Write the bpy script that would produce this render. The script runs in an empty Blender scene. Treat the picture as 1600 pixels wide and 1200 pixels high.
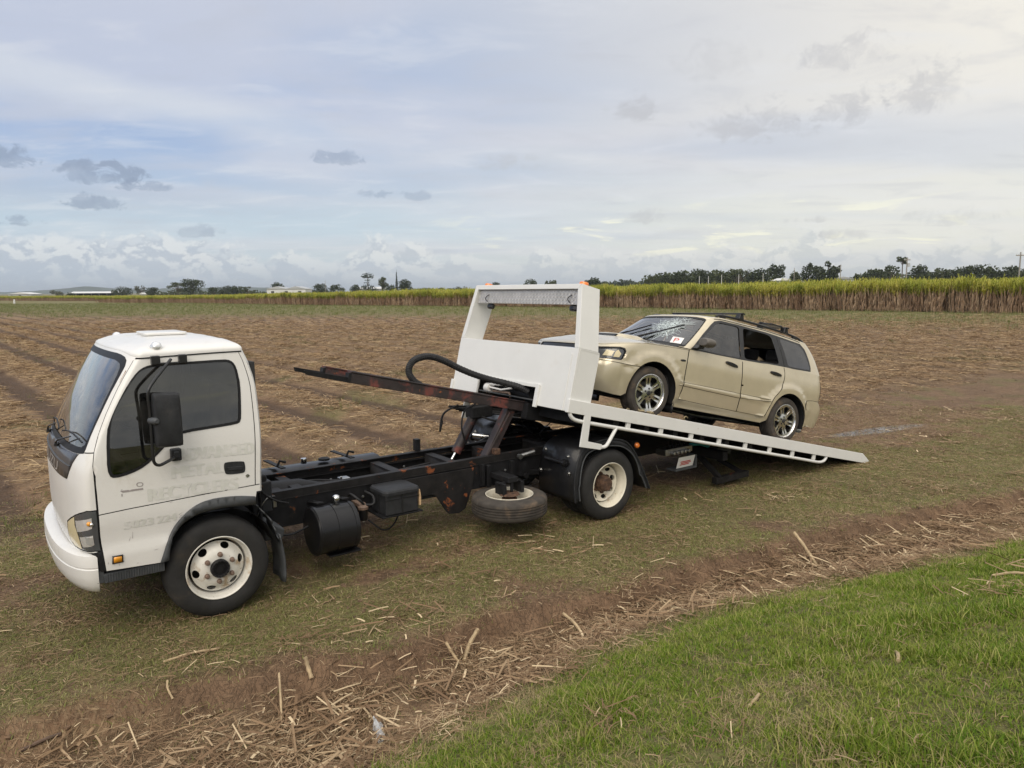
import bpy, bmesh, math, random
import numpy as np
from mathutils import Vector, Matrix
from mathutils.geometry import delaunay_2d_cdt
random.seed(7)
R = math.radians
SC = bpy.context.scene
COL = SC.collection
# ------------------------------------------------------------------ camera
cam_d = bpy.data.cameras.new('camera'); cam = bpy.data.objects.new('camera', cam_d); COL.objects.link(cam)
SC.camera = cam
cam_d.sensor_fit = 'HORIZONTAL'; cam_d.sensor_width = 36.0; cam_d.lens = 36.0*1150/1600
cam_d.clip_start = 0.05; cam_d.clip_end = 20000
CAM_H = 2.55
def _camera():
    p, r = R(7.28), R(0.4)
    fw = Vector((0, math.cos(p), -math.sin(p))); up0 = Vector((0, math.sin(p), math.cos(p))); rt0 = Vector((1, 0, 0))
    rt = rt0*math.cos(r)-up0*math.sin(r); up = up0*math.cos(r)+rt0*math.sin(r)
    m = Matrix((rt, up, -fw)).transposed().to_4x4(); m.translation = (0, 0, CAM_H)
    cam.matrix_world = m
_camera()
# ------------------------------------------------------------------ light
SC.view_settings.view_transform = 'Standard'; SC.view_settings.look = 'None'
SC.view_settings.exposure = 0.62; SC.view_settings.gamma = 1.0; SC.view_settings.use_curve_mapping = False
SC.cycles.max_bounces = 6; SC.cycles.diffuse_bounces = 3; SC.cycles.glossy_bounces = 3
SC.cycles.transparent_max_bounces = 12; SC.cycles.transmission_bounces = 4; SC.cycles.caustics_reflective = False; SC.cycles.caustics_refractive = False
SUN_ELEV, SUN_AZ = R(42), R(193)          # azimuth measured from the viewing direction, to the right
sun_d = bpy.data.lights.new('sun', 'SUN'); sun = bpy.data.objects.new('sun', sun_d); COL.objects.link(sun)
sun_d.energy = 1.5; sun_d.angle = R(50); sun_d.color = (1.0, 0.90, 0.75)
_sd = Vector((math.sin(SUN_AZ)*math.cos(SUN_ELEV), math.cos(SUN_AZ)*math.cos(SUN_ELEV), math.sin(SUN_ELEV)))
sun.rotation_euler = _sd.to_track_quat('Z', 'Y').to_euler(); sun.location = (0, 0, 30)

class NT:
    """small helper for node trees"""
    def __init__(s, tree): s.t = tree; s.n = tree.nodes; s.l = tree.links
    def node(s, typ, **kw):
        n = s.n.new(typ)
        for k, v in kw.items(): setattr(n, k, v)
        return n
    def put(s, sock, val):
        if isinstance(val, bpy.types.NodeSocket): s.l.new(val, sock)
        elif val is not None:
            try: sock.default_value = val
            except Exception: sock.default_value = (*val, 1.0)
    def math(s, op, a, b=None, c=None, clamp=False):
        n = s.node('ShaderNodeMath', operation=op, use_clamp=clamp)
        s.put(n.inputs[0], a)
        if b is not None: s.put(n.inputs[1], b)
        if c is not None: s.put(n.inputs[2], c)
        return n.outputs[0]
    def ss(s, a, b, x):
        n = s.node('ShaderNodeMapRange', interpolation_type='SMOOTHSTEP')
        s.put(n.inputs['Value'], x); s.put(n.inputs['From Min'], a); s.put(n.inputs['From Max'], b)
        return n.outputs[0]
    def mix(s, f, a, b, mode='MIX'):
        n = s.node('ShaderNodeMix', data_type='RGBA', blend_type=mode)
        s.put(n.inputs[0], f); s.put(n.inputs[6], a if isinstance(a, bpy.types.NodeSocket) else (*a[:3], 1)); s.put(n.inputs[7], b if isinstance(b, bpy.types.NodeSocket) else (*b[:3], 1))
        return n.outputs[2]
    def noise(s, vec, scale, detail=4, rough=.55, dist=0.0, out=0):
        n = s.node('ShaderNodeTexNoise')
        if vec is not None: s.l.new(vec, n.inputs['Vector'])
        n.inputs['Scale'].default_value = scale; n.inputs['Detail'].default_value = detail
        n.inputs['Roughness'].default_value = rough; n.inputs['Distortion'].default_value = dist
        return n.outputs[out]
    def comb(s, x, y, z):
        n = s.node('ShaderNodeCombineXYZ'); s.put(n.inputs[0], x); s.put(n.inputs[1], y); s.put(n.inputs[2], z); return n.outputs[0]
    def map(s, vec, loc=(0, 0, 0), sc=(1, 1, 1), rot=(0, 0, 0)):
        n = s.node('ShaderNodeMapping'); s.l.new(vec, n.inputs['Vector'])
        n.inputs['Location'].default_value = loc; n.inputs['Scale'].default_value = sc; n.inputs['Rotation'].default_value = rot
        return n.outputs[0]
def lin(r, g=None, b=None):
    """sRGB 0..255 to linear"""
    f = lambda c: (c/255/12.92) if c/255 <= .04045 else ((c/255+.055)/1.055)**2.4
    return (f(r), f(g), f(b))
# ------------------------------------------------------------------ sky: a high overcast with thin blue, low cumulus
SKY_STRENGTH = 0.1
def build_world():
    w = bpy.data.worlds.new('World'); SC.world = w; w.use_nodes = True
    t = NT(w.node_tree); t.n.clear()
    out = t.node('ShaderNodeOutputWorld'); bg = t.node('ShaderNodeBackground'); bg.inputs['Strength'].default_value = SKY_STRENGTH
    sky = t.node('ShaderNodeTexSky', sky_type='NISHITA', sun_disc=False, sun_elevation=SUN_ELEV, sun_rotation=SUN_AZ)
    g = t.node('ShaderNodeTexCoord').outputs['Generated']
    sp = t.node('ShaderNodeSeparateXYZ'); t.l.new(g, sp.inputs[0]); x, y, z = sp.outputs
    el = t.math('ARCSINE', z)                       # radians
    az = t.math('ARCTAN2', x, y)                    # 0 straight ahead, + to the right
    zc = t.math('MAXIMUM', z, 0.0)
    # cloud deck coordinates (a flat layer seen in perspective)
    inv = t.math('DIVIDE', 1.0, t.math('ADD', zc, 0.07))
    deck = t.comb(t.math('MULTIPLY', x, inv), t.math('MULTIPLY', y, inv), 0.0)
    n1 = t.noise(t.map(deck, (3.1, 1.7, 0), (.55, .8, 1), (0, 0, .5)), 1.0, 5, .5, .4)
    n2 = t.noise(t.map(deck, (7.3, 4.2, 0), (.25, .6, 1), (0, 0, .35)), 1.0, 3, .5, .2)
    # overcast colours: bluer on the left, warm and bright on the right
    side = t.ss(-.68, .50, t.math('ADD', x, t.math('MULTIPLY', t.math('SUBTRACT', n2, .5), .9)))
    lo = t.mix(side, lin(186, 201, 214), lin(210, 212, 208))
    hi = t.mix(side, lin(150, 173, 211), lin(221, 217, 211))
    col = t.mix(t.ss(.02, .22, el), lo, hi)
    col = t.mix(t.math('MULTIPLY', t.ss(.38, .62, n1), .6), col, lin(212, 211, 217))
    col = t.mix(t.math('MULTIPLY', t.ss(.50, .66, n2), .6), col, lin(172, 182, 202))
    # overcast luminance rises towards the zenith
    lum = t.math('MULTIPLY_ADD', t.ss(.28, 1.25, el), 1.2*.71, .71)      # overcast luminance rises towards the zenith; .76 balances the exposure
    col = t.mix(t.math('MULTIPLY', t.ss(.38, .95, el), .8), col, lin(214, 211, 206))
    # warm glow of the hidden sun, upper right
    d2 = t.math('ADD', t.math('POWER', t.math('DIVIDE', t.math('SUBTRACT', az, .70), .34), 2.0), t.math('POWER', t.math('DIVIDE', t.math('SUBTRACT', el, .34), .22), 2.0))
    glow = t.math('POWER', 2.718, t.math('MULTIPLY', d2, -1.0))
    col = t.mix(t.math('MULTIPLY', glow, .85), col, lin(250, 243, 227))
    low = t.math('MULTIPLY', t.math('MULTIPLY', t.ss(.015, .06, el), t.ss(.17, .08, el)), t.ss(-.1, .45, az))
    col = t.mix(t.math('MULTIPLY', low, .35), col, lin(248, 242, 224))
    # bluish gap band above the horizon on the left
    band = t.math('MULTIPLY', t.ss(.05, .075, t.math('ADD', el, t.math('MULTIPLY', t.math('SUBTRACT', n2, .5), .05))), t.ss(.125, .09, el))
    col = t.mix(t.math('MULTIPLY', band, t.math('MULTIPLY', t.ss(.25, -.2, az), .45)), col, lin(192, 210, 221))
    # a pale streak across the blue on the left
    sd = t.math('ADD', t.math('SUBTRACT', el, t.math('MULTIPLY_ADD', az, -.13, .172)), t.math('MULTIPLY', t.math('SUBTRACT', n1, .5), .05))
    sm = t.math('MULTIPLY', t.math('MULTIPLY', t.ss(-.055, .0, sd), t.ss(.030, .004, sd)), t.ss(-.05, -.42, az))
    col = t.mix(t.math('MULTIPLY', sm, .65), col, lin(212, 216, 222))
    # soft broken texture all over the deck
    tx_ = t.noise(t.map(deck, (1.3, 8.1, 0), (1.1, 1.7, 1), (0, 0, .3)), 1.6, 7, .62, .5)
    col = t.mix(t.math('MULTIPLY', t.ss(.50, .72, tx_), .38), col, t.mix(side, lin(186, 190, 202), lin(196, 194, 196)))
    col = t.mix(t.math('MULTIPLY', t.ss(.50, .30, tx_), .30), col, lin(228, 228, 229))
    # low cumulus near the horizon: lumpy tops, blue grey bases
    azel = t.comb(az, t.math('MULTIPLY', el, 2.0), 0.0); iso = t.comb(az, el, 0.0)
    c1 = t.noise(t.map(iso, (.35, .1, 0), (1, 1.35, 1)), 21.0, 9, .60, .25)
    c1b = t.noise(t.map(iso, (.35+.006, .1+.011, 0), (1, 1.35, 1)), 21.0, 9, .60, .25)
    env = t.noise(t.map(azel, (2.0, 0, 0), (1, .0, 1)), 3.6, 2, .5)
    def bump(px, w, h):
        a_ = math.atan((px-800)/1150); d_ = t.math('POWER', t.math('DIVIDE', t.math('SUBTRACT', az, a_), w), 2.0)
        return t.math('MULTIPLY', t.math('POWER', 2.718, t.math('MULTIPLY', d_, -1.0)), h)
    top = t.math('ADD', t.math('MULTIPLY_ADD', env, .075, .014), t.math('ADD', bump(600, .075, .026), bump(90, .14, .022)))
    gapv = t.math('SUBTRACT', t.math('ADD', top, t.math('MULTIPLY', t.math('SUBTRACT', c1, .5), .12)), el)
    puff = t.math('MULTIPLY', t.ss(.0, .014, gapv), t.mix(side, (.92, .92, .92), (.66, .66, .66)))
    lit = t.ss(-.03, .04, t.math('SUBTRACT', c1, c1b)); rim = t.ss(.016, .001, gapv)
    lit = t.math('MAXIMUM', t.math('MULTIPLY', lit, .85), t.math('MULTIPLY', rim, .8))
    pc = t.mix(lit, t.mix(side, lin(178, 188, 203), lin(192, 195, 199)), t.mix(side, lin(224, 227, 229), lin(234, 231, 225)))
    pc = t.mix(t.math('MULTIPLY', t.ss(.055, .0, el), .8), pc, t.mix(side, lin(168, 184, 202), lin(188, 196, 204)))
    col = t.mix(puff, col, pc)
    # yellowish openings low on the right
    gap = t.noise(t.map(azel, (5, 2, 0), (1, 2.6, 1)), 9.0, 4, .6, .5)
    gm = t.math('MULTIPLY', t.math('MULTIPLY', t.ss(.56, .66, gap), t.ss(.035, .055, el)), t.math('MULTIPLY', t.ss(.125, .085, el), t.ss(-.2, .15, az)))
    col = t.mix(t.math('MULTIPLY', gm, .85), col, lin(247, 243, 220))
    # separate small dark clouds: (azimuth, elevation, half width, half height, strength, warm)
    edge = t.math('MULTIPLY', t.math('SUBTRACT', t.noise(t.map(iso, (1, 1, 0), (1, 1.25, 1)), 42.0, 9, .66, .5), .5), 7.0)
    def pxl(px, py, wx, wy):
        a = math.atan((px-800)/1150); return a, math.atan((453-(px-800)*.007-py)/1150*math.cos(a)), wx/1150*math.cos(a)**2, wy/1150*math.cos(a)
    blobs = [(25, 256, 62, 24, .75, 0), (178, 282, 66, 22, .8, 0), (240, 298, 46, 11, .7, 0), (165, 325, 44, 15, .7, 0), (45, 350, 34, 12, .7, 0), (318, 366, 40, 12, .5, 0),
             (540, 256, 36, 15, .55, 0), (590, 310, 24, 9, .45, 0), (655, 313, 22, 9, .4, 0), (790, 266, 62, 16, .35, 1), (985, 186, 36, 26, .55, 1), (1165, 212, 84, 38, .52, 1),
             (1300, 190, 70, 34, .55, 1), (1430, 160, 66, 46, .5, 1), (1300, 108, 74, 36, .42, 1), (1110, 120, 60, 40, .2, 1), (1010, 346, 50, 13, .5, 1), (1240, 348, 50, 8, .45, 1), (1310, 370, 52, 10, .5, 1), (1480, 345, 70, 20, .35, 1)]
    for px, py, wx, wy, st, warm in blobs:
        a, e, sx, sy = pxl(px, py, wx, wy)
        up = t.math('DIVIDE', t.math('SUBTRACT', el, e), sy); up = t.math('MAXIMUM', up, t.math('MULTIPLY', up, -1.9))     # flatter below
        d = t.math('ADD', t.math('POWER', t.math('DIVIDE', t.math('SUBTRACT', az, a), sx), 2.0), t.math('POWER', up, 2.0))
        m = t.ss(1.25, .35 if not warm else -.3, t.math('ADD', d, edge))
        m = t.math('MULTIPLY', m, t.math('MULTIPLY_ADD', t.ss(.35, .65, c1), .5, .6), clamp=True)
        col = t.mix(t.math('MULTIPLY', m, st), col, lin(182, 179, 180) if warm else lin(136, 148, 170))
    # below the horizon: plain haze colour
    col = t.mix(t.ss(.0, -.02, el), col, lin(150, 150, 140))
    vm = t.node('ShaderNodeVectorMath', operation='SCALE'); t.l.new(col, vm.inputs[0]); t.put(vm.inputs[3], t.math('MULTIPLY', lum, 1.0/SKY_STRENGTH))
    fin = t.mix(.90, sky.outputs[0], vm.outputs[0])
    t.l.new(fin, bg.inputs['Color']); t.l.new(bg.outputs[0], out.inputs[0])
build_world()
# ------------------------------------------------------------------ curved body surfaces (cab and car)
def lerp_table(tab):
    xs = [a for a, b in tab]; ys = [b for a, b in tab]
    n = len(xs)
    d = [(ys[i+1]-ys[i])/(xs[i+1]-xs[i]) for i in range(n-1)]
    m = [d[0]] + [0.0 if d[i-1]*d[i] <= 0 else 2*d[i-1]*d[i]/(d[i-1]+d[i]) for i in range(1, n-1)] + [d[-1]]
    def f(x):
        if x <= xs[0]: return ys[0]+m[0]*(x-xs[0])
        if x >= xs[-1]: return ys[-1]+m[-1]*(x-xs[-1])
        lo = 0
        while xs[lo+1] < x: lo += 1
        h = xs[lo+1]-xs[lo]; t = (x-xs[lo])/h
        return ((1+2*t)*(1-t)**2*ys[lo] + t*(1-t)**2*h*m[lo] + t*t*(3-2*t)*ys[lo+1] + t*t*(t-1)*h*m[lo+1])
    return f
def sstep(a, b, x):
    t = min(1.0, max(0.0, (x-a)/(b-a))); return t*t*(3-2*t)
class PlanLoft:
    """half body as horizontal outlines: v 0..1 front to corner, 1..2 side, 2..3 rear"""
    def __init__(s, xf, xr, ys, D, n, Dr, nr, disp=None, zt=None):
        s.xf, s.xr, s.ys, s.D, s.n, s.Dr, s.nr, s.disp, s.zt = xf, xr, ys, D, n, Dr, nr, disp, zt
    def P(s, v, z):
        zz = z
        xf, xr, ys, D, Dr = s.xf(zz), s.xr(zz), s.ys(zz), s.D(zz), s.Dr(zz)
        if v <= 1:
            a = v*math.pi/2
            x = xf-D+D*max(0.0, math.cos(a))**(2/s.n); y = ys*max(0.0, math.sin(a))**(2/s.n)
        elif v <= 2:
            x = (xf-D)*(2-v)+(xr+Dr)*(v-1); y = ys
        else:
            a = (v-2)*math.pi/2
            x = xr+Dr-Dr*max(0.0, math.sin(a))**(2/s.nr); y = ys*max(0.0, math.cos(a))**(2/s.nr)
        if s.disp:
            dx, dy, dz = s.disp(v, x, y, z); x += dx; y += dy; z += dz
        return (x, y, z)
    def vx(s, x, z):
        lo, hi = 0.0, 3.0
        for _ in range(40):
            m = (lo+hi)/2
            if s.P(m, z)[0] > x: lo = m
            else: hi = m
        return (lo+hi)/2
    def vy(s, y, z):   # front part: y -> v
        lo, hi = 0.0, 1.0
        for _ in range(40):
            m = (lo+hi)/2
            if s.P(m, z)[1] < y: lo = m
            else: hi = m
        return (lo+hi)/2
# truck cab
CAB = PlanLoft(
    xf=lerp_table([(.3, .895), (.6, .965), (.9, 1.0), (1.15, 1.0), (1.3, .985), (1.43, .94), (1.6, .868), (1.86, .735), (2.0, .653), (2.1, .588)]),
    xr=lerp_table([(.5, -.385), (1.0, -.392), (1.5, -.412), (1.8, -.402), (2.0, -.36), (2.1, -.32)]),
    ys=lerp_table([(.4, .985), (.8, 1.0), (1.28, 1.0), (1.6, .974), (2.1, .921)]),
    D=lambda z: .164, n=2.3, Dr=lambda z: .06, nr=2.2,
    disp=lambda v, x, y, z: (0, (-.014*sstep(.70, .735, z)*(1-sstep(.78, .95, z)) - .006*sstep(1.0, 1.03, z)*0)*(sstep(.85, 1.0, v)), 0))
# car: lower body and greenhouse
def _cdisp(v, x, y, z):
    dy = 0.0
    for xc in (0.0, -2.54):
        r = math.hypot(x-xc, (z-.34)*1.0)
        dy += .026*(1-sstep(.44, .50, r)) if v > .4 else 0
    dy += .012*(1-sstep(.0, .035, abs(z-.51)))*sstep(-.35, -.5, x)*sstep(-2.2, -2.05, x)   # rubbing moulding
    dy -= .015*sstep(.33, .24, z)*sstep(-.3, -.45, x)*sstep(-2.3, -2.15, x)
    return (0, dy*sstep(.5, .9, v)*sstep(3.0, 2.3, v), 0)
CARL = PlanLoft(
    xf=lerp_table([(.15, .80), (.25, .86), (.40, .905), (.55, .91), (.62, .885), (.70, .86), (.80, .80), (.90, .60), (1.02, .3)]),
    xr=lerp_table([(.2, -3.36), (.32, -3.44), (.55, -3.48), (.62, -3.46), (.66, -3.41), (.8, -3.42), (1.05, -3.385)]),
    ys=lerp_table([(.2, .80), (.35, .83), (.55, .85), (.75, .85), (.9, .838), (1.0, .822)]),
    D=lambda z: .42, n=2.5, Dr=lambda z: .30, nr=2.6, disp=_cdisp)
CARG = PlanLoft(
    xf=lerp_table([(.9, -.20), (.98, -.318), (1.1, -.462), (1.25, -.64), (1.4, -.812), (1.5, -.935)]),
    xr=lerp_table([(.95, -3.40), (1.05, -3.385), (1.25, -3.31), (1.4, -3.21), (1.5, -3.11)]),
    ys=lerp_table([(.9, .84), (.98, .826), (1.1, .79), (1.25, .74), (1.4, .683), (1.5, .64)]),
    D=lambda z: .34, n=3.0, Dr=lambda z: .27, nr=2.5)
# ------------------------------------------------------------------ object helpers
def tag(o, label=None, cat=None, group=None, kind=None):
    if label: o['label'] = label
    if cat: o['category'] = cat
    if group: o['group'] = group
    if kind: o['kind'] = kind
    return o
def empty(name, loc=(0, 0, 0), rotz=0.0):
    o = bpy.data.objects.new(name, None); COL.objects.link(o); o.location = loc; o.rotation_euler = (0, 0, rotz)
    o.empty_display_size = .2
    return o
def link_mesh(name, me, mat, parent=None, bevel=0.0, smooth=30.0, seg=2):
    o = bpy.data.objects.new(name, me); COL.objects.link(o)
    if mat is not None:
        for m in (mat if isinstance(mat, (list, tuple)) else [mat]): me.materials.append(m)
    if parent is not None: o.parent = parent
    if smooth:
        me.shade_smooth()
        if smooth < 180 and not bevel: me.set_sharp_from_angle(angle=R(smooth))
    if bevel:
        b = o.modifiers.new('bevel', 'BEVEL'); b.width = bevel; b.segments = seg; b.limit_method = 'ANGLE'; b.angle_limit = R(32); b.harden_normals = True
    return o
class MB:
    """collects solids, builds ONE mesh object"""
    def __init__(s, m=None): s.v = []; s.f = []; s.m = m or Matrix()
    def add(s, verts, faces):
        o = len(s.v); s.v += [tuple(s.m @ Vector(p)) for p in verts]; s.f += [[o+i for i in f] for f in faces]; return s
    def box(s, x0, x1, y0, y1, z0, z1):
        return s.add([(x0, y0, z0), (x1, y0, z0), (x1, y1, z0), (x0, y1, z0), (x0, y0, z1), (x1, y0, z1), (x1, y1, z1), (x0, y1, z1)],
                     [(0, 3, 2, 1), (4, 5, 6, 7), (0, 1, 5, 4), (1, 2, 6, 5), (2, 3, 7, 6), (3, 0, 4, 7)])
    def prism(s, poly, a, b, axis='y'):
        """polygon in the other two axes (x,z / y,z / x,y), extruded from a to b"""
        n = len(poly)
        ar = sum(poly[i][0]*poly[(i+1) % n][1]-poly[(i+1) % n][0]*poly[i][1] for i in range(n))
        if ar < 0: poly = poly[::-1]
        mk = {'y': lambda p, t: (p[0], t, p[1]), 'x': lambda p, t: (t, p[0], p[1]), 'z': lambda p, t: (p[0], p[1], t)}[axis]
        lo, hi = min(a, b), max(a, b)
        v = [mk(p, lo) for p in poly]+[mk(p, hi) for p in poly]
        f = [tuple(range(n))[::-1], tuple(range(n, 2*n))]+[(i, (i+1) % n, n+(i+1) % n, n+i) for i in range(n)]
        if axis == 'y': f = [q[::-1] for q in f]
        return s.add(v, f)
    def bar(s, p0, p1, w, h, up=(0, 0, 1)):
        p0, p1 = Vector(p0), Vector(p1); d = (p1-p0).normalized(); u = Vector(up); sd = d.cross(u).normalized(); u = sd.cross(d)
        v = []
        for p in (p0, p1):
            for a, b in ((-1, -1), (1, -1), (1, 1), (-1, 1)): v.append(p+sd*(a*w/2)+u*(b*h/2))
        return s.add(v, [(0, 1, 2, 3)[::-1], (4, 5, 6, 7)[::-1][::-1], (0, 1, 5, 4), (1, 2, 6, 5), (2, 3, 7, 6), (3, 0, 4, 7)])
    def tube(s, path, r, n=10, caps=True):
        P = [Vector(p) for p in path]; k = len(P)
        rr = r if isinstance(r, (list, tuple)) else [r]*k
        T = [(P[min(i+1, k-1)]-P[max(i-1, 0)]).normalized() for i in range(k)]
        a = Vector((0, 0, 1)) if abs(T[0].z) < .9 else Vector((1, 0, 0))
        a = (a-T[0]*a.dot(T[0])).normalized()
        v = []
        for i in range(k):
            a = (a-T[i]*a.dot(T[i])).normalized(); b = T[i].cross(a)
            for j in range(n):
                t = 2*math.pi*j/n; v.append(P[i]+(a*math.cos(t)+b*math.sin(t))*rr[i])
        f = [(i*n+j, i*n+(j+1) % n, (i+1)*n+(j+1) % n, (i+1)*n+j) for i in range(k-1) for j in range(n)]
        if caps: f += [tuple(range(n))[::-1], tuple(range((k-1)*n, k*n))]
        return s.add(v, f)
    def lathe(s, prof, n=32, axis='y', c=(0, 0, 0), closed=False, a0=0.0):
        """profile of (radius, height along axis)"""
        v = []; k = len(prof)
        for r, h in prof:
            for j in range(n):
                t = 2*math.pi*j/n+a0; u, w = r*math.cos(t), r*math.sin(t)
                p = {'y': (u, h, w), 'z': (u, w, h), 'x': (h, u, w)}[axis]
                v.append((p[0]+c[0], p[1]+c[1], p[2]+c[2]))
        f = []
        for i in range(k if closed else k-1):
            i2 = (i+1) % k
            for j in range(n):
                q = (i*n+j, i*n+(j+1) % n, i2*n+(j+1) % n, i2*n+j); f.append(q if axis != 'y' else q[::-1])
        if not closed:
            if prof[0][0] > 1e-6: f.append(tuple(range(n)) if axis == 'y' else tuple(range(n))[::-1])
            if prof[-1][0] > 1e-6: f.append(tuple(range((k-1)*n, k*n))[::-1] if axis == 'y' else tuple(range((k-1)*n, k*n)))
        return s.add(v, f)
    def loft(s, rings, caps=True):
        n = len(rings[0]); v = [p for r in rings for p in r]; k = len(rings)
        f = [(i*n+j, i*n+(j+1) % n, (i+1)*n+(j+1) % n, (i+1)*n+j) for i in range(k-1) for j in range(n)]
        if caps: f += [tuple(range(n))[::-1], tuple(range((k-1)*n, k*n))]
        return s.add(v, f)
    def grid(s, fn, us, vs, flip=False):
        nu, nv = len(us), len(vs); v = [fn(a, b) for a in us for b in vs]
        f = [(i*nv+j, (i+1)*nv+j, (i+1)*nv+j+1, i*nv+j+1) for i in range(nu-1) for j in range(nv-1)]
        return s.add(v, [q[::-1] for q in f] if flip else f)
    def mesh(s, name, fix=True):
        me = bpy.data.meshes.new(name); me.from_pydata(s.v, [], s.f)
        if fix:
            bm = bmesh.new(); bm.from_mesh(me); bmesh.ops.remove_doubles(bm, verts=bm.verts, dist=1e-5)
            bmesh.ops.recalc_face_normals(bm, faces=bm.faces); bm.to_mesh(me); bm.free()
        me.update(); return me
    def build(s, name, mat, parent=None, bevel=0.0, smooth=30.0, fix=True, seg=2):
        return link_mesh(name, s.mesh(name, fix), mat, parent, bevel, smooth, seg)
def raw_mesh(name, V, F):
    """numpy arrays to a mesh (triangles or quads)"""
    me = bpy.data.meshes.new(name); V = np.asarray(V, np.float32); F = np.asarray(F, np.int32); k = F.shape[1]
    me.vertices.add(len(V)); me.vertices.foreach_set('co', V.ravel())
    me.loops.add(F.size); me.loops.foreach_set('vertex_index', F.ravel())
    me.polygons.add(len(F)); me.polygons.foreach_set('loop_start', np.arange(0, F.size, k, dtype=np.int32))
    me.update(calc_edges=True); me.validate(); return me
def linspace(a, b, n): return [a+(b-a)*i/(n-1) for i in range(n)]
def chaikin(p, it=2, closed=True):
    for _ in range(it):
        q = []; n = len(p)
        for i in range(n if closed else n-1):
            a, b = p[i], p[(i+1) % n]
            q += [(a[0]*.75+b[0]*.25, a[1]*.75+b[1]*.25), (a[0]*.25+b[0]*.75, a[1]*.25+b[1]*.75)]
        if not closed: q = [p[0]]+q+[p[-1]]
        p = q
    return p
def spline(p, n=6, closed=False):
    """Catmull-Rom through points of any dimension"""
    P = [Vector(q) for q in p]; k = len(P); out = []
    for i in range(k if closed else k-1):
        a, b, c, d = (P[(i-1) % k] if closed or i > 0 else P[0]*2-P[1], P[i], P[(i+1) % k], P[(i+2) % k] if closed or i+2 < k else P[i+1]*2-P[i])
        for j in range(n):
            t = j/n; out.append(.5*((2*b)+(c-a)*t+(2*a-5*b+4*c-d)*t*t+(3*b-a-3*c+d)*t**3))
    if not closed: out.append(P[-1])
    return out
VS = 1.15
def poly_off(poly, d):
    """offset a closed (v,z) polygon outwards by d metres"""
    p = [(a*VS, b) for a, b in poly]; n = len(p)
    ar = sum(p[i][0]*p[(i+1) % n][1]-p[(i+1) % n][0]*p[i][1] for i in range(n)); sg = 1 if ar > 0 else -1
    out = []
    for i in range(n):
        a, b, c = p[i-1], p[i], p[(i+1) % n]
        e1 = Vector((b[0]-a[0], b[1]-a[1])); e2 = Vector((c[0]-b[0], c[1]-b[1]))
        if e1.length < 1e-9 or e2.length < 1e-9: continue
        e1.normalize(); e2.normalize()
        n1 = Vector((e1.y, -e1.x))*sg; n2 = Vector((e2.y, -e2.x))*sg; m = n1+n2
        if m.length < 1e-6: m = n1.copy()
        m.normalize(); k = d/max(.45, m.dot(n1))
        out.append(((b[0]+m.x*k)/VS, b[1]+m.y*k))
    return out
def strip(line, w):
    p = [Vector((a*VS, b)) for a, b in line]; n = len(p); L = []; Rr = []
    for i in range(n):
        d = (p[min(i+1, n-1)]-p[max(i-1, 0)]).normalized(); nn = Vector((-d.y, d.x))*(w/2)
        L.append(((p[i].x+nn.x)/VS, p[i].y+nn.y)); Rr.append(((p[i].x-nn.x)/VS, p[i].y-nn.y))
    return L+Rr[::-1]
def inside(poly, pts):
    x, y = pts[:, 0], pts[:, 1]; r = np.zeros(len(pts), bool); n = len(poly)
    for i in range(n):
        x1, y1 = poly[i]; x2, y2 = poly[(i+1) % n]
        if y1 == y2: continue
        c = ((y1 > y) != (y2 > y)) & (x < (x2-x1)*(y-y1)/(y2-y1)+x1); r ^= c
    return r
def dens(poly, m=.06):
    out = []; n = len(poly)
    for i in range(n):
        a, b = poly[i], poly[(i+1) % n]; k = max(1, int(math.hypot((b[0]-a[0])*VS, b[1]-a[1])/m))
        out += [(a[0]+(b[0]-a[0])*j/k, a[1]+(b[1]-a[1])*j/k) for j in range(k)]
    return out
def panels(surf, outer, regions, us, zs, base='body'):
    """constrained triangulation of the flat (v,z) domain into named panels. regions: (name, polygon, offset) - later ones win. returns {name: (points3d, normals, tris)}"""
    loops = [dens(outer)]+[dens(p) for _, p, _ in regions]
    V = []; E = []
    for lp in loops:
        o = len(V); V += [Vector((a*VS, b)) for a, b in lp]; E += [(o+i, o+(i+1) % len(lp)) for i in range(len(lp))]
    V += [Vector((a*VS+random.uniform(-1, 1)*1e-4, b+random.uniform(-1, 1)*1e-4)) for a in us for b in zs]
    cv, ce, cf, *_ = delaunay_2d_cdt(V, E, [], 0, 1e-5)
    pts = np.array([(p.x/VS, p.y) for p in cv]); F = np.array([f for f in cf if len(f) == 3])
    cen = pts[F].mean(axis=1); own = np.full(len(F), -1); own[inside(outer, cen)] = 0
    for i, (_, p, _) in enumerate(regions): own[inside(p, cen) & (own >= 0)] = i+1
    res = {}
    for i in range(len(regions)+1):
        T = F[own == i]
        if not len(T): continue
        name, off = (base, 0.0) if i == 0 else (regions[i-1][0], regions[i-1][2])
        if name is None: continue
        idx, inv = np.unique(T, return_inverse=True); T = inv.reshape(T.shape)
        P3 = []
        for a, b in pts[idx]:
            a = float(a); b = float(b); h = 2e-3
            p = Vector(surf(a, b)); du = Vector(surf(a+h, b))-Vector(surf(max(a-h, 0), b)); dz = Vector(surf(a, b+h))-Vector(surf(a, b-h))
            nn = du.cross(dz)
            if nn.length < 1e-9: nn = Vector((1, 0, 0))
            nn.normalize()
            if nn.y < -.2 or (abs(nn.y) <= .2 and nn.x < 0 and a < 1.2) or (abs(nn.y) <= .2 and nn.x > 0 and a > 1.8): nn = -nn
            P3.append(p+nn*off)
        if name in res:
            q, t0 = res[name]; t0 = t0+[[k+len(q) for k in t] for t in T.tolist()]; res[name] = (q+P3, t0)
        else: res[name] = (P3, T.tolist())
    return res
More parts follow.
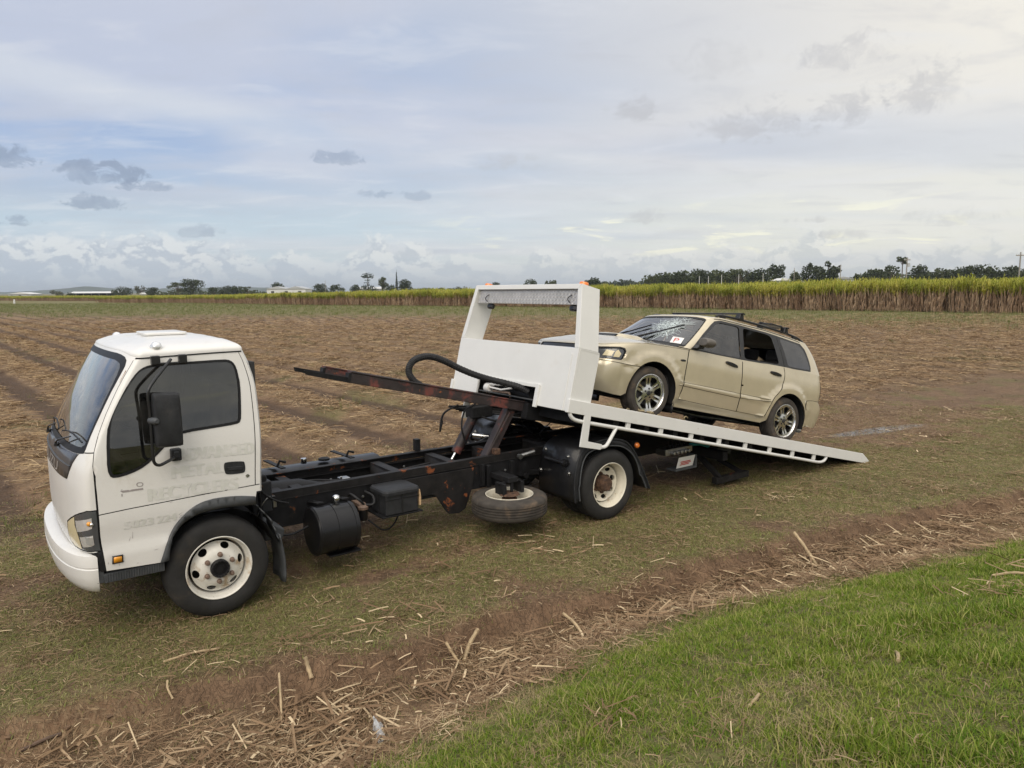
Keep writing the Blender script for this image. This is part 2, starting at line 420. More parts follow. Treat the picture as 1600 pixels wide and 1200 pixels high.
def panel_obj(res, key, name, mat, parent, sides=(1,), smooth=180, M=None, solid=0.0):
    """build one object out of a panel (mirrored copies joined when sides has both)"""
    mb = MB(M)
    P3, T = res[key]
    for sgn in sides: mb.add([(p[0], p[1]*sgn, p[2]) for p in P3], [t if sgn > 0 else t[::-1] for t in T])
    me = mb.mesh(name, fix=False)
    bm = bmesh.new(); bm.from_mesh(me); bmesh.ops.remove_doubles(bm, verts=bm.verts, dist=2e-4); bmesh.ops.dissolve_degenerate(bm, edges=bm.edges, dist=1e-6); bm.to_mesh(me); bm.free()
    o = link_mesh(name, me, mat, parent, 0, smooth)
    if solid:
        m = o.modifiers.new('sheet', 'SOLIDIFY'); m.thickness = solid; m.offset = -1
    return o
def text_mesh(body, size, depth=.0):
    cu = bpy.data.curves.new('lettering', 'FONT'); cu.body = body; cu.size = size; cu.align_x = 'LEFT'; cu.resolution_u = 3
    o = bpy.data.objects.new('lettering', cu); COL.objects.link(o)
    dg = bpy.context.evaluated_depsgraph_get(); me = bpy.data.meshes.new_from_object(o.evaluated_get(dg))
    bpy.data.objects.remove(o); bpy.data.curves.remove(cu)
    return me
def lettering(name, body, size, fn, mat, parent, width=None, bold=0.0):
    """flat lettering laid on a surface; fn maps (x along the line, height) to a point"""
    me = text_mesh(body, size); xs = [v.co.x for v in me.vertices]; x0, x1 = min(xs), max(xs)
    k = (width/(x1-x0)) if width else 1.0
    bm = bmesh.new(); bm.from_mesh(me); bmesh.ops.triangulate(bm, faces=bm.faces)
    long_e = [e for e in bm.edges if e.calc_length() > .04]
    if long_e: bmesh.ops.subdivide_edges(bm, edges=long_e, cuts=2)
    if bold:      # second, slightly shifted layer a hair in front makes the strokes heavier
        lay = [[fn((v.co.x-x0)*k+d, v.co.y) for v in bm.verts] for d in (0, bold*.5, bold)]
        tri = [[v.index for v in f.verts] for f in bm.faces] if not bm.verts.index_update() else []
        n_ = len(bm.verts); mb = MB()
        for i_, L_ in enumerate(lay): mb.add([(p[0], p[1]+.0003*i_, p[2]) for p in L_], tri)
        bm.free(); me = mb.mesh(name, False); return link_mesh(name, me, mat, parent, 0, 0)
    for v in bm.verts: v.co = fn((v.co.x-x0)*k, v.co.y)
    bm.to_mesh(me); bm.free(); me.name = name; me.materials.clear()
    return link_mesh(name, me, mat, parent, 0, 0)
# ------------------------------------------------------------------ materials
M = {}
def pbsdf(name, col, rough=.5, metal=0.0, var=.0, vscale=6.0, bump=0.0, bscale=40.0, coat=0.0, spots=None, spec=.5, sheen=0.0, objvar=0.0, rvar=0.0, streak=None):
    """principled material with noise in colour and relief. spots: list of (colour, scale, threshold, softness) of stains, rust, dirt"""
    m = bpy.data.materials.new(name); m.use_nodes = True; t = NT(m.node_tree); b = t.n['Principled BSDF']
    co = t.node('ShaderNodeTexCoord').outputs['Object']
    c = t.mix(0.0, col, col)
    if var:
        f = t.noise(co, vscale, 5, .6)
        c = t.mix(t.ss(.3, .7, f), tuple(max(0, k*(1-var)) for k in col), tuple(min(1, k*(1+var)) for k in col))
    if objvar:
        oi = t.node('ShaderNodeObjectInfo').outputs['Random']
        hs = t.node('ShaderNodeHueSaturation'); t.l.new(c, hs.inputs['Color'])
        t.put(hs.inputs['Value'], t.math('MULTIPLY_ADD', oi, 2*objvar, 1-objvar)); c = hs.outputs[0]
    rr = rough
    for sc_, s_, th, so in (spots or []):
        mm = t.ss(th, th+so, t.noise(co, s_, 6, .65, .3)); c = t.mix(mm, c, sc_)
        rr = t.math('ADD', t.math('MULTIPLY', mm, .3), rr if not isinstance(rr, float) else rr)
    if streak:
        sc_, mp, th, so = streak
        mm = t.ss(th, th+so, t.noise(t.map(co, (0, 0, 0), mp), 1.0, 5, .6)); c = t.mix(mm, c, sc_)
    if rvar:
        rr = t.math('MULTIPLY_ADD', t.noise(co, 9.0, 4, .6), rvar, rr if not isinstance(rr, float) else rr-rvar/2)
    t.l.new(c, b.inputs['Base Color']); t.put(b.inputs['Roughness'], rr); b.inputs['Metallic'].default_value = metal
    b.inputs['Coat Weight'].default_value = coat; b.inputs['Coat Roughness'].default_value = .08; b.inputs['Specular IOR Level'].default_value = spec
    if bump:
        bp = t.node('ShaderNodeBump'); bp.inputs['Strength'].default_value = bump; bp.inputs['Distance'].default_value = .02
        t.l.new(t.noise(co, bscale, 5, .6), bp.inputs['Height']); t.l.new(bp.outputs[0], b.inputs['Normal'])
    M[name] = m; return m
def glass_mat(name, tint, refl=1.0, rough=.02, dirt=0.0, block=0.0):
    """thin pane: tinted see-through plus mirror reflection by fresnel, a little dust"""
    m = bpy.data.materials.new(name); m.use_nodes = True; t = NT(m.node_tree); t.n.remove(t.n['Principled BSDF'])
    out = t.n['Material Output']
    tr = t.node('ShaderNodeBsdfTransparent'); tr.inputs[0].default_value = (*tint, 1)
    gl = t.node('ShaderNodeBsdfGlossy'); gl.inputs['Roughness'].default_value = rough; gl.inputs[0].default_value = (refl, refl, refl, 1)
    fr = t.node('ShaderNodeFresnel'); fr.inputs[0].default_value = 1.62
    mx = t.node('ShaderNodeMixShader'); t.l.new(t.math('MULTIPLY_ADD', fr.outputs[0], 1.55, .01, clamp=True), mx.inputs[0]); t.l.new(tr.outputs[0], mx.inputs[1]); t.l.new(gl.outputs[0], mx.inputs[2])
    last = mx.outputs[0]
    if dirt:
        co = t.node('ShaderNodeTexCoord').outputs['Object']
        df = t.node('ShaderNodeBsdfDiffuse'); df.inputs[0].default_value = (.42, .40, .36, 1)
        m2 = t.node('ShaderNodeMixShader')
        f = t.math('MULTIPLY', t.ss(.35, .8, t.noise(co, 5.0, 6, .65)), dirt)
        t.l.new(f, m2.inputs[0]); t.l.new(last, m2.inputs[1]); t.l.new(df.outputs[0], m2.inputs[2]); last = m2.outputs[0]
    t.l.new(last, out.inputs[0]); M[name] = m; return m
pbsdf('white_cab', (.69, .68, .65), .30, var=.02, vscale=3, coat=.3, streak=((.585, .555, .49), (9, 9, .8), .57, .3), spots=[((.57, .535, .465), 2.6, .58, .25), ((.34, .28, .20), 26, .775, .04)], rvar=.12)
pbsdf('white_tray', (.69, .69, .665), .40, var=.02, vscale=4, coat=.1, spots=[((.62, .60, .55), 3.5, .58, .25), ((.36, .30, .24), 30, .74, .04), ((.40, .33, .25), 9, .70, .06)], rvar=.14)
pbsdf('white_wheel', (.68, .66, .60), .45, var=.08, vscale=9, spots=[((.42, .32, .21), 8, .53, .16), ((.07, .05, .04), 30, .645, .05)])
pbsdf('cream_wheel', (.66, .62, .51), .45, var=.06, vscale=9, spots=[((.34, .22, .12), 10, .60, .12), ((.08, .05, .04), 34, .68, .05)])
pbsdf('black_plastic', (.022, .023, .025), .55, var=.25, vscale=12, bump=.06, bscale=220, spots=[((.07, .065, .06), 5, .56, .3)], spec=.28)
pbsdf('grey_plastic', (.05, .054, .058), .6, var=.2, vscale=10, bump=.08, bscale=160, spots=[((.11, .10, .09), 6, .55, .25)])
pbsdf('seal_rubber', (.012, .012, .013), .5, spec=.28)
pbsdf('gap_dark', (.012, .012, .012), .8, spec=.28)
pbsdf('panel_black', (.040, .040, .043), .34, var=.2, vscale=8, coat=.3, spots=[((.12, .115, .105), 4, .55, .3)])
pbsdf('chassis_black', (.010, .010, .011), .48, var=.4, vscale=8, bump=.10, bscale=60, spots=[((.035, .030, .026), 7, .60, .2), ((.12, .045, .018), 7, .665, .05)], rvar=.2, spec=.28)
pbsdf('rusty_black', (.012, .011, .011), .5, var=.4, vscale=8, bump=.12, bscale=70, spots=[((.20, .062, .022), 5.5, .60, .06), ((.03, .022, .02), 11, .58, .2)], rvar=.2, spec=.28)
pbsdf('rusty_beam', (.030, .022, .022), .42, var=.4, vscale=5, bump=.1, bscale=60, spots=[((.16, .045, .035), 3.5, .52, .12), ((.30, .09, .03), 13, .66, .06)], rvar=.2)
pbsdf('gloss_black', (.010, .010, .011), .30, var=.2, vscale=4, coat=.15, spots=[((.030, .028, .026), 5, .62, .3)], rvar=.12, spec=.28)
pbsdf('tyre_rubber', (.017, .0165, .016), .75, var=.3, vscale=7, bump=.10, bscale=90, spots=[((.060, .049, .038), 4.5, .54, .3)])
pbsdf('dusty_tyre', (.048, .041, .034), .85, var=.3, vscale=9, bump=.12, bscale=80, spots=[((.13, .095, .066), 6, .5, .25)])
pbsdf('chrome', (.75, .75, .74), .12, 1.0)
pbsdf('steel', (.42, .42, .41), .35, 1.0, var=.2, vscale=12)
pbsdf('alloy', (.72, .71, .69), .24, 1.0, var=.10, vscale=14, spots=[((.26, .21, .15), 11, .66, .15)])
pbsdf('rust', (.085, .046, .028), .85, var=.5, vscale=25, bump=.25, bscale=90, spots=[((.05, .03, .02), 16, .55, .15)])
pbsdf('rust_stain', (.55, .46, .38), .6, spots=[((.22, .10, .05), 30, .50, .12)])
pbsdf('nut_brown', (.17, .115, .085), .6, var=.3, vscale=40)
pbsdf('wood', (.50, .34, .19), .8, var=.2, vscale=30)
pbsdf('lamp_white', (.75, .75, .74), .18, .55, var=.06, vscale=60)
pbsdf('lamp_cream', (.66, .57, .36), .25, var=.05, coat=.6)
pbsdf('lamp_dark', (.075, .08, .085), .25, .1, coat=.7)
pbsdf('amber', (.72, .30, .02), .25, coat=.6, var=.1, vscale=40)
pbsdf('beacon_orange', (.75, .20, .03), .25, coat=.6)
pbsdf('red_lens', (.22, .012, .01), .2, coat=.6)
pbsdf('ghost_letters', (.595, .597, .55), .42, spots=[((.67, .66, .63), 10, .42, .25)])
pbsdf('decal_grey', (.30, .27, .26), .5, spots=[((.66, .64, .61), 28, .58, .1)])
pbsdf('silver_letters', (.62, .62, .62), .3, .6)
pbsdf('label_white', (.70, .69, .66), .5)
pbsdf('label_red', (.48, .05, .04), .5)
pbsdf('teal_hose', (.02, .20, .22), .45)
pbsdf('hose_black', (.02, .02, .021), .6, var=.3, vscale=30, bump=.2, bscale=120, spec=.28)
pbsdf('interior_grey', (.11, .105, .10), .9)
pbsdf('interior_dark', (.025, .025, .026), .85)
pbsdf('tray_deck', (.055, .057, .056), .6, .2, var=.3, vscale=6, spots=[((.12, .10, .08), 3, .5, .3)])
pbsdf('checker_plate', (.50, .48, .45), .45, .55, var=.1, vscale=12)
pbsdf('gold_paint', (.58, .51, .365), .24, .40, var=.05, vscale=3, coat=1.0, spots=[((.51, .435, .30), 2.4, .54, .3)], rvar=.14)
pbsdf('car_trim', (.022, .022, .022), .5, var=.2, vscale=12)
pbsdf('mirror_grey', (.095, .085, .072), .5, var=.15, vscale=10)
pbsdf('car_black', (.012, .012, .013), .35)
pbsdf('crack_white', (.62, .70, .68), .6)
pbsdf('chain_steel', (.36, .29, .17), .45, .7, var=.3, vscale=40)
pbsdf('leaf_litter', (.20, .21, .07), .8, var=.5, vscale=30)
glass_mat('glass_cab', (.20, .21, .215), .95, dirt=.10)
glass_mat('glass_front', (.36, .42, .43), 1.0, dirt=.28)
glass_mat('glass_tint', (.055, .062, .070), 1.0, dirt=.07)
glass_mat('glass_clear', (.74, .78, .78), 1.0)
# ------------------------------------------------------------------ ground
def _hash(ix, iy, s):
    h = (ix.astype(np.int64)*374761393+iy.astype(np.int64)*668265263+s*1442695041) & 0x7fffffff
    h = ((h ^ (h >> 13))*1274126177) & 0x7fffffff
    return ((h ^ (h >> 16)) & 0xffff)/65535.0
def vnoise(x, y, s=0):
    ix, iy = np.floor(x), np.floor(y); fx, fy = x-ix, y-iy; u, v = fx*fx*(3-2*fx), fy*fy*(3-2*fy)
    a, b, c, d = _hash(ix, iy, s), _hash(ix+1, iy, s), _hash(ix, iy+1, s), _hash(ix+1, iy+1, s)
    return (a*(1-u)+b*u)*(1-v)+(c*(1-u)+d*u)*v
def fbm(x, y, s=0, o=4, g=.5):
    t = 0; a = 1; n = 0
    for i in range(o): t = t+a*vnoise(x*2**i+17.3*i, y*2**i-9.1*i, s+i); n += a; a *= g
    return t/n
def ssn(a, b, x): t = np.clip((x-a)/(b-a), 0, 1); return t*t*(3-2*t)
VERGE = np.array([(-9, -4.0), (-3.2, 1.3), (-.84, 3.67), (-.10, 4.39), (.44, 4.93), (1.25, 5.53), (2.15, 5.95), (3.57, 6.59), (5.3, 7.37), (9, 9.1), (20, 14.5), (60, 35)])
BANK = np.array([(-14, -1.5), (-6, 2.55), (-3.08, 4.11), (-2.49, 4.46), (-1.77, 4.70), (-.92, 4.98), (-.01, 5.60), (1.13, 6.30), (2.63, 7.20), (4.51, 8.30), (6.68, 9.37), (10, 11.2), (20, 16.4), (60, 38)])
def sdist(P, x, y):
    """signed distance to a polyline, positive on the camera side"""
    best = np.full(x.shape, 1e9); sg = np.ones(x.shape)
    for (x1, y1), (x2, y2) in zip(P[:-1], P[1:]):
        dx, dy = x2-x1, y2-y1; t = np.clip(((x-x1)*dx+(y-y1)*dy)/(dx*dx+dy*dy), 0, 1)
        d = np.hypot(x-x1-t*dx, y-y1-t*dy); m = d < best; best = np.where(m, d, best); sg = np.where(m, np.sign((y2-y1)*(x-x1)-(x2-x1)*(y-y1)), sg)
    return best*sg
HX, HY = -.80379, -.59491
def truck_xy(x, y): dx, dy = x-TRUCK_OX, y-TRUCK_OY; return dx*HX+dy*HY, -dx*HY+dy*HX
TRUCK_OX, TRUCK_OY = -2.8755, 6.3308
def rows(x, y): return x*.755+y*.655
def ground(x, y):
    """height, and the weights of green, straw and bare earth"""
    dv = sdist(VERGE, x, y)+.10+.22*(fbm(x*1.3, y*1.3, 3)-.5); db = sdist(BANK, x, y)+.28*(fbm(x*1.1, y*1.1, 5)-.5)
    tx, ty = truck_xy(x, y)
    field = ssn(-1.6, -3.4, ty+.8*(fbm(x*.5, y*.5, 8)-.5))
    far = np.hypot(x, y)
    h = -.10*ssn(-5, -9.4, tx)*ssn(-6, 0, ty)-.10*ssn(0, -6, ty)*ssn(-5, -12, tx)
    h = h+.27*np.maximum(dv, 0)*ssn(0, .8, dv)-.05*ssn(.0, -.15, dv)*ssn(.6, 0, -db+.0)
    h = np.where(dv > 3.2, np.minimum(h, .27*3.2+.02*(dv-3.2)), h)
    strawz = ssn(-.03, .16, db)*ssn(.12, -.10, dv)
    h = h-.13*strawz+.05*np.exp(-((db+.12)/.14)**2)
    fur = np.cos(2*math.pi*rows(x, y)/1.9+.7*(fbm(x*.25, y*.25, 12)-.5))
    h = h+field*(.070*fur)*ssn(140, 50, far)-.02*field
    # wheel tracks of earlier traffic along the headland
    trk = np.exp(-((ty-.88)/.16)**2)+np.exp(-((ty+.88)/.16)**2)
    h = h-.018*trk*ssn(-3, 3, -np.abs(tx+4)+12)*(1-field)
    near = ssn(60, 14, far)
    h = h+near*((fbm(x*2.2, y*2.2, 20, 4)-.5)*.05*(1-.5*(dv > 0))+(fbm(x*9, y*9, 30, 3)-.5)*.020*(.4+strawz+.8*field))
    # colour weights
    gn = fbm(x*.9, y*.9, 40, 4); gn2 = fbm(x*3.1, y*3.1, 44, 3)
    head = (1-field)*(db < 0)
    green = ssn(.0, .16, dv)*ssn(.16, .36, gn2+.12+.2*ssn(0, .5, dv))
    strip = ssn(.02, -.22, db)*ssn(.36, .56, gn*.55+gn2*.45+.14*ssn(-3.6, -.9, db)*ssn(-.2, -.8, db)-.22*trk*.6-.30*ssn(2.2, 3.6, tx)-.16*ssn(.75, .2, ty)*ssn(2.5, -.5, tx))
    green = np.maximum(green, head*strip*.75)
    # distant stubble turning green towards the cane
    gl = greenline(x, y); band = ssn(-5, 20, gl+10*(fbm(x*.12, y*.3, 50)-.5))
    green = np.maximum(green, field*band*.85)
    weeds = ssn(.62, .72, fbm(x*.55, y*.55, 60, 4))*field*(1-band)
    green = np.maximum(green, weeds*.55)
    straw = np.maximum(strawz*ssn(.30, .52, gn2*.6+fbm(x*1.7, y*1.7, 70, 3)*.4+.10), field*(1-band)*ssn(.20, .52, gn2*.5+.5*fbm(x*.8, y*.8, 71, 3)+.26*fur-.04))
    straw = np.maximum(straw, ssn(-1.3, -2.4, ty+.6*(gn-.5))*ssn(-5.5, -8, tx)*.85*ssn(.28, .5, gn2))
    straw = np.maximum(straw, head*.35*ssn(.4, .65, fbm(x*2, y*2, 73, 3)))
    pud = np.maximum.reduce([np.exp(-(((x-a)*.9+(y-b)*.44)/l)**2-(((y-b)*.9-(x-a)*.44)/w)**2) for a, b, l, w in ((6.9, 13.65, 1.5, .24), (10.6, 13.3, 1.0, .12))])
    earth = np.maximum(head*.8*ssn(.60, .76, fbm(x*.8, y*.8, 80, 4)+.10*trk+.18*ssn(2.0, 4.2, tx)), np.exp(-((db-.05)/.13)**2)*.95*ssn(.36, .56, fbm(x*1.1, y*1.1, 86, 4)+.10*ssn(-2.2, .6, x)))
    road = np.exp(-((ty+2.6+.10*tx+1.2)/1.5)**2)*ssn(-5.5, -7.5, tx)
    earth = np.maximum(earth, np.clip(road, 0, 1)*.35*ssn(.45, .70, gn2+.08)); straw = straw*(1-.1*np.clip(road, 0, 1))
    left = ssn(2.4, 4.4, tx)*ssn(1.6, -1.2, ty)*ssn(-7, -3.5, ty)
    earth = np.maximum(earth, left*.8*ssn(.30, .6, gn2)); straw = straw*(1-.35*left)
    val = field*(1-band)*ssn(-.35, -.95, fur)*ssn(.25, .55, fbm(x*.35, y*.35, 85, 3)+.12)
    earth = np.maximum(earth, val*.75); straw = straw*(1-.45*val)
    lane = np.exp(-((ty+2.7)/.35)**2)*ssn(1.2, .2, np.abs(tx+.9))
    earth = np.maximum(earth, lane)
    pk = ssn(.12, .45, pud); h = h*(1-pk)-.125*pk
    return h, green*(1-pud), straw*(1-.7*earth)*(1-pud), earth*(1-pud), pud, field*(1-band)
def greenline(x, y):
    """>0 beyond the line where the stubble turns green"""
    P = np.array([(-160, 150), (-53.6, 78.5), (-34, 77), (-6.2, 71), (9.7, 56.5), (20.6, 47.8), (30.5, 43.5), (60, 33), (160, 0)])
    return -sdist(P, x, y)
CANE_A = np.array([(-116, 207), (-78.1, 181.2), (-36.9, 142.8), (-11.0, 126.0), (18.2, 104.9), (37.4, 86.3), (50.8, 73.3), (110, 20)]); CANE_B = np.array([(-330, 330), (-215, 292), (-150, 250), (-118, 236)])
def gaxis(a, b, d, step, grow, far):
    c = list(np.arange(a, b+1e-6, step)); s = step; x = b; up = []
    while x < far[1]: s *= grow; x += s; up.append(x)
    s = step; x = a; dn = []
    while x > far[0]: s *= grow; x -= s; dn.append(x)
    return np.array(dn[::-1]+c+up)
def build_ground():
    gx = gaxis(-6.5, 8.5, 0, .055, 1.045, (-6000, 6000)); gy = gaxis(1.6, 12.5, 0, .055, 1.040, (-60, 9000))
    Xg, Yg = np.meshgrid(gx, gy); h, g, s, e, p, fw_ = ground(Xg, Yg)
    n, m = len(gy), len(gx); V = np.stack([Xg, Yg, h], -1).reshape(-1, 3)
    i = np.arange(n*m).reshape(n, m); F = np.stack([i[:-1, :-1], i[:-1, 1:], i[1:, 1:], i[1:, :-1]], -1).reshape(-1, 4)
    me = raw_mesh('field_ground', V, F)
    for nm, d in (('green', g), ('straw', s), ('earth', e), ('wet', p), ('rows', fw_)):
        a = me.attributes.new(nm, 'FLOAT', 'POINT'); a.data.foreach_set('value', np.clip(d, 0, 1).astype(np.float32).ravel())
    me.shade_smooth()
    mt = bpy.data.materials.new('ground'); mt.use_nodes = True; t = NT(mt.node_tree); b = t.n['Principled BSDF']
    at = lambda k: t.node('ShaderNodeAttribute', attribute_name=k).outputs['Fac']
    pos = t.node('ShaderNodeNewGeometry').outputs['Position']
    sx_ = t.node('ShaderNodeSeparateXYZ'); t.l.new(pos, sx_.inputs[0]); pos = t.comb(sx_.outputs[0], sx_.outputs[1], 0.0)
    fine = t.noise(pos, 34, 5, .65); mid = t.noise(pos, 5.5, 5, .6); big = t.noise(pos, .8, 4, .6); grain = t.noise(pos, 130, 4, .7)
    base = t.mix(t.ss(.35, .65, mid), (.115, .067, .038), (.195, .120, .070))
    base = t.mix(t.ss(.45, .75, fine), base, (.235, .16, .095))
    # straw litter: short fibres in several directions
    fib = None
    for k, rot in enumerate((.3, 1.3, 2.2, 2.9)):
        q = t.noise(t.map(t.map(pos, (k*7, k*3, 0), (1, 1, 1), (0, 0, rot)), (0, 0, 0), (62, 9, 1)), 1.0, 3, .6, .5); f = t.ss(.57, .67, q); fib = f if fib is None else t.math('MAXIMUM', fib, f)
    stc = t.mix(t.ss(.3, .7, fine), (.235, .155, .085), (.44, .32, .185)); stc = t.mix(t.math('MULTIPLY', t.ss(.5, .75, mid), .5), stc, (.20, .13, .078))
    st = t.math('MULTIPLY', at('straw'), t.math('MULTIPLY_ADD', fib, .65, .35))
    base = t.mix(st, base, stc)
    base = t.mix(t.math('MULTIPLY', fib, .35), base, stc)
    er = t.mix(t.ss(.35, .65, mid), (.125, .076, .044), (.185, .115, .068)); er = t.mix(t.math('MULTIPLY', t.ss(.55, .7, grain), .5), er, (.27, .175, .105))
    base = t.mix(t.math('MULTIPLY', at('earth'), .92), base, er)
    grc = t.mix(t.ss(.3, .7, fine), (.080, .105, .022), (.150, .160, .046)); grc = t.mix(t.math('MULTIPLY', t.ss(.45, .7, mid), .5), grc, (.21, .19, .08))
    base = t.mix(t.math('MULTIPLY', at('green'), t.math('MULTIPLY_ADD', t.ss(.35, .6, fine), .5, .45)), base, grc)
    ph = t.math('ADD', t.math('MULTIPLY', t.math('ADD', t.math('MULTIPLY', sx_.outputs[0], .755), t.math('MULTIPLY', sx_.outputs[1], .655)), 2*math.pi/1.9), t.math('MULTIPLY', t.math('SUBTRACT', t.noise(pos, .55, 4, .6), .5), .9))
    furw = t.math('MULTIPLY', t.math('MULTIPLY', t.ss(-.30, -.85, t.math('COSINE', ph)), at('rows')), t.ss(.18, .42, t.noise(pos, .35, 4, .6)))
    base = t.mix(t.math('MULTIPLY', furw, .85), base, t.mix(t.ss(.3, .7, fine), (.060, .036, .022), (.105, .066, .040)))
    base = t.mix(t.ss(.42, .62, big), base, t.mix(.22, base, (.07, .048, .030)))
    wet = t.ss(.35, .62, t.math('ADD', at('wet'), t.math('MULTIPLY', t.math('SUBTRACT', mid, .5), .3)))
    base = t.mix(wet, base, (.06, .045, .032))
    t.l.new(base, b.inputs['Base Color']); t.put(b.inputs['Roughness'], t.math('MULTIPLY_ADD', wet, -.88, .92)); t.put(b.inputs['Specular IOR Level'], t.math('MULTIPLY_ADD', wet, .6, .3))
    bp = t.node('ShaderNodeBump'); bp.inputs['Distance'].default_value = .035; t.put(bp.inputs['Strength'], t.math('MULTIPLY_ADD', wet, -.9, .9))
    t.l.new(t.math('ADD', t.math('MULTIPLY', fine, .6), t.math('MULTIPLY', fib, .35)), bp.inputs['Height']); t.l.new(bp.outputs[0], b.inputs['Normal'])
    o = link_mesh('field_ground', me, mt, None, 0, 0); tag(o, 'brown cane stubble field with a grassy headland and verge', None, kind='structure')
    me.shade_smooth(); return o
build_ground()
# ------------------------------------------------------------------ tow truck
TRUCK_O = Vector((-2.8755, 6.3308, 0.0)); TRUCK_A = math.atan2(-.59491, -.80379)
truck = tag(empty('tow_truck', TRUCK_O, TRUCK_A), 'white and black tilt tray tow truck with its tray slid back to the ground', 'tow truck')
TILT = math.atan(.2362)
BED = Matrix.Translation((-3.486, 0, 1.431)) @ Matrix.Rotation(-TILT, 4, 'Y')
def holed_disc(ro, ri, holes, h, thick, n=40, rings=5, M4=None):
    """disc in the x,z plane with holes; h(r) is the height along y; walls go back by thick"""
    circ = lambda r, k: [(r*math.cos(2*math.pi*i/k), r*math.sin(2*math.pi*i/k)) for i in range(k)]
    loops = [circ(ro, n)]+([circ(ri, n//2)] if ri > 0 else [])+holes
    V = []; E = []
    for lp in loops:
        o = len(V); V += [Vector(p) for p in lp]; E += [(o+i, o+(i+1) % len(lp)) for i in range(len(lp))]
    for i in range(1, rings):
        r = ri+(ro-ri)*i/rings
        V += [Vector((a*1.0003, b)) for a, b in circ(r, n//2+i)]
    cv, ce, cf, *_ = delaunay_2d_cdt(V, E, [], 0, 1e-5)
    pts = np.array([(p.x, p.y) for p in cv]); F = np.array([f for f in cf if len(f) == 3]); cen = pts[F].mean(axis=1)
    ok = inside(loops[0], cen)
    for lp in loops[1:]: ok &= ~inside(lp, cen)
    mb = MB(M4); hp = [(float(a), h(math.hypot(a, b)), float(b)) for a, b in pts]
    mb.add(hp, [t[::-1] for t in F[ok].tolist()])
    for lp in loops[1:]:
        k = len(lp); v = [(a, h(math.hypot(a, b)), b) for a, b in lp]+[(a, h(math.hypot(a, b))-thick, b) for a, b in lp]
        mb.add(v, [(i, (i+1) % k, k+(i+1) % k, k+i) for i in range(k)])
    return mb
def tyre_profile(r, ri, w, grooves=4, side=.006):
    s = r-ri
    p = [(ri-.004, -.03), (ri+.002, -.006), (ri+.18*s, side*.6), (ri+.45*s, side), (ri+.70*s, side*.2), (r-.09*s, -.018), (r-.025*s, -.033)]
    a, b = -.036, -w+.036; n = grooves
    for i in range(n):
        c = a+(b-a)*(i+1)/(n+1); p += [(r, c+.008), (r-.011, c+.006), (r-.011, c-.006), (r, c-.008)]
    q = [(rr, -w-hh) for rr, hh in p[:7]][::-1]
    return p+q
def tyre_obj(parent, r, ri, w, mat, M4, grooves=4):
    mb = MB(M4); mb.lathe(tyre_profile(r, ri, w, grooves), 56, 'y', closed=False)
    mb.f = mb.f[:-2]
    return mb.build('tyre', mat, parent, 0, 28)
def oval(cx, cz, a, b, rot, n=14): return [(cx+a*math.cos(t)*math.cos(rot)-b*math.sin(t)*math.sin(rot), cz+a*math.cos(t)*math.sin(rot)+b*math.sin(t)*math.cos(rot)) for t in [2*math.pi*i/n for i in range(n)]]
RW = .40
def truck_wheel(parent, loc, side, convex, mat, name='wheel', rot=0.0, M4=None, dual=False, rubber='tyre_rubber'):
    """side +1: outer face towards +y"""
    L = M4 if M4 is not None else Matrix.Translation(loc) @ (Matrix.Identity(4) if side > 0 else Matrix.Rotation(math.pi, 4, 'Z'))
    hub = empty(name); hub.parent = parent
    tyre_obj(hub, RW, .248, .212, M[rubber], L)
    if dual: tyre_obj(hub, RW, .248, .212, M[rubber], L @ Matrix.Translation((0, -.245, 0)))
    holes = [oval(.166*math.cos(a), .166*math.sin(a), .034, .023, a+math.pi/2) for a in [rot+2*math.pi*(i+.5)/8 for i in range(8)]] if not convex else [oval(.172*math.cos(a), .172*math.sin(a), .036, .024, a+math.pi/2) for a in [rot+2*math.pi*(i+.5)/6 for i in range(6)]]
    if convex: h = lambda r: -.012-.05*sstep(.135, .20, r)+.010*sstep(.128, .118, r)
    else: h = lambda r: -.150+.045*sstep(.15, .205, r)-.0*r
    d = holed_disc(.203, .06, holes, h, .012, 48, 7, L)
    e = h(.203)
    d.lathe([(.252, -.002), (.254, .004), (.249, .007), (.243, .003), (.238, -.012), (.236, -.026), (.226, -.042), (.221, -.07), (.218, -.11), (.212, -.19), (.236, -.205), (.25, -.21)], 48, 'y')
    d.f = d.f[:-2]
    rim = d.build('rim', mat, hub, 0, 40, fix=False)
    b = MB(L); b.lathe([(.205, -.17), (0.0, -.171)], 24, 'y'); b.build('brake_drum', M['gap_dark'], hub)
    if convex:
        c = MB(L); c.lathe([(.072, -.02), (.072, .030), (.066, .036), (.052, .036), (.050, .020), (.030, .022), (.028, .030), (0, .031)], 28, 'y')
        for i in range(16):
            a = 2*math.pi*i/16; c.bar((.055*math.cos(a), .034, .055*math.sin(a)), (.066*math.cos(a), .042, .066*math.sin(a)), .006, .008, (0, 1, 0))
        c.build('hub_cap', M['chassis_black'], hub, 0, 35)
    else:
        c = MB(L); c.lathe([(.10, -.155), (.098, -.10), (.085, -.085), (.080, -.045), (.070, -.035), (.03, -.033), (0, -.033)], 26, 'y'); c.build('hub_cap', M['rust'], hub, 0, 35)
    for i in range(6):
        a = rot+2*math.pi*(i+.0)/6+.25; x, z = .108*math.cos(a), .108*math.sin(a); y0 = h(.108)
        nm = MB(L); nm.lathe([(.020, y0-.002), (.0195, y0+.006), (.0165, y0+.007), (.0165, y0+.026), (.013, y0+.030), (.007, y0+.030), (.0065, y0+.036), (0, y0+.037)], 6 if False else 12, 'y', (x, 0, z))
        nm.build('wheel_nut', M['nut_brown'] if convex else M['rust'], hub, 0, 35)
    return hub
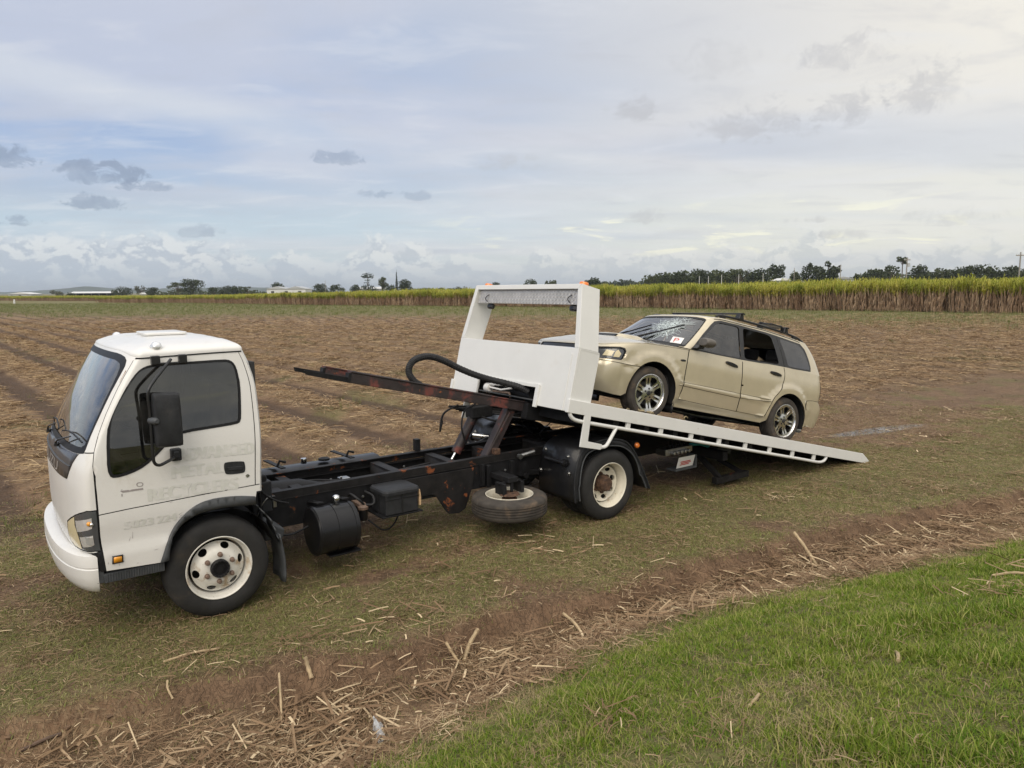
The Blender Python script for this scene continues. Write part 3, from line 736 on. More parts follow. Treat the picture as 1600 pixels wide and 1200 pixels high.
# ---- cab shell
def X(pts, S=CAB): return [(S.vx(x, z), z) for x, z in pts]
def dense_line(p, n=5): return [tuple(q)[:2] for q in spline([(a, b, 0) for a, b in p], n)]
z0tab = lerp_table([(0, 2.122), (.2, 2.122), (.42, 2.120), (.55, 2.112), (.66, 2.10), (.75, 2.091), (.84, 2.086), (1.04, 2.087), (1.25, 2.091), (1.8, 2.099), (2.0, 2.10), (3.0, 2.10)])
arch_out = [(.430, .552), (.405, .62), (.374, .702), (.315, .812), (.235, .895), (.156, .945), (.061, .970), (-.06, .972), (-.18, .958), (-.285, .936)]
arch_in = [(.372, .56), (.362, .64), (.338, .720), (.290, .79), (.238, .836), (.18, .866), (.121, .882), (0, .893), (-.12, .890), (-.216, .880), (-.29, .872)]
outer = [(0, .62), (.5, .60), (.8, .58), (.95, .565), (1.006, .571)]+X([(.78, .571), (.43, .552), (.375, .552)])+X(dense_line(arch_in, 3))+X([(-.292, .93), (-.30, .974), (-.375, .979)])+[(1.999, .98), (1.999, 2.10)]
outer += [(v, z0tab(v)) for v in linspace(1.95, 0, 34)]
ws = [(0, 2.103), (0.214, 2.103), (0.419, 2.102), (0.522, 2.096), (0.627, 2.083), (0.702, 2.059), (0.741, 2.022), (0.748, 1.957), (0.743, 1.846), (0.742, 1.685), (0.73, 1.544), (0.726, 1.453), (0.713, 1.424), (0.629, 1.417), (0.525, 1.412), (0.288, 1.408), (0, 1.408)]
ws_in = [(0, 2.06), (0.214, 2.06), (0.42, 2.058), (0.523, 2.049), (0.606, 2.035), (0.659, 2.007), (0.685, 1.955), (0.699, 1.845), (0.705, 1.684), (0.696, 1.542), (0.681, 1.481), (0.628, 1.461), (0.524, 1.456), (0.287, 1.452), (0, 1.452)]
cowl = [(0, 1.406), (.289, 1.406), (.525, 1.410), (.629, 1.415), (.605, 1.398), (.565, 1.345), (.487, 1.222), (.394, 1.218), (.304, 1.216), (.106, 1.214), (0, 1.214)]
hl = [(1.013, 1.022), (0.868, 1.023), (0.728, 1.001), (0.62, 0.974), (0.505, 0.932), (0.417, 0.888), (0.4, 0.839), (0.396, 0.776), (0.435, 0.739), (0.496, 0.724), (0.608, 0.723), (0.749, 0.728), (0.921, 0.735), (1.009, 0.728), (1.017, 0.872)]
hl_cream = [(0.604, 0.963), (0.505, 0.926), (0.429, 0.886), (0.412, 0.841), (0.41, 0.781), (0.448, 0.746), (0.51, 0.732), (0.608, 0.73), (0.665, 0.732), (0.667, 0.772), (0.641, 0.84), (0.598, 0.903)]
hl_a = [(0.616, 0.937), (0.776, 0.96), (0.958, 0.977), (0.953, 0.9), (0.776, 0.878), (0.638, 0.857), (0.619, 0.895)]
hl_b = [(0.668, 0.822), (0.8, 0.839), (0.953, 0.848), (0.943, 0.775), (0.798, 0.761), (0.694, 0.75), (0.678, 0.783)]
filler = [(0, .745), (.15, .74), (.30, .725), (.47, .70), (.652, .712), (1.011, .723), (1.007, .571), (.72, .5), (0, .5)]
seam = [(0.836, 2.063), (0.842, 2.018), (0.833, 1.875), (0.845, 1.697), (0.871, 1.548), (0.909, 1.438), (0.974, 1.35), (1.011, 1.27), (1.02, 1.15), (1.021, 1.03), (1.021, 0.9), (1.015, 0.72), (1.005, 0.571)]
win = [(1.018, 1.985), (.998, 1.9), (.984, 1.80), (.978, 1.707), (.992, 1.620), (1.022, 1.508), (1.062, 1.370), (1.088, 1.262), (1.118, 1.238), (1.209, 1.255), (1.290, 1.298), (1.344, 1.363), (1.396, 1.440), (1.440, 1.485), (1.500, 1.508), (1.687, 1.518), (1.84, 1.528), (1.872, 1.545), (1.878, 1.639), (1.886, 1.93), (1.876, 1.995), (1.845, 2.026), (1.78, 2.036), (1.473, 2.033), (1.20, 2.032), (1.12, 2.028), (1.06, 2.016)]
win = chaikin(win, 1)
wg = poly_off(win, -.020)
win_main = [p for p in wg]
crease = [(1.020, .989), (1.185, 1.000), (1.405, 1.009), (1.638, 1.019), (1.995, 1.029)]
rear_seam = [(1.966, 1.025), (1.966, 1.435), (1.964, 1.883), (1.962, 2.09)]
drip = [(v, z0tab(v)-.010) for v in linspace(.86, 1.995, 28)]
door_poly = seam[::-1][3:]+[(v, z0tab(v)-.012) for v in linspace(.90, 1.95, 14)]+rear_seam[::-1]+crease[::-1][1:]
flare = X(dense_line(arch_out, 3))+X(dense_line(arch_in, 3))[::-1]
handle_r = chaikin(X([(-.060, 1.232), (-.066, 1.158), (-.085, 1.145), (-.20, 1.138), (-.222, 1.152), (-.22, 1.222), (-.205, 1.234), (-.08, 1.245)]), 2)
lock_r = oval(*X([(-.237, 1.111)])[0], .012, .013, 0)
indic = X([(.742, .674), (.674, .672), (.674, .616), (.746, .616)]); indic_in = poly_off(indic, -.009)
regs = [('door', door_poly, 0.0), ('windscreen_seal', ws, .002), ('windscreen', ws_in, -.003), ('front_panel', cowl, .004),
        ('headlight_gap', poly_off(hl, .008), -.008), ('filler_panel', filler, -.012), ('headlight', hl, 0.0), ('turn_lens', hl_cream, .003), ('reflector', hl_a, .002), ('reflector', hl_b, .002),
        ('gap', strip(seam, .013), -.009), ('gap', strip(rear_seam, .007), -.006), ('gap', strip(crease, .007), -.006), ('gap', strip(drip, .010), .004), ('gap', strip([(.72, 1.430), (.905, 1.436)], .008), -.005),
        ('rust_patch', chaikin([(.805, 2.0), (.822, 1.985), (.820, 1.93), (.812, 1.90), (.803, 1.93), (.800, 1.97)], 2), .001), ('window_seal', win, .003), ('window', wg, -.004), ('handle_recess', handle_r, .004), ('lock', lock_r, .003), ('wheel_arch_flare', flare, .018), ('indicator_base', indic, .008), ('indicator', indic_in, .014)]
res = panels(CAB.P, outer, regs, [.05, .1, .2, .3, .4, .5, .58, .65, .7, .75, .8, .84, .88, .91, .94, .97, 1.0, 1.03]+linspace(1.08, 1.98, 18), linspace(.56, 2.12, 36), 'cab_shell')
# rear wall, sides mirrored
both = (1, -1)
o = panel_obj(res, 'cab_shell', 'cab_body', M['white_cab'], truck, both)
shell = o
mbr = MB()
mbr.grid(lambda v, z: (CAB.P(v, z)[0], CAB.P(v, z)[1], z), linspace(2.0, 3.0, 10), linspace(.98, 2.10, 12)); mbr.grid(lambda v, z: (CAB.P(v, z)[0], -CAB.P(v, z)[1], z), linspace(2.0, 3.0, 10), linspace(.98, 2.10, 12), True)
mbr.build('rear_wall', M['white_cab'], truck, 0, 60)
def roof_pt(v, t, sg=1):
    x0, y0, _ = CAB.P(min(v, 3), z0tab(v)); k = sstep(.5, 1.0, v); n = 2.0+.75*k if v <= 1 else 2.75-.2*sstep(1.9, 2.2, v)
    H = 2.197-z0tab(v); cx = .10
    s = max(0.0, math.cos(t))**(2/n); h = max(0.0, math.sin(t))**(2/n)
    x, y = cx+(x0-cx)*s, y0*s
    rib = .006*max(0, math.cos(2*math.pi*y/.30))*sstep(.80, .66, abs(y))*sstep(.42, .34, x)*sstep(-.30, -.22, x)
    return (x, y*sg, z0tab(v)+H*h+rib)
ts = [0, .03, .07, .12, .18, .25, .33, .42, .52, .63, .75, .88, 1.02, 1.16, 1.30, 1.42, 1.52, math.pi/2]
vs = linspace(0, .8, 12)+linspace(.84, 1.2, 8)+linspace(1.25, 1.9, 14)+linspace(1.93, 2.3, 8)+linspace(2.4, 3.0, 5)
rf = MB(); rf.grid(lambda v, t: roof_pt(v, t), vs, ts); rf.grid(lambda v, t: roof_pt(v, t, -1), vs, ts, True)
roof = rf.build('cab_roof', M['white_cab'], truck, 0, 50)
doors = []
for sg in both:
    d = panel_obj(res, 'door', 'door', M['white_cab'], truck, (sg,)); doors.append(d)
    panel_obj(res, 'window_seal', 'window_seal', M['seal_rubber'], d, (sg,))
    panel_obj(res, 'window', 'window', M['glass_tint'], d, (sg,))
    panel_obj(res, 'handle_recess', 'door_handle', M['black_plastic'], d, (sg,))
    panel_obj(res, 'lock', 'door_lock', M['steel'], d, (sg,))
    panel_obj(res, 'wheel_arch_flare', 'wheel_arch_flare', M['grey_plastic'], truck, (sg,), solid=.03)
    h = panel_obj(res, 'headlight', 'headlight', M['lamp_dark'], truck, (sg,))
    panel_obj(res, 'turn_lens', 'turn_lens', M['lamp_cream'], h, (sg,))
    panel_obj(res, 'reflector', 'reflector', M['lamp_white'], h, (sg,))
    ind = panel_obj(res, 'indicator_base', 'side_indicator', M['car_black'], truck, (sg,), solid=.012)
    panel_obj(res, 'indicator', 'lens', M['amber'], ind, (sg,), solid=.01)
    hb = MB(); hb.prism([(-.088, 1.205), (-.20, 1.197), (-.20, 1.168), (-.088, 1.176)], sg*1.0, sg*1.012); hb.build('handle_bar', M['black_plastic'], d, .004)
    if sg < 0: continue
    for v_, z_, r_, m_ in ((.90, .935, .017, 'amber'), (.945, .93, .014, 'chrome')):
        q_ = CAB.P(v_, z_); mb = MB(); mb.lathe([(r_, -.004), (r_*.95, .006), (r_*.6, .012), (0, .014)], 12, 'y', (q_[0], q_[1]+.002, q_[2])); mb.build('bulb', M[m_], h, 0, 50)
    for k_ in range(9):
        mb = MB(); q0 = CAB.P(.80+.019*k_, .838); q1 = CAB.P(.80+.019*k_, .78); mb.tube([(q0[0]+.003, q0[1]+.003, q0[2]), (q1[0]+.003, q1[1]+.003, q1[2])], .0026, 5); mb.build('lens_rib', M['lamp_white'], h, 0, 60)
panel_obj(res, 'rust_patch', 'rust_patch', M['rust_stain'], truck, (1,))
wsn = panel_obj(res, 'windscreen', 'windscreen', M['glass_front'], truck, both)
panel_obj(res, 'windscreen_seal', 'seal', M['seal_rubber'], wsn, both)
gp = cw = panel_obj(res, 'front_panel', 'front_panel', M['panel_black'], truck, both, solid=.008)
for sg in both:
    panel_obj(res, 'headlight_gap', 'headlight_gap', M['gap_dark'], truck, (sg,)); tag(panel_obj(res, 'gap', 'panel_gap', M['gap_dark'], truck, (sg,)), kind='stuff'); panel_obj(res, 'filler_panel', 'filler_panel', M['seal_rubber'], truck, (sg,))
lp = MB(); lp.grid(lambda v, k: Vector(CAB.P(v, 1.322-.006*k)) + Vector((.012*(1-abs(k)), 0, 0)), linspace(0, .54, 20), [-1, 0, 1]); lp.grid(lambda v, k: (CAB.P(v, 1.322-.006*k)[0]+.012*(1-abs(k)), -CAB.P(v, 1.322-.006*k)[1], 1.322-.006*k), linspace(0, .54, 20), [-1, 0, 1], True)
lp.build('ledge', M['grey_plastic'], cw, 0, 60)
# lettering on cab
def on_side(off, slope=0.0, x0=0, z0=0):
    def f(u, h):
        x = x0-u; z = z0+h+slope*u; v = CAB.vx(x, z); p = CAB.P(v, z); return (p[0], p[1]+off, p[2])
    return f
for body, x0, z0, sz, w, sl in (('ADVANCED', .275, 1.302, .132, .56, -.03), ('METAL', .318, 1.176, .128, .37, -.02), ('RECYCLERS', .486, 1.033, .135, .635, -.02)):
    lettering('sign_lettering', body, sz, on_side(.0016, sl, x0, z0), M['ghost_letters'], doors[0], w, .018)
lettering('sign_lettering', '5023', .082, on_side(.002, .01, .655, .852), M['ghost_letters'], truck, .19, .010)
lettering('sign_lettering', '224', .082, on_side(.002, .01, .435, .854), M['ghost_letters'], truck, .13, .010)
def on_front(y0, z0, off):
    def f(u, h):
        y = y0+u; z = z0+h; v = CAB.vy(abs(y), z); p = CAB.P(v, z); return (p[0]+off, math.copysign(p[1], y), p[2])
    return f
lettering('front_lettering', 'ISUZU', .105, on_front(-.39, 1.228, .0065), M['silver_letters'], gp, .82)
dc = MB()
for poly in ([(.662, 1.142), (.512, 1.139), (.512, 1.127), (.645, 1.126)], [(.655, 1.118), (.648, 1.118), (.648, 1.100), (.655, 1.100)], [(.655, 1.150), (.646, 1.150), (.646, 1.146), (.655, 1.146)]):
    dc.add([on_side(.002)(-x, z) for x, z in poly], [(0, 1, 2, 3)])
ring = chaikin([(.554, 1.187), (.508, 1.182), (.51, 1.150), (.554, 1.154)], 2); rin = [(.531+(x-.531)*.72, 1.168+(z-1.168)*.66) for x, z in ring]; k = len(ring)
dc.add([on_side(.002)(-x, z) for x, z in ring+rin], [(i, (i+1) % k, k+(i+1) % k, k+i) for i in range(k)])
dc.build('worn_decal', M['decal_grey'], doors[0], 0, 0)
sc = MB()   # scratches on the cab corner
rs = random.Random(3)
for x, z, l, a in ((.60, .80, .05, 1.5), (.62, .775, .03, 1.2), (.27, .90, .03, .5), (.262, .885, .028, .2), (.268, .872, .03, -.1), (.70, .60, .012, 1.4), (.58, .585, .014, 0), (.45, .66, .03, .1), (.15, 1.07, .012, .4), (.05, 1.05, .01, 1), (.33, 1.0, .02, .1), (.77, .63, .02, 1.5)):
    f = on_side(.0018); dx, dz = math.cos(a)*l/2, math.sin(a)*l/2; nx, nz = -math.sin(a)*.0015, math.cos(a)*.0015
    sc.add([f(-x+i*dx+j*nx, z+i*dz+j*nz) for i, j in ((-1, -1), (1, -.3), (1, .3), (-1, 1))], [(0, 1, 2, 3)])
tag(sc.build('paint_scratches', M['decal_grey'], truck, 0, 0), kind='stuff')
# bumper
BP = PlanLoft(xf=lambda z: 1.068, xr=lambda z: .6, ys=lambda z: .985, D=lambda z: .255, n=2.4, Dr=lambda z: .01, nr=2)
bprof = [(-.13, .705), (-.03, .705), (-.006, .690), (0, .660), (0, .605), (-.006, .600), (-.006, .594), (0, .588), (-.004, .53), (-.02, .465), (-.05, .415), (-.085, .395), (-.13, .39)]
vend = BP.vx(.835, .5)
def bpt(v, k, sg):
    d, z = bprof[k]; p = Vector(BP.P(v, z)); h = 1e-3; q = Vector(BP.P(v+h, z))-Vector(BP.P(max(v-h, 0), z)); n = Vector((-q.y, q.x, 0)) if q.y < 0 else Vector((q.y, -q.x, 0)); n.normalize()
    rise = -.06*sstep(.5, .0, v)*(z < .52)
    return (p.x+n.x*d, sg*(p.y+n.y*d), z+rise*(.0))
bm_ = MB(); vv = linspace(0, .6, 12)+linspace(.64, vend, 16); kk = list(range(len(bprof)))
bm_.grid(lambda v, k: bpt(v, k, 1), vv, kk); bm_.grid(lambda v, k: bpt(v, k, -1), vv, kk, True)
for sg in both: bm_.add([bpt(vend, k, sg) for k in kk], [tuple(kk)])
bumper = bm_.build('bumper', M['white_cab'], truck, 0, 35)
# step below the door and the dark corner behind the bumper
for sg in both:
    mb = MB(); mb.box(.40, .80, sg*.80, sg*.975, .475, .545)
    for i in range(22): mb.box(.42+.017*i, .428+.017*i, sg*.975, sg*.981, .48, .54)
    mb.build('step', M['grey_plastic'], truck, .006)
    mb = MB(); mb.prism([(.80, .48), (.845, .48), (.85, .73), (.82, .74), (.79, .72)], sg*.78, sg*.968); mb.build('corner_filler', M['grey_plastic'], truck, .004)
# inner arch liner and torn mudflap behind the front wheel
for sg in both:
    mb = MB()
    ar = [(.40*math.cos(a)*1.18, .395+.40*math.sin(a)*1.2) for a in linspace(R(12), R(168), 14)]
    mb.grid(lambda i, y: (ar[int(i)][0], y*sg, ar[int(i)][1]), list(range(14)), [.45, .70, .965]); mb.build('arch_liner', M['gap_dark'], truck, 0, 60)
    mb = MB(); fl = spline([(-.30, .865, 0), (-.35, .80, 0), (-.42, .71, .02), (-.455, .62, .03), (-.48, .53, .02)], 5)
    mb.grid(lambda i, w: (fl[int(i)].x-.01*w, sg*(.96-.20*w-fl[int(i)].z+.02*math.sin(i*1.3+w*4)), fl[int(i)].y), list(range(len(fl))), [0, .2, .45, .7, 1])
    m_ = mb.build('torn_splash_guard', M['grey_plastic'], truck, 0, 60); sm = m_.modifiers.new('sheet', 'SOLIDIFY'); sm.thickness = .01
    mb = MB(); mb.grid(lambda y, z: (-.50-.03*math.sin(z*6)+.008*math.sin(y*31), y*sg, z), linspace(.66, .93, 9), linspace(.14, .56, 8)); m_ = mb.build('mud_flap', M['grey_plastic'], truck, 0, 60); sm = m_.modifiers.new('sheet', 'SOLIDIFY'); sm.thickness = .01
# near and far mirrors
for sg in both:
    mm = empty('door_mirror'); mm.parent = truck
    S_ = lambda p: (p[0], sg*p[1], p[2])
    hz = chaikin([(.270, 1.452), (.435, 1.458), (.446, 1.475), (.448, 1.835), (.432, 1.850), (.280, 1.842), (.264, 1.828), (.258, 1.468)], 2)
    mb = MB(); rings = []
    for y, k in ((1.155, .93), (1.165, 1.0), (1.20, 1.0), (1.225, .94), (1.235, .82)):
        rings.append([(.353+(x-.353)*k, sg*y, 1.655+(z-1.655)*k) for x, z in hz])
    mb.loft(rings); mb.build('mirror_housing', M['black_plastic'], mm, 0, 40)
    mb = MB(); mb.tube([S_(p) for p in spline([(.275, 1.03, 2.065), (.30, 1.06, 2.045), (.40, 1.14, 1.95), (.455, 1.175, 1.885), (.468, 1.18, 1.83), (.462, 1.18, 1.70), (.462, 1.18, 1.42), (.455, 1.175, 1.35), (.42, 1.16, 1.325), (.36, 1.12, 1.335), (.30, 1.06, 1.345)], 5)], .0115); mb.build('mirror_arm', M['car_black'], mm, 0, 60)
    mb = MB(); mb.box(.155, .212, sg*.955, sg*1.005, 2.03, 2.095); mb.box(.338, .398, sg*.955, sg*1.005, 2.03, 2.095); mb.box(.155, .398, sg*.975, sg*1.0, 2.026, 2.043); mb.build('mirror_bracket', M['car_black'], mm, .006)
    mb = MB(); mb.box(.245, .318, sg*.995, sg*1.055, 1.315, 1.405); mb.box(.262, .302, sg*1.05, sg*1.07, 1.335, 1.39); mb.build('lower_bracket', M['black_plastic'], mm, .012)
    mb = MB(); mb.tube([S_((.462, 1.17, 1.655)), S_((.436, 1.235, 1.655)), S_((.432, 1.25, 1.655))], [.024, .026, .014], 12); mb.build('swivel', M['grey_plastic'], mm, 0, 40)
# roof marker lamps and vent
for sg in both:
    ml = empty('roof_marker_lamp'); ml.parent = truck
    zb = 2.128
    mb = MB(Matrix.Translation((.335, sg*.85, zb)) @ Matrix.Rotation(R(-34*sg), 4, 'X')); mb.lathe([(.046, -.012), (.046, .010), (.043, .016), (0, .017)], 22, 'z'); mb.build('lamp_base', M['car_black'], ml, 0, 40)
    mb = MB(Matrix.Translation((.335, sg*.85, zb)) @ Matrix.Rotation(R(-34*sg), 4, 'X')); mb.lathe([(.042, .014), (.040, .034), (.032, .052), (.018, .062), (0, .065)], 22, 'z'); mb.build('lens', M['lamp_white'], ml, 0, 50)
mb = MB(); mb.loft([[(.12+a*.165*k, -.02+b*.22*k, z) for a, b in chaikin(dens([(-1, -1), (1, -1), (1, 1), (-1, 1)], .5), 2)] for z, k in ((2.185, .95), (2.202, .95), (2.203, 1.0), (2.216, 1.0), (2.222, .95))]); mb.build('roof_vent', M['white_cab'], truck, 0, 40)
# wipers
for y0, y1 in ((.30, .84), (-.42, .12)):
    wp = empty('wiper'); wp.parent = truck
    def sf(y, z, o=.022): v = CAB.vy(abs(y), z); p = CAB.P(v, z); return Vector((p[0]+o, math.copysign(p[1], y), p[2]+o*.4))
    mb = MB(); mb.tube([sf(y0-.02, 1.405, .03), sf(y0+.10, 1.445, .04), sf((y0+y1)/2+.09, 1.505, .03)], [.008, .006, .005], 6); mb.build('wiper_arm', M['car_black'], wp, 0, 60)
    mb = MB(); mb.tube([sf(y0+(y1-y0)*i/8+.04, 1.505+.03*(1-(i/4-1)**2)-.012*i/8) for i in range(9)], .006, 6); mb.build('wiper_blade', M['seal_rubber'], wp, 0, 60)
    mb = MB(); mb.lathe([(.020, 0), (.020, .02), (.010, .03), (0, .031)], 12, 'z', tuple(sf(y0-.02, 1.385, .012))); mb.build('wiper_pivot', M['car_black'], wp)
# cab interior
mb = MB(); mb.box(-.33, .78, -.92, .92, .93, .98); mb.box(-.36, -.33, -.92, .92, .98, 2.0); mb.build('cab_floor', M['interior_dark'], truck)
for y in (.48, -.48, 0):
    w = .25 if y else .18
    st = empty('cab_seat'); st.parent = truck
    mb = MB(); mb.box(-.22, .26, y-w, y+w, .98, 1.22); mb.build('seat_base', M['interior_grey'], st, .05)
    mb = MB(); mb.prism([(-.24, 1.2), (-.10, 1.2), (-.20, 1.78), (-.29, 1.78)], y-w, y+w); mb.build('seat_back', M['interior_grey'], st, .04)
mb = MB(); mb.prism([(.50, 1.02), (.84, 1.02), (.86, 1.36), (.70, 1.40), (.56, 1.30)], -.74, .74); mb.build('dashboard', M['interior_grey'], truck, .03)
mb = MB(Matrix.Translation((.44, -.48, 1.42)) @ Matrix.Rotation(R(-35), 4, 'Y')); cr = [(.20*math.cos(a), .20*math.sin(a), 0) for a in linspace(0, 2*math.pi, 29)]; mb.tube(cr, .014, 8, False); mb.bar((-.19, 0, -.01), (.19, 0, -.01), .04, .02); mb.tube([(0, 0, 0), (0, 0, -.3)], .03, 8); mb.build('steering_wheel', M['interior_dark'], truck, 0, 60)
# ---- wheels
truck_wheel(truck, (0, .945, .395), 1, True, M['white_wheel'], rot=.35)
truck_wheel(truck, (0, -.945, .395), -1, True, M['white_wheel'], rot=.1)
for sg in both: truck_wheel(truck, (-4.146, sg*1.045, .395), sg, False, M['cream_wheel'], rot=.2, dual=True)
sp = truck_wheel(truck, None, 1, False, M['cream_wheel'], 'spare_wheel', rot=.5, rubber='dusty_tyre', M4=Matrix.Translation((-3.0, .72, .425)) @ Matrix.Rotation(R(90), 4, 'X'))
# ---- chassis
for sg in both:
    mb = MB()
    y1, y0 = sg*.365, sg*.30
    mb.box(-6.35, .9, y1-sg*.008, y1, .43, .685); mb.box(-6.35, .9, y0, y1-sg*.008, .677, .685); mb.box(-6.35, .9, y0, y1-sg*.008, .43, .438)
    mb.build('chassis_rail', M['chassis_black'], truck)
    mb = MB(); mb.box(-6.35, -.62, y1-sg*.008, y1+sg*.003, .693, .765); mb.box(-6.35, -.62, y0, y1-sg*.008, .757, .765); mb.box(-6.35, -.62, y1, y1+sg*.012, .686, .694); mb.build('sub_frame_rail', M['rusty_black'], truck)
for x in (-.72, -.92, -1.95, -2.62, -3.25, -4.0, -4.9, -5.8):
    mb = MB(); mb.box(x-.05, x+.05, -.30, .30, .70, .735); mb.box(x-.05, x-.042, -.30, .30, .60, .70); mb.box(x+.042, x+.05, -.30, .30, .60, .70); mb.build('cross_member', M['rusty_black'], truck, .004)
# gearbox, shaft, pipes between the rails
mb = MB(); mb.tube([(-.3, 0, .62), (-1.0, 0, .60), (-1.25, 0, .58)], [.18, .16, .10], 14); mb.build('gearbox', M['chassis_black'], truck, 0, 50)
mb = MB(); mb.tube([(-1.2, 0, .56), (-4.0, 0, .46)], .045, 10); mb.build('prop_shaft', M['chassis_black'], truck, 0, 60)
mb = MB(); mb.tube([(-4.146, -.75, .40), (-4.146, -.2, .40)], .07, 12); mb.tube([(-4.146, .75, .40), (-4.146, .2, .40)], .07, 12); mb.tube([(-4.146, -.22, .40), (-4.146, -.1, .40), (-4.146, .1, .40), (-4.146, .22, .40)], [.1, .2, .2, .1], 16); mb.build('rear_axle', M['chassis_black'], truck, 0, 60)
mb = MB(); mb.box(-.06, .06, -.75, .75, .33, .43); mb.build('front_axle', M['chassis_black'], truck, .02)
for sg in both:
    mb = MB(); mb.tube(spline([(-3.45, sg*.42, .52), (-4.146, sg*.42, .47), (-4.85, sg*.42, .53)], 6), .035, 6); mb.build('leaf_spring', M['chassis_black'], truck, 0, 60)
    mb = MB(); mb.prism([(-3.36, .50), (-3.48, .50), (-3.44, .66), (-3.40, .66)], sg*.37, sg*.45); mb.tube([(-3.42, sg*.36, .50), (-3.42, sg*.48, .50)], .03, 10); mb.build('spring_hanger', M['chassis_black'], truck)
rr = random.Random(5)
for i in range(9):
    y = -.24+.06*i; z = .60+.05*rr.random()
    mb = MB(); mb.tube(spline([(-.75-.3*rr.random(), y, z), (-1.2, y+.05*rr.uniform(-1, 1), z+.03), (-1.7, y+.08*rr.uniform(-1, 1), z-.02), (-2.3-.6*rr.random(), y*.8, z+.02)], 5), rr.choice((.009, .012, .016)), 6); mb.build('brake_hose', M['hose_black'], truck, 0, 60)
mb = MB(); mb.box(-1.52, -1.42, -.05, .05, .62, .70); mb.tube([(-1.4, .1, .69), (-1.4, .1, .74)], .012, 6); mb.build('valve_block', M['steel'], truck, .006)
for k, (x, y, z) in enumerate([(-.95, .37, .56), (-1.5, .37, .58), (-2.05, .37, .60), (-2.12, .37, .52), (-2.9, .37, .60), (-2.9, .37, .50), (-3.2, .37, .58), (-1.45, -.29, .62), (-2.0, -.29, .6), (-2.3, -.29, .63), (-2.75, -.29, .6), (-2.8, -.29, .66)]):
    mb = MB(); s_ = 1 if y > 0 else 1; mb.lathe([(.013, 0), (.013, .010), (.006, .012), (0, .016)], 8, 'y', (x, y-.002, z)); mb.build('frame_bolt', M['steel'], truck)
# front end of the frame behind the cab: filler box, brackets, hoses
mb = MB(); mb.prism([(-.50, .62), (-.60, .62), (-.60, .90), (-.50, .90)], .30, .46); mb.build('coolant_tank', M['black_plastic'], truck, .015)
mb = MB(); mb.lathe([(.03, .90), (.03, .925), (0, .926)], 14, 'z', (-.55, .38, 0)); mb.build('coolant_cap', M['black_plastic'], truck)
mb = MB(); mb.box(-.65, -.62, .37, .41, .64, .70); mb.tube(spline([(-.64, .40, .74), (-.56, .47, .76), (-.50, .47, .70), (-.46, .45, .60)], 5), .006, 7); mb.build('light_bracket', M['steel'], truck, .004)
mb = MB(); mb.prism([(-.44, .44), (-.60, .44), (-.62, .52), (-.50, .60), (-.46, .60)], .46, .70); mb.build('grey_bracket', M['grey_plastic'], truck, .02)
mb = MB(); mb.tube(spline([(-.40, .74, .90), (-.44, .62, .78), (-.46, .56, .62), (-.49, .60, .50)], 6), .014, 7); mb.tube(spline([(-.42, .60, .95), (-.5, .5, .82), (-.62, .46, .72), (-.75, .42, .66)], 6), .010, 7); mb.tube(spline([(-.5, .62, .47), (-.7, .60, .43), (-.9, .55, .46)], 6), .010, 7); mb.build('cab_hose', M['hose_black'], truck, 0, 60)
mb = MB(); mb.bar((-.44, .50, .93), (-.64, .36, .73), .03, .012); mb.build('rusty_stay', M['rust'], truck, .003)
mb = MB(); mb.prism([(-.42, .60), (-.56, .60), (-.56, .96), (-.42, .96)], -.45, .45); mb.build('cab_mount', M['chassis_black'], truck, .02)
# air / oil tank
tk = empty('oil_tank'); tk.parent = truck
mb = MB(Matrix.Translation((0, .62, .42))); mb.lathe([(0, -.872), (.17, -.874), (.205, -.880), (.22, -.895), (.222, -.90), (.216, -.905), (.216, -1.235), (.22, -1.24), (.215, -1.26), (.19, -1.27), (0, -1.275)], 40, 'x'); mb.build('tank_drum', M['gloss_black'], tk, 0, 35)
for x in (-.905, -1.07, -1.233): mb = MB(Matrix.Translation((0, .62, .42))); mb.lathe([(.2165, x+.014), (.2215, x+.012), (.2215, x-.012), (.2165, x-.014)], 40, 'x'); mb.f = mb.f[:-2]; mb.build('tank_band', M['gloss_black'], tk, 0, 35)
mb = MB(); mb.lathe([(.018, .63), (.02, .645), (.032, .655), (.036, .668), (.036, .690), (.028, .704), (.012, .712), (0, .713)], 18, 'z', (-1.13, .60, 0)); mb.build('filler_cap', M['chrome'], tk, 0, 45)
mb = MB(); mb.tube([(-1.15, .62, .18), (-1.15, .62, .21)], .05, 12); mb.box(-1.30, -1.0, .50, .74, .185, .20); mb.tube([(-1.05, .62, .15), (-1.05, .62, .2)], .02, 8); mb.build('tank_drain', M['gloss_black'], tk, .004)
mb = MB(); mb.bar((-.98, .365, .62), (-.98, .60, .66), .07, .012); mb.bar((-1.22, .365, .62), (-1.22, .60, .66), .07, .012); mb.build('tank_bracket', M['chassis_black'], tk, .003)
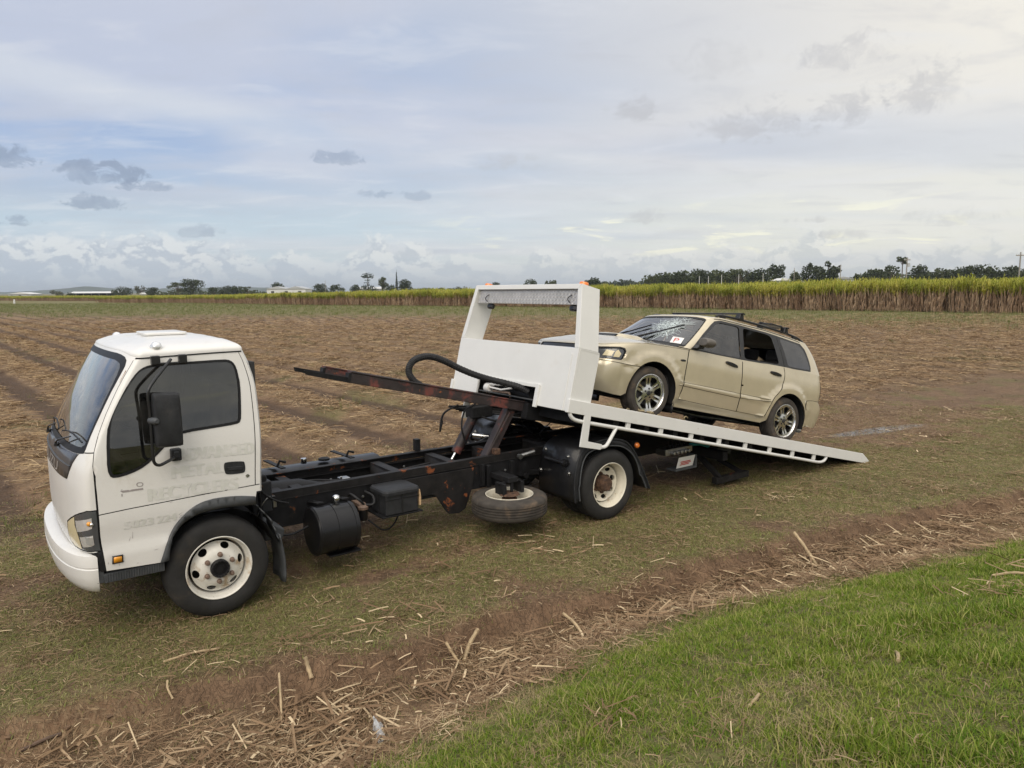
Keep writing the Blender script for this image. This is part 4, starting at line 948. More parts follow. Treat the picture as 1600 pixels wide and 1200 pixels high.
# fuel filter
ff = empty('fuel_filter'); ff.parent = truck
mb = MB(); mb.lathe([(0, .40), (.035, .402), (.042, .42), (.042, .50), (.046, .51)], 18, 'z', (-1.42, .54, 0)); mb.build('filter_bowl', M['gloss_black'], ff, 0, 40)
mb = MB(); mb.lathe([(.05, .51), (.052, .535), (.035, .55), (.02, .57), (.012, .575), (0, .576)], 18, 'z', (-1.42, .54, 0)); mb.box(-1.44, -1.38, .365, .54, .53, .56); mb.build('filter_head', M['nut_brown'], ff, 0, 40)
mb = MB(); mb.tube([(-1.42, .54, .385), (-1.42, .54, .405)], .012, 8); mb.build('drain_plug', M['lamp_white'], ff)
mb = MB(); mb.tube(spline([(-1.42, .56, .56), (-1.36, .58, .62), (-1.32, .50, .66), (-1.34, .40, .62)], 6), .012, 7); mb.tube(spline([(-1.44, .56, .55), (-1.50, .60, .56), (-1.52, .55, .62), (-1.50, .42, .64)], 6), .012, 7); mb.tube(spline([(-1.46, .56, .40), (-1.60, .58, .28), (-1.75, .50, .28), (-1.9, .40, .40)], 6), .008, 6); mb.build('fuel_hose', M['hose_black'], ff, 0, 60)
# battery box
bb = empty('battery_box'); bb.parent = truck
mb = MB(); mb.box(-1.905, -1.56, .42, .735, .455, .655); mb.build('box_case', M['black_plastic'], bb, .012)
mb = MB(); mb.box(-1.74, -1.725, .735, .741, .46, .65); mb.box(-1.915, -1.55, .735, .740, .60, .608); mb.build('case_rib', M['gap_dark'], bb, .002)
mb = MB(); mb.loft([[(-1.735+a*.19*k, .575+b*.175*k, z) for a, b in chaikin(dens([(-1, -1), (1, -1), (1, 1), (-1, 1)], .7), 1)] for z, k in ((.648, 1.02), (.676, 1.02), (.690, .97), (.693, .93))]); mb.build('box_lid', M['black_plastic'], bb, 0, 30)
mb = MB(); mb.prism([(-1.918, .50), (-1.935, .50), (-1.938, .58), (-1.928, .655), (-1.914, .66)], .60, .735); mb.build('timber_wedge', M['wood'], bb, .004)
mb = MB(); mb.box(-1.95, -1.52, .36, .74, .438, .452); mb.bar((-1.56, .60, .45), (-1.56, .60, .66), .02, .008, (0, 1, 0)); mb.build('box_tray', M['chassis_black'], bb, .003)
mb = MB(); mb.prism([(-1.564, .50), (-1.575, .62), (-1.561, .62)], .50, .56); mb.build('paper_label', M['lamp_white'], bb)
# frame gusset
for sg in both:
    mb = MB(); mb.prism([(-1.95, .675), (-2.78, .675), (-2.755, .48), (-2.70, .34), (-2.66, .25), (-2.58, .212), (-2.46, .225), (-2.42, .26), (-2.305, .443), (-2.26, .47), (-1.95, .47)], sg*.378, sg*.395); mb.build('frame_gusset', M['rusty_black'], truck, .004)
# spare wheel carrier
cr_ = empty('spare_carrier'); cr_.parent = truck
mb = MB(); mb.box(-2.98, -2.93, .37, .42, .44, .68); mb.box(-3.30, -3.25, .37, .42, .44, .68); mb.box(-2.90, -2.86, .37, .42, .46, .70); mb.build('carrier_post', M['chassis_black'], cr_, .006)
mb = MB(); mb.box(-3.18, -2.88, .66, .70, .53, .55); mb.box(-3.17, -3.13, .60, .76, .42, .545); mb.box(-2.94, -2.90, .60, .76, .42, .545); mb.tube([(-3.03, .72, .30), (-3.03, .72, .60)], .018, 8); mb.box(-3.10, -2.97, .42, .75, .545, .60); mb.build('carrier_clamp', M['chassis_black'], cr_, .006)
mb = MB(); mb.lathe([(.11, .418), (.10, .435), (.05, .44), (0, .44)], 20, 'z', (-3.0, .72, 0)); mb.build('carrier_plate', M['rust'], cr_)
# rear mudguards
for sg in both:
    g = empty('mudguard'); g.parent = truck
    ol = spline([(-3.62, .29, 0), (-3.605, .50, 0), (-3.64, .70, 0), (-3.70, .82, 0), (-3.80, .885, 0), (-4.05, .925, 0), (-4.25, .90, 0), (-4.40, .835, 0), (-4.52, .70, 0), (-4.64, .50, 0), (-4.71, .37, 0), (-4.76, .26, 0)], 4)
    mb = MB(); mb.grid(lambda i, y: (ol[int(i)].x, y*sg, ol[int(i)].y), list(range(len(ol))), [.46, .75, 1.06]); q = mb.build('guard_sheet', M['gloss_black'], g, 0, 45); sm = q.modifiers.new('sheet', 'SOLIDIFY'); sm.thickness = .016
    il = []
    for p in ol:
        d = Vector((p.x+4.146, p.y-.395)); L_ = max(.445, d.length-.075) if p.y > .45 else max(d.length-.06, .40)
        d.normalize(); il.append((-4.146+d.x*L_, .395+d.y*L_))
    mb = MB(); k = len(ol); mb.add([(p.x, sg*1.062, p.y) for p in ol]+[(a, sg*1.068, b) for a, b in il], [(i, i+1, k+i+1, k+i) for i in range(k-1)]); q = mb.build('guard_lip', M['black_plastic'], g, 0, 60); sm = q.modifiers.new('sheet', 'SOLIDIFY'); sm.thickness = .014
    mb = MB(); mb.tube([(p.x, sg*1.066, p.y) for p in ol], .011, 7); mb.build('guard_bead', M['black_plastic'], g, 0, 60)
    mb = MB(); mb.tube([(a, sg*1.07, b) for a, b in il], .008, 7); mb.build('guard_edge', M['grey_plastic'], g, 0, 60)
    for y, z in ((.52, .78), (.90, .76), (.50, .55), (.98, .60)):
        mb = MB(); mb.lathe([(.030, 0), (.030, .006), (.014, .008), (.014, .022), (0, .024)], 6, 'x', (-3.604 if z < .7 else -3.66, sg*y, z)); mb.build('guard_bolt', M['steel'], g)
    mb = MB(); mb.tube([(-3.60, sg*.58, .70), (-3.60, sg*.88, .70)], .022, 10); mb.lathe([(.042, 0), (.042, .03), (.02, .035), (.02, .06), (0, .061)], 12, 'y', (-3.60, sg*.90, .70)); mb.build('guard_stay', M['gloss_black'], g, 0, 40)
    mb = MB(); mb.tube([(-3.36, sg*.42, .72), (-3.54, sg*.46, .76)], .024, 10); mb.lathe([(.03, -.02), (.03, .02), (0, .021)], 8, 'y', (-3.36, sg*.43, .72)); mb.build('hydraulic_fitting', M['steel'], g, 0, 40)
    mb = MB(); mb.lathe([(.03, 0), (.032, .02), (.02, .035), (0, .038)], 14, 'y', (-4.60, sg*1.0, .78)); mb.build('marker_lamp', M['beacon_orange'], g, 0, 40)
    mb = MB(); mb.box(-4.63, -4.57, sg*.9, sg*1.0, .74, .82); mb.build('lamp_bracket', M['chassis_black'], g)
# tilt arms lifting the tray frame
for y in (.25, -.25):
    ta = empty('tilt_arm'); ta.parent = truck
    if y > 0:
        mb = MB(); mb.bar((-3.02, y, .70), (-3.36, y, 1.24), .10, .11, (1, 0, 0)); mb.bar((-3.02+.03, y+.052, .72), (-3.33, y+.052, 1.2), .012, .03, (1, 0, 0)); mb.build('arm_beam', M['rusty_beam'], ta, .008)
        mb = MB(); mb.box(-3.14, -3.07, .30, .37, .765, .83); mb.build('rusty_block', M['rust'], ta, .006)
    else:
        mb = MB(); mb.tube([(-2.95, y, .70), (-3.22, y, 1.12)], .058, 14); mb.build('cylinder', M['rusty_beam'], ta, 0, 40)
        mb = MB(); mb.tube([(-2.70, y, .35), (-2.96, y, .72)], .022, 10); mb.build('chrome_rod', M['chrome'], ta, 0, 60)
        mb = MB(); mb.box(-3.42, -3.14, y-.08, y+.08, 1.08, 1.22); mb.build('valve_body', M['hose_black'], ta, .015)
        mb = MB(); mb.tube(spline([(-3.06, y+.06, .80), (-2.98, y+.09, 1.0), (-3.05, y+.05, 1.18), (-3.2, y+.05, 1.25)], 6), .011, 6); mb.tube(spline([(-3.25, y+.1, 1.10), (-3.4, y+.2, 1.05), (-3.6, y+.3, 1.12), (-3.75, y+.4, 1.15)], 6), .012, 6); mb.tube(spline([(-2.9, y-.2, 1.05), (-2.82, y-.12, .95), (-2.86, y-.1, 1.15), (-3.0, y, 1.25)], 6), .012, 6); mb.build('hydraulic_hose', M['hose_black'], ta, 0, 60)
mb = MB(); mb.box(-2.48, -2.54, -.40, -.33, .765, .90); mb.build('rail_stop', M['chassis_black'], truck, .006)
for i in range(4):
    mb = MB(); mb.tube(spline([(-3.05-.05*i, -.55, 1.19-.02*i), (-3.6, -.4+.1*i, 1.15-.02*i), (-4.3, -.2+.1*i, 1.02-.02*i)], 6), .014, 6); mb.build('hydraulic_hose', M['hose_black'], truck, 0, 60)
mb = MB(); mb.tube(spline([(-3.62, .1, 1.14), (-3.75, 0, .95), (-4.0, -.1, .80)], 5), .006, 5); mb.tube(spline([(-4.15, .1, 1.02), (-4.0, 0, .85), (-4.1, -.1, .74)], 5), .006, 5); mb.build('loose_cable', M['hose_black'], truck, 0, 60)
# boxes on the far side
fb = empty('far_tool_box'); fb.parent = truck
mb = MB(); mb.box(-4.65, -3.75, -1.05, -.55, .42, .74); mb.build('box_case', M['gloss_black'], fb, .02)
mb = MB()
for i in range(6): mb.box(-4.62+.15*i, -4.54+.15*i, -1.04, -.56, .74, .765)
mb.build('lid_rib', M['gloss_black'], fb, .008)
mb = MB(); mb.tube([(-3.52, -.75, .76), (-3.66, -.60, .74)], .028, 12); mb.build('chrome_pipe', M['chrome'], truck, 0, 50)
ft = empty('fuel_tank'); ft.parent = truck
mb = MB(); mb.loft([[(x, -.68+a*.25*k, .49+b*.24*k) for a, b in chaikin([(-1, -1), (1, -1), (1, 1), (-1, 1)], 2)] for x, k in ((-.82, .9), (-.85, 1), (-2.15, 1), (-2.18, .9))]); mb.build('tank_body', M['gloss_black'], ft, 0, 35)
for x in (-1.0, -1.75):
    mb = MB(); mb.bar((x, -.40, .785), (x, -.95, .765), .05, .012); mb.tube([(x+.03, -.5, .78), (x+.0, -.5, .84), (x-.06, -.5, .82)], .014, 6); mb.build('tank_strap', M['chassis_black'], ft)
mb = MB(); mb.lathe([(.03, .76), (.034, .79), (.03, .815), (0, .82)], 14, 'z', (-1.28, -.58, 0)); mb.build('filler_cap', M['chrome'], ft, 0, 40)
mb = MB(); mb.lathe([(.06, .755), (.06, .775), (.03, .785), (0, .79)], 18, 'z', (-1.52, -.62, 0)); mb.build('tank_gauge', M['chassis_black'], ft, 0, 40)
# rear under-tray gear: valve bank with levers, label, tail frame
vb = empty('valve_bank'); vb.parent = truck
mb = MB(); mb.box(-5.85, -5.35, .62, .78, .50, .58)
for i in range(5): mb.tube([(-5.45-.07*i, .78, .53), (-5.45-.07*i, .84, .53)], .022, 10)
mb.build('valve_body', M['steel'], vb, .008)
for i in range(5): mb = MB(); mb.tube([(-5.45-.07*i, .74, .57), (-5.40-.07*i, .76, .72)], .009, 6); mb.build('lever', M['chassis_black'], vb, 0, 60)
mb = MB(); mb.add([(-5.50, .86, .475), (-5.81, .86, .475), (-5.81, .82, .33), (-5.50, .82, .33)], [(0, 1, 2, 3)]); lbp = mb.build('warning_label', M['label_white'], truck)
mb = MB()
for a, b, z in ((-5.55, -5.72, .365), (-5.56, -5.75, .385), (-5.55, -5.74, .405)): mb.add([(a, .8215+(z-.33)/.145*.04+.003, z), (b, .8215+(z-.33)/.145*.04+.003, z), (b, .8215+(z+.012-.33)/.145*.04+.003, z+.012), (a, .8215+(z+.012-.33)/.145*.04+.003, z+.012)], [(0, 1, 2, 3)])
mb.build('label_print', M['label_red'], lbp)
mb = MB(); mb.prism([(-5.46, .30), (-5.86, .30), (-5.86, .47), (-5.83, .47), (-5.83, .325), (-5.46, .325)], .70, .85); mb.build('label_bracket', M['grey_plastic'], vb, .004)
mb = MB(); mb.tube(spline([(-5.85, .74, .58), (-6.05, .74, .56), (-6.25, .70, .50), (-6.4, .60, .50)], 6), .022, 8); mb.build('hydraulic_hose', M['teal_hose'], vb, 0, 60)
mb = MB(); mb.box(-6.35, -6.25, -.95, .95, .34, .46); mb.build('rear_beam', M['chassis_black'], truck, .01)
mb = MB(); mb.box(-6.88, -6.20, .82, .90, .03, .11)
for i in range(4): mb.tube([(-6.3-.15*i, .90, .07), (-6.3-.15*i, .906, .07)], .012, 8)
mb.bar((-6.3, .5, .35), (-6.3, .86, .10), .06, .06); mb.bar((-6.8, .45, .20), (-6.8, .86, .08), .05, .05); mb.build('tail_frame', M['rusty_black'], truck, .006)
mb = MB(); mb.box(-6.75, -6.30, .62, .70, .34, .44); mb.box(-6.70, -6.5, .70, .705, .36, .42); mb.build('tail_lamp', M['grey_plastic'], truck, .01)
# ---- tray
tray = empty('tray'); tray.parent = truck
U = [0.03, 0, -6.07, -6.34]
for sg in both:
    mb = MB(BED); mb.prism([(.02, 0), (-6.05, 0), (-6.33, -.118), (-6.31, -.14), (.02, -.14)], sg*1.10, sg*1.15); mb.build('side_rail', M['white_tray'], tray, .006)
    mb = MB(BED); pipe = [(-.03, -.13), (-.045, -.165), (-.09, -.195), (-.16, -.208), (-.30, -.212)]+[(-.45-.5*i, -.213-.0025*i) for i in range(9)]+[(-4.80, -.238), (-4.93, -.232), (-5.02, -.205), (-5.06, -.16), (-5.07, -.135)]
    mb.tube(spline([(a, sg*1.125, b) for a, b in pipe], 3), .021, 10); mb.build('tie_rail', M['white_tray'], tray, 0, 60)
    for i in range(8):
        u = -.911-.547*i; mb = MB(BED); mb.prism([(u-.03, -.135), (u+.03, -.135), (u+.03, -.215), (u-.03, -.215)], sg*1.108, sg*1.138); mb.build('rail_post', M['white_tray'], tray, .004)
    st = MB(BED); st.prism([(-.225, -.135), (-.315, -.135), (-.335, -.405), (-.545, -.415), (-.54, -.475), (-.235, -.475)], sg*1.132, sg*1.150); st.build('step_plate', M['white_tray'], tray, .004)
    st = MB(BED); st.tube(spline([(-.545, sg*1.14, -.447), (-.60, sg*1.14, -.435), (-.635, sg*1.14, -.40), (-.69, sg*1.135, -.30), (-.735, sg*1.13, -.215)], 5), .020, 10); st.build('step_loop', M['white_tray'], tray, 0, 60)
for i in range(7):
    u0 = -.01-.87*i; u1 = u0-.865 if i < 6 else -6.10
    mb = MB(BED); mb.box(u0, u1, -1.10, 1.10, -.085, -.070); mb.build('deck_plate', M['tray_deck'], tray)
mb = MB(BED); mb.prism([(-6.05, -.07), (-6.33, -.118), (-6.31, -.14), (-6.05, -.13)], -1.10, 1.10); mb.build('ramp_lip', M['tray_deck'], tray)
for i in range(11):
    u = -.25-.5*i; h = -.24 if u > -3.6 else (-.17 if u > -4.9 else -.135)
    mb = MB(BED); mb.box(u-.04, u+.04, -1.10, 1.10, h, -.086); mb.build('deck_cross_member', M['chassis_black'], tray)
for y in (.38, -.38):
    mb = MB(BED); mb.prism([(-.03, -.12), (-5.2, -.12), (-5.0, -.15), (-4.1, -.26), (-3.6, -.30), (-.03, -.30)], y-.05, y+.05); mb.build('deck_bearer', M['chassis_black'], tray)
# sub frame rails standing out in front of the headboard
for y in (.31, -.31):
    sl = empty('slide_rail'); sl.parent = truck
    mb = MB(BED); mb.box(-.17, 2.08, y-.035, y+.035, -.225, -.125); mb.build('rail_box', M['rusty_beam'], sl, .006)
    mb = MB(BED); mb.box(-.17, 2.08, y-.065, y+.045, -.124, -.112); mb.build('rail_cap', M['rusty_beam'], sl, .003)
    e = 2.53 if y > 0 else 2.40
    mb = MB(BED); mb.prism([(2.075, -.225), (e-.02, -.215), (e, -.175), (2.075, -.175)], y+.02, y+.032); mb.box(2.07, 2.10, y-.04, y+.04, -.215, -.13); mb.build('rail_tongue', M['chassis_black'], sl, .002)
mb = MB(BED); mb.box(1.5, 1.56, -.28, .28, -.215, -.15); mb.box(.6, .66, -.28, .28, -.215, -.15); mb.build('slide_brace', M['rusty_black'], tray, .004)
# headboard
hb = empty('headboard'); hb.parent = truck
W1, W2, WT, WM, WB = 1.125, .995, 1.213, .535, -.13
mb = MB(BED)
mb.prism([(-W1, WB), (-.56, WB), (-.56, .075), (.58, .075), (.58, WB), (W1, WB), (W1, WM), (-W1, WM)], -.02, 0, 'x')
mb.build('front_panel', M['white_tray'], hb, .004)
mb = MB(BED); mb.box(-.30, -.02, -W1, -W1+.02, WB, WM-.02); mb.box(-.30, -.02, W1-.02, W1, WB, WM-.02); mb.box(-.30, -.28, -W1+.02, W1-.02, WB, WM-.02); mb.box(-.30, -.02, -W1, W1, WM-.02, WM); mb.build('lower_box', M['white_tray'], hb, .004)
for sg in both:
    f = [(sg*W1, WM), (sg*W2, WT), (sg*(W2-.055), WT-.055), (sg*(W1-.072), WM)]
    b = [(sg*W1, WM), (sg*(W2-.02), WT), (sg*(W2-.075), WT-.055), (sg*(W1-.072), WM)]
    mb = MB(BED); mb.loft([[(0, y, w) for y, w in f], [(-.28, y, w) for y, w in b]]); mb.build('pillar', M['white_tray'], hb, .005)
mb = MB(BED); mb.loft([[(0, -W2+.053, WT-.055), (0, W2-.053, WT-.055), (0, W2-.0, WT), (0, -W2+.0, WT)], [(-.28, -W2+.073, WT-.055), (-.28, W2-.073, WT-.055), (-.28, W2-.02, WT), (-.28, -W2+.02, WT)]]); mb.build('top_beam', M['white_tray'], hb, .004)
mb = MB(BED); mb.prism([(-.955, .995), (.955, .995), (.925, 1.157), (-.925, 1.157)], -.05, -.035, 'x'); cp = mb.build('checker_panel', M['checker_plate'], truck, .002)
mb = MB(BED)
for i in range(62):
    for j in range(5):
        y = -.915+.0295*i+(.015 if j % 2 else 0); w = 1.008+.034*j; d = .009 if (i+j) % 2 else -.009
        mb.add([(-.0345, y-d-.004, w-.013), (-.030, y, w), (-.0345, y+d+.004, w+.013), (-.0345, y+.005, w-.002), (-.0345, y-.005, w+.002)], [(0, 3, 1), (3, 2, 1), (2, 4, 1), (4, 0, 1)])
tag(mb.build('raised_tread', M['checker_plate'], cp, 0, 0), kind='stuff')
for y in (-.72, .83):
    wl = empty('work_lamp'); wl.parent = truck
    mb = MB(BED); mb.loft([[(-.09+a*.035*k, y+b*.055*k, w) for a, b in chaikin([(-1, -1), (1, -1), (1, 1), (-1, 1)], 1)] for w, k in ((.935, .7), (.95, 1), (.985, 1), (1.005, .6))]); mb.build('lamp_body', M['car_black'], wl, 0, 30)
    mb = MB(BED); mb.tube(spline([(-.05, y, 1.0), (-.015, y-.035, 1.04), (-.015, y-.03, 1.07), (-.03, y+.0, 1.10)], 5), .005, 5); mb.box(-.10, -.08, y-.012, y+.012, 1.0, 1.16); mb.build('lamp_cable', M['hose_black'], wl, 0, 60)
for y in (-.905, .875):
    bc = empty('beacon'); bc.parent = truck
    mb = MB(BED); mb.lathe([(.058, 1.213), (.058, 1.222), (0, 1.223)], 18, 'z', (-.13, y, 0)); mb.build('beacon_base', M['grey_plastic'], bc)
    mb = MB(BED); mb.lathe([(.052, 1.222), (.052, 1.246), (.046, 1.258), (.03, 1.262), (0, 1.263)], 18, 'z', (-.13, y, 0)); mb.build('beacon_lens', M['beacon_orange'], bc, 0, 40)
fr = MB(BED)
fr.box(0, .025, -.60, -.545, WB-.02, .10); fr.box(0, .025, .565, .62, WB-.02, .10); fr.box(0, .02, -.545, .565, .062, .10)
fr.build('opening_frame', M['white_tray'], hb, .003)
fr = MB(BED); fr.box(0, .008, 1.02, 1.045, WB, WM-.06); fr.build('weld_seam', M['white_tray'], hb, .003)
wn = empty('winch'); wn.parent = truck
mb = MB(BED); mb.lathe([(.06, -.40), (.075, -.38), (.075, -.30), (.05, -.29), (.05, .30), (.08, .31), (.08, .34), (0, .345)], 20, 'y', (-.16, 0, -.02)); mb.build('winch_drum', M['interior_dark'], wn, 0, 40)
mb = MB(BED); mb.lathe([(0, -.46), (.055, -.455), (.06, -.44), (.06, -.36), (0, -.355)], 16, 'y', (-.06, 0, -.03)); mb.box(-.10, -.03, -.36, -.28, .0, .05); mb.tube([(-.03, -.40, -.02), (-.03, -.12, -.03), (-.03, .08, .01)], .012, 8); mb.tube([(-.03, -.36, .015), (-.03, -.1, .03), (-.03, .10, .02)], .012, 8); mb.build('winch_motor', M['label_white'], wn, 0, 40)
mb = MB(BED); mb.tube([(-.05, -.30, -.06), (-.05, .02, -.05), (-.05, .06, -.1)], .014, 8); mb.build('winch_line', M['nut_brown'], wn, 0, 40)
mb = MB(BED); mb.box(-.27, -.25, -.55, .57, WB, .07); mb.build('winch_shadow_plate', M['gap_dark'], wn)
mb = MB(BED); hp = spline([(1.13, .02, -.135), (1.20, .02, -.11), (1.265, .01, -.055), (1.288, 0, .01), (1.264, -.0, .088), (1.20, -.0, .140), (1.10, -.0, .178), (.987, 0, .182), (.85, .02, .158), (.70, .04, .118), (.52, .08, .082), (.34, .12, .062), (.15, .20, .050), (.03, .30, .035), (-.05, .38, .0)], 10)
mb.tube(hp, [.034+(.004 if i % 2 else 0) for i in range(len(hp))], 10); mb.build('hose_sleeve', M['hose_black'], hb, 0, 25)
# ------------------------------------------------------------------ station wagon on the tray
def car_matrix():
    tm = Matrix.Translation(TRUCK_O) @ Matrix.Rotation(TRUCK_A, 4, 'Z') @ BED
    return tm @ Matrix.Translation((-1.58, .75, -.07)) @ Matrix.Rotation(R(-4.93), 4, 'Z') @ Matrix.Translation((0, -.83, 0))
car = tag(empty('station_wagon'), 'gold station wagon with a smashed windscreen standing on the sloping tray', 'car')
car.matrix_world = car_matrix()
XL = lambda pts: [(CARL.vx(x, z), z) for x, z in pts]
XG = lambda pts: [(CARG.vx(x, z), z) for x, z in pts]
crest = lerp_table([(0, .765), (.3, .778), (.53, .792), (.72, .832), (.95, .884), (1.07, .922), (1.163, .944), (1.186, .950), (1.367, .971), (1.492, .995), (1.62, 1.022), (1.747, 1.042), (1.80, 1.048), (2.1, 1.05), (3.0, 1.05)])
AR = .388
def arcpts(xc, a0, a1, n=16, r=AR, zc=.315): return [(xc+r*math.cos(a), zc+r*math.sin(a)) for a in linspace(R(a0), R(a1), n)]
out = [(0, .23), (.40, .232), (.64, .238), (.88, .222)]+XL([(.44, .222)]+arcpts(0, -8, 188, 22)+[(-.42, .215), (-1.2, .222), (-2.08, .228)]+arcpts(-2.55, -6, 186, 22)+[(-2.97, .30)])+[(2.2, .30), (2.6, .32), (2.999, .32), (2.999, 1.05)]
out += [(v, crest(v)) for v in linspace(2.9, 0, 60)]
hl2 = [(.33, .735), (.53, .748), (.794, .780), (.885, .774), (.936, .740), (.941, .652), (.922, .626), (.616, .609), (.38, .612), (.33, .64)]
hl2i = poly_off(hl2, -.012)
lensA = [(.60, .65), (.74, .655), (.755, .72), (.62, .725)]; lensB = [(.775, .65), (.875, .655), (.885, .70), (.80, .745), (.775, .72)]
gr = [(0, .752), (.29, .752), (.31, .71), (.28, .64), (0, .63)]
intake = chaikin([(0, .49), (.36, .49), (.42, .44), (.40, .32), (0, .31)], 1)
fog = oval(.56, .40, .045, .05, 0)
DL = lambda p: XL([tuple(q)[:2] for q in spline([(a, b, 0) for a, b in p], 5)])
ds1 = DL([(-.515, .945), (-.506, .86), (-.501, .72), (-.502, .55), (-.500, .43), (-.47, .325)])
db1 = XL([(-.47, .318), (-1.0, .312), (-1.54, .312), (-2.08, .318)])
ds2 = DL([(-1.506, .990), (-1.514, .88), (-1.530, .73), (-1.552, .50), (-1.556, .315)])
ds3 = DL([(-2.36, 1.035), (-2.383, .95), (-2.375, .86), (-2.335, .76), (-2.27, .675), (-2.19, .58), (-2.13, .44), (-2.09, .32)])
rb = DL([(-2.91, .52), (-2.88, .60), (-2.93, .655), (-3.05, .675)])+[(2.30, .68), (2.999, .69)]
doorF = ds1+XL([(-.60, .313), (-1.0, .310), (-1.54, .310)])+ds2[::-1]+[(v, crest(v)+.0) for v in linspace(1.49, 1.19, 8)]
doorR = ds2+XL([(-1.58, .310), (-2.08, .314)])+ds3[::-1]+[(v, crest(v)) for v in linspace(1.76, 1.495, 8)]
tail = [(2.20, .72), (2.42, .72), (2.45, .985), (2.32, 1.0), (2.24, .95)]
ind2 = oval(CARL.vx(-.43, .795), .795, .013, .013, 0)
regs = [('front_door', doorF, 0.0), ('rear_door', doorR, 0.0), ('grille', gr, -.01), ('gap', strip([(.33, .602), (.632, .590), (.942, .592), (1.025, .594), (1.064, .600)], .007), -.006),
        ('lower_intake', intake, -.03), ('fog_lamp', fog, -.01), ('gap', strip([(v, crest(v)-.012) for v in linspace(.34, 1.185, 20)], .005), -.004),
        ('gap', strip(ds1, .0045), -.006), ('gap', strip(ds2, .0045), -.006), ('gap', strip(ds3, .0045), -.006), ('gap', strip(db1, .005), -.006), ('gap', strip(rb, .006), -.006),
        ('gap', strip(XL([(-.40, .488), (-.62, .487), (-1.5, .488), (-2.15, .535)]), .006), -.004), ('gap', strip(XL([(-.43, .532), (-1.1, .545), (-1.6, .55), (-2.14, .56)]), .005), -.003),
        ('headlight_frame', hl2, -.004), ('headlight_inner', hl2i, -.02), ('reflector', lensA, -.01), ('reflector', lensB, -.01), ('tail_lamp', tail, .006), ('side_repeater', ind2, .006)]
cr = panels(CARL.P, out, regs, linspace(.06, .94, 16)+linspace(.98, 2.0, 52)+linspace(2.06, 2.95, 14), linspace(.25, 1.04, 30), 'car_body')
both = (1, -1)
body = panel_obj(cr, 'car_body', 'car_body', M['gold_paint'], car, both)
fdoor = {}; rdoor = {}
for sg in both:
    fdoor[sg] = panel_obj(cr, 'front_door', 'front_door', M['gold_paint'], car, (sg,)); rdoor[sg] = panel_obj(cr, 'rear_door', 'rear_door', M['gold_paint'], car, (sg,))
    h = panel_obj(cr, 'headlight_frame', 'headlight', M['car_trim'], car, (sg,)); panel_obj(cr, 'headlight_inner', 'housing', M['lamp_dark'], h, (sg,)); panel_obj(cr, 'reflector', 'reflector', M['lamp_cream'], h, (sg,))
    panel_obj(cr, 'tail_lamp', 'tail_lamp', M['red_lens'], car, (sg,)); panel_obj(cr, 'side_repeater', 'side_repeater', M['car_black'], car, (sg,)); panel_obj(cr, 'fog_lamp', 'fog_lamp', M['lamp_white'], car, (sg,))
    for x, z, a, d in ((-1.30, .893, .10, fdoor[sg]), (-2.19, .918, .06, rdoor[sg])):
        hm = MB(); y = CARL.P(CARL.vx(x, z), z)[1]
        hm.loft([[(x+u*.115*k, sg*(y+e), z+w*.024*k+a*u*.115) for u, w in chaikin([(-1, -.8), (1, -.8), (1, .8), (.2, 1.1), (-.2, 1.1), (-1, .8)], 1)] for e, k in ((-.01, 1), (.012, 1), (.024, .82))]); hm.build('door_handle', M['car_black'], d, 0, 40)
[tag(panel_obj(cr, 'gap', 'panel_gap', M['gap_dark'], car, (s_,)), kind='stuff') for s_ in both]; gg = panel_obj(cr, 'grille', 'grille', M['car_black'], car, both); panel_obj(cr, 'lower_intake', 'lower_intake', M['car_black'], car, both)
gb = MB()
for z in (.665, .695): gb.grid(lambda v, k: (CARL.P(abs(v), z)[0]+.004, math.copysign(CARL.P(abs(v), z)[1], v), z+.004*k), linspace(-.27, .27, 20), [-1, 1])
gb.build('grille_bar', M['alloy'], gg, 0, 60)
# bonnet
def hood(v, t):
    x, y, z = CARL.P(v, crest(v)); c = .062*sstep(0, .9, v)
    bul = .012*sstep(.50, .40, abs(t))*sstep(.5, .9, v)
    return (x, y*t, z+c*(1-t*t)+bul)
vh = linspace(.0, .3, 5)+linspace(.38, .9, 12)+linspace(.94, 1.186, 14)
hm = MB(); hm.grid(hood, vh, linspace(-1, 1, 37)); hood_o = hm.build('bonnet', M['gold_paint'], car, 0, 50)
hm = MB()
def scoop(x0, x1, z, hw, zz): return [(x0, -hw, zz), (x0, hw, zz), (x1, hw*.92, zz), (x1, -hw*.92, zz)]
rings = []
for x, hw, zt in ((.215, .27, .962), (.16, .285, 1.005), (.0, .30, 1.020), (-.16, .29, 1.028), (-.30, .26, 1.012), (-.40, .20, .985)):
    zb = .93+(.16-x)*.085-.03
    rings.append([(x, -hw-.05, zb), (x, -hw, zt-.012), (x, -hw+.04, zt), (x, 0, zt+.008), (x, hw-.04, zt), (x, hw, zt-.012), (x, hw+.05, zb)])
hm.loft(rings); hm.build('bonnet_scoop', M['gold_paint'], hood_o, 0, 40)
hm = MB(); hm.loft([[(.232, -.255, .942), (.232, .255, .942), (.205, .262, .992), (.205, -.262, .992)], [(.19, -.255, .942), (.19, .255, .942), (.17, .262, .99), (.17, -.262, .99)]]); hm.build('scoop_mouth', M['car_black'], hood_o)
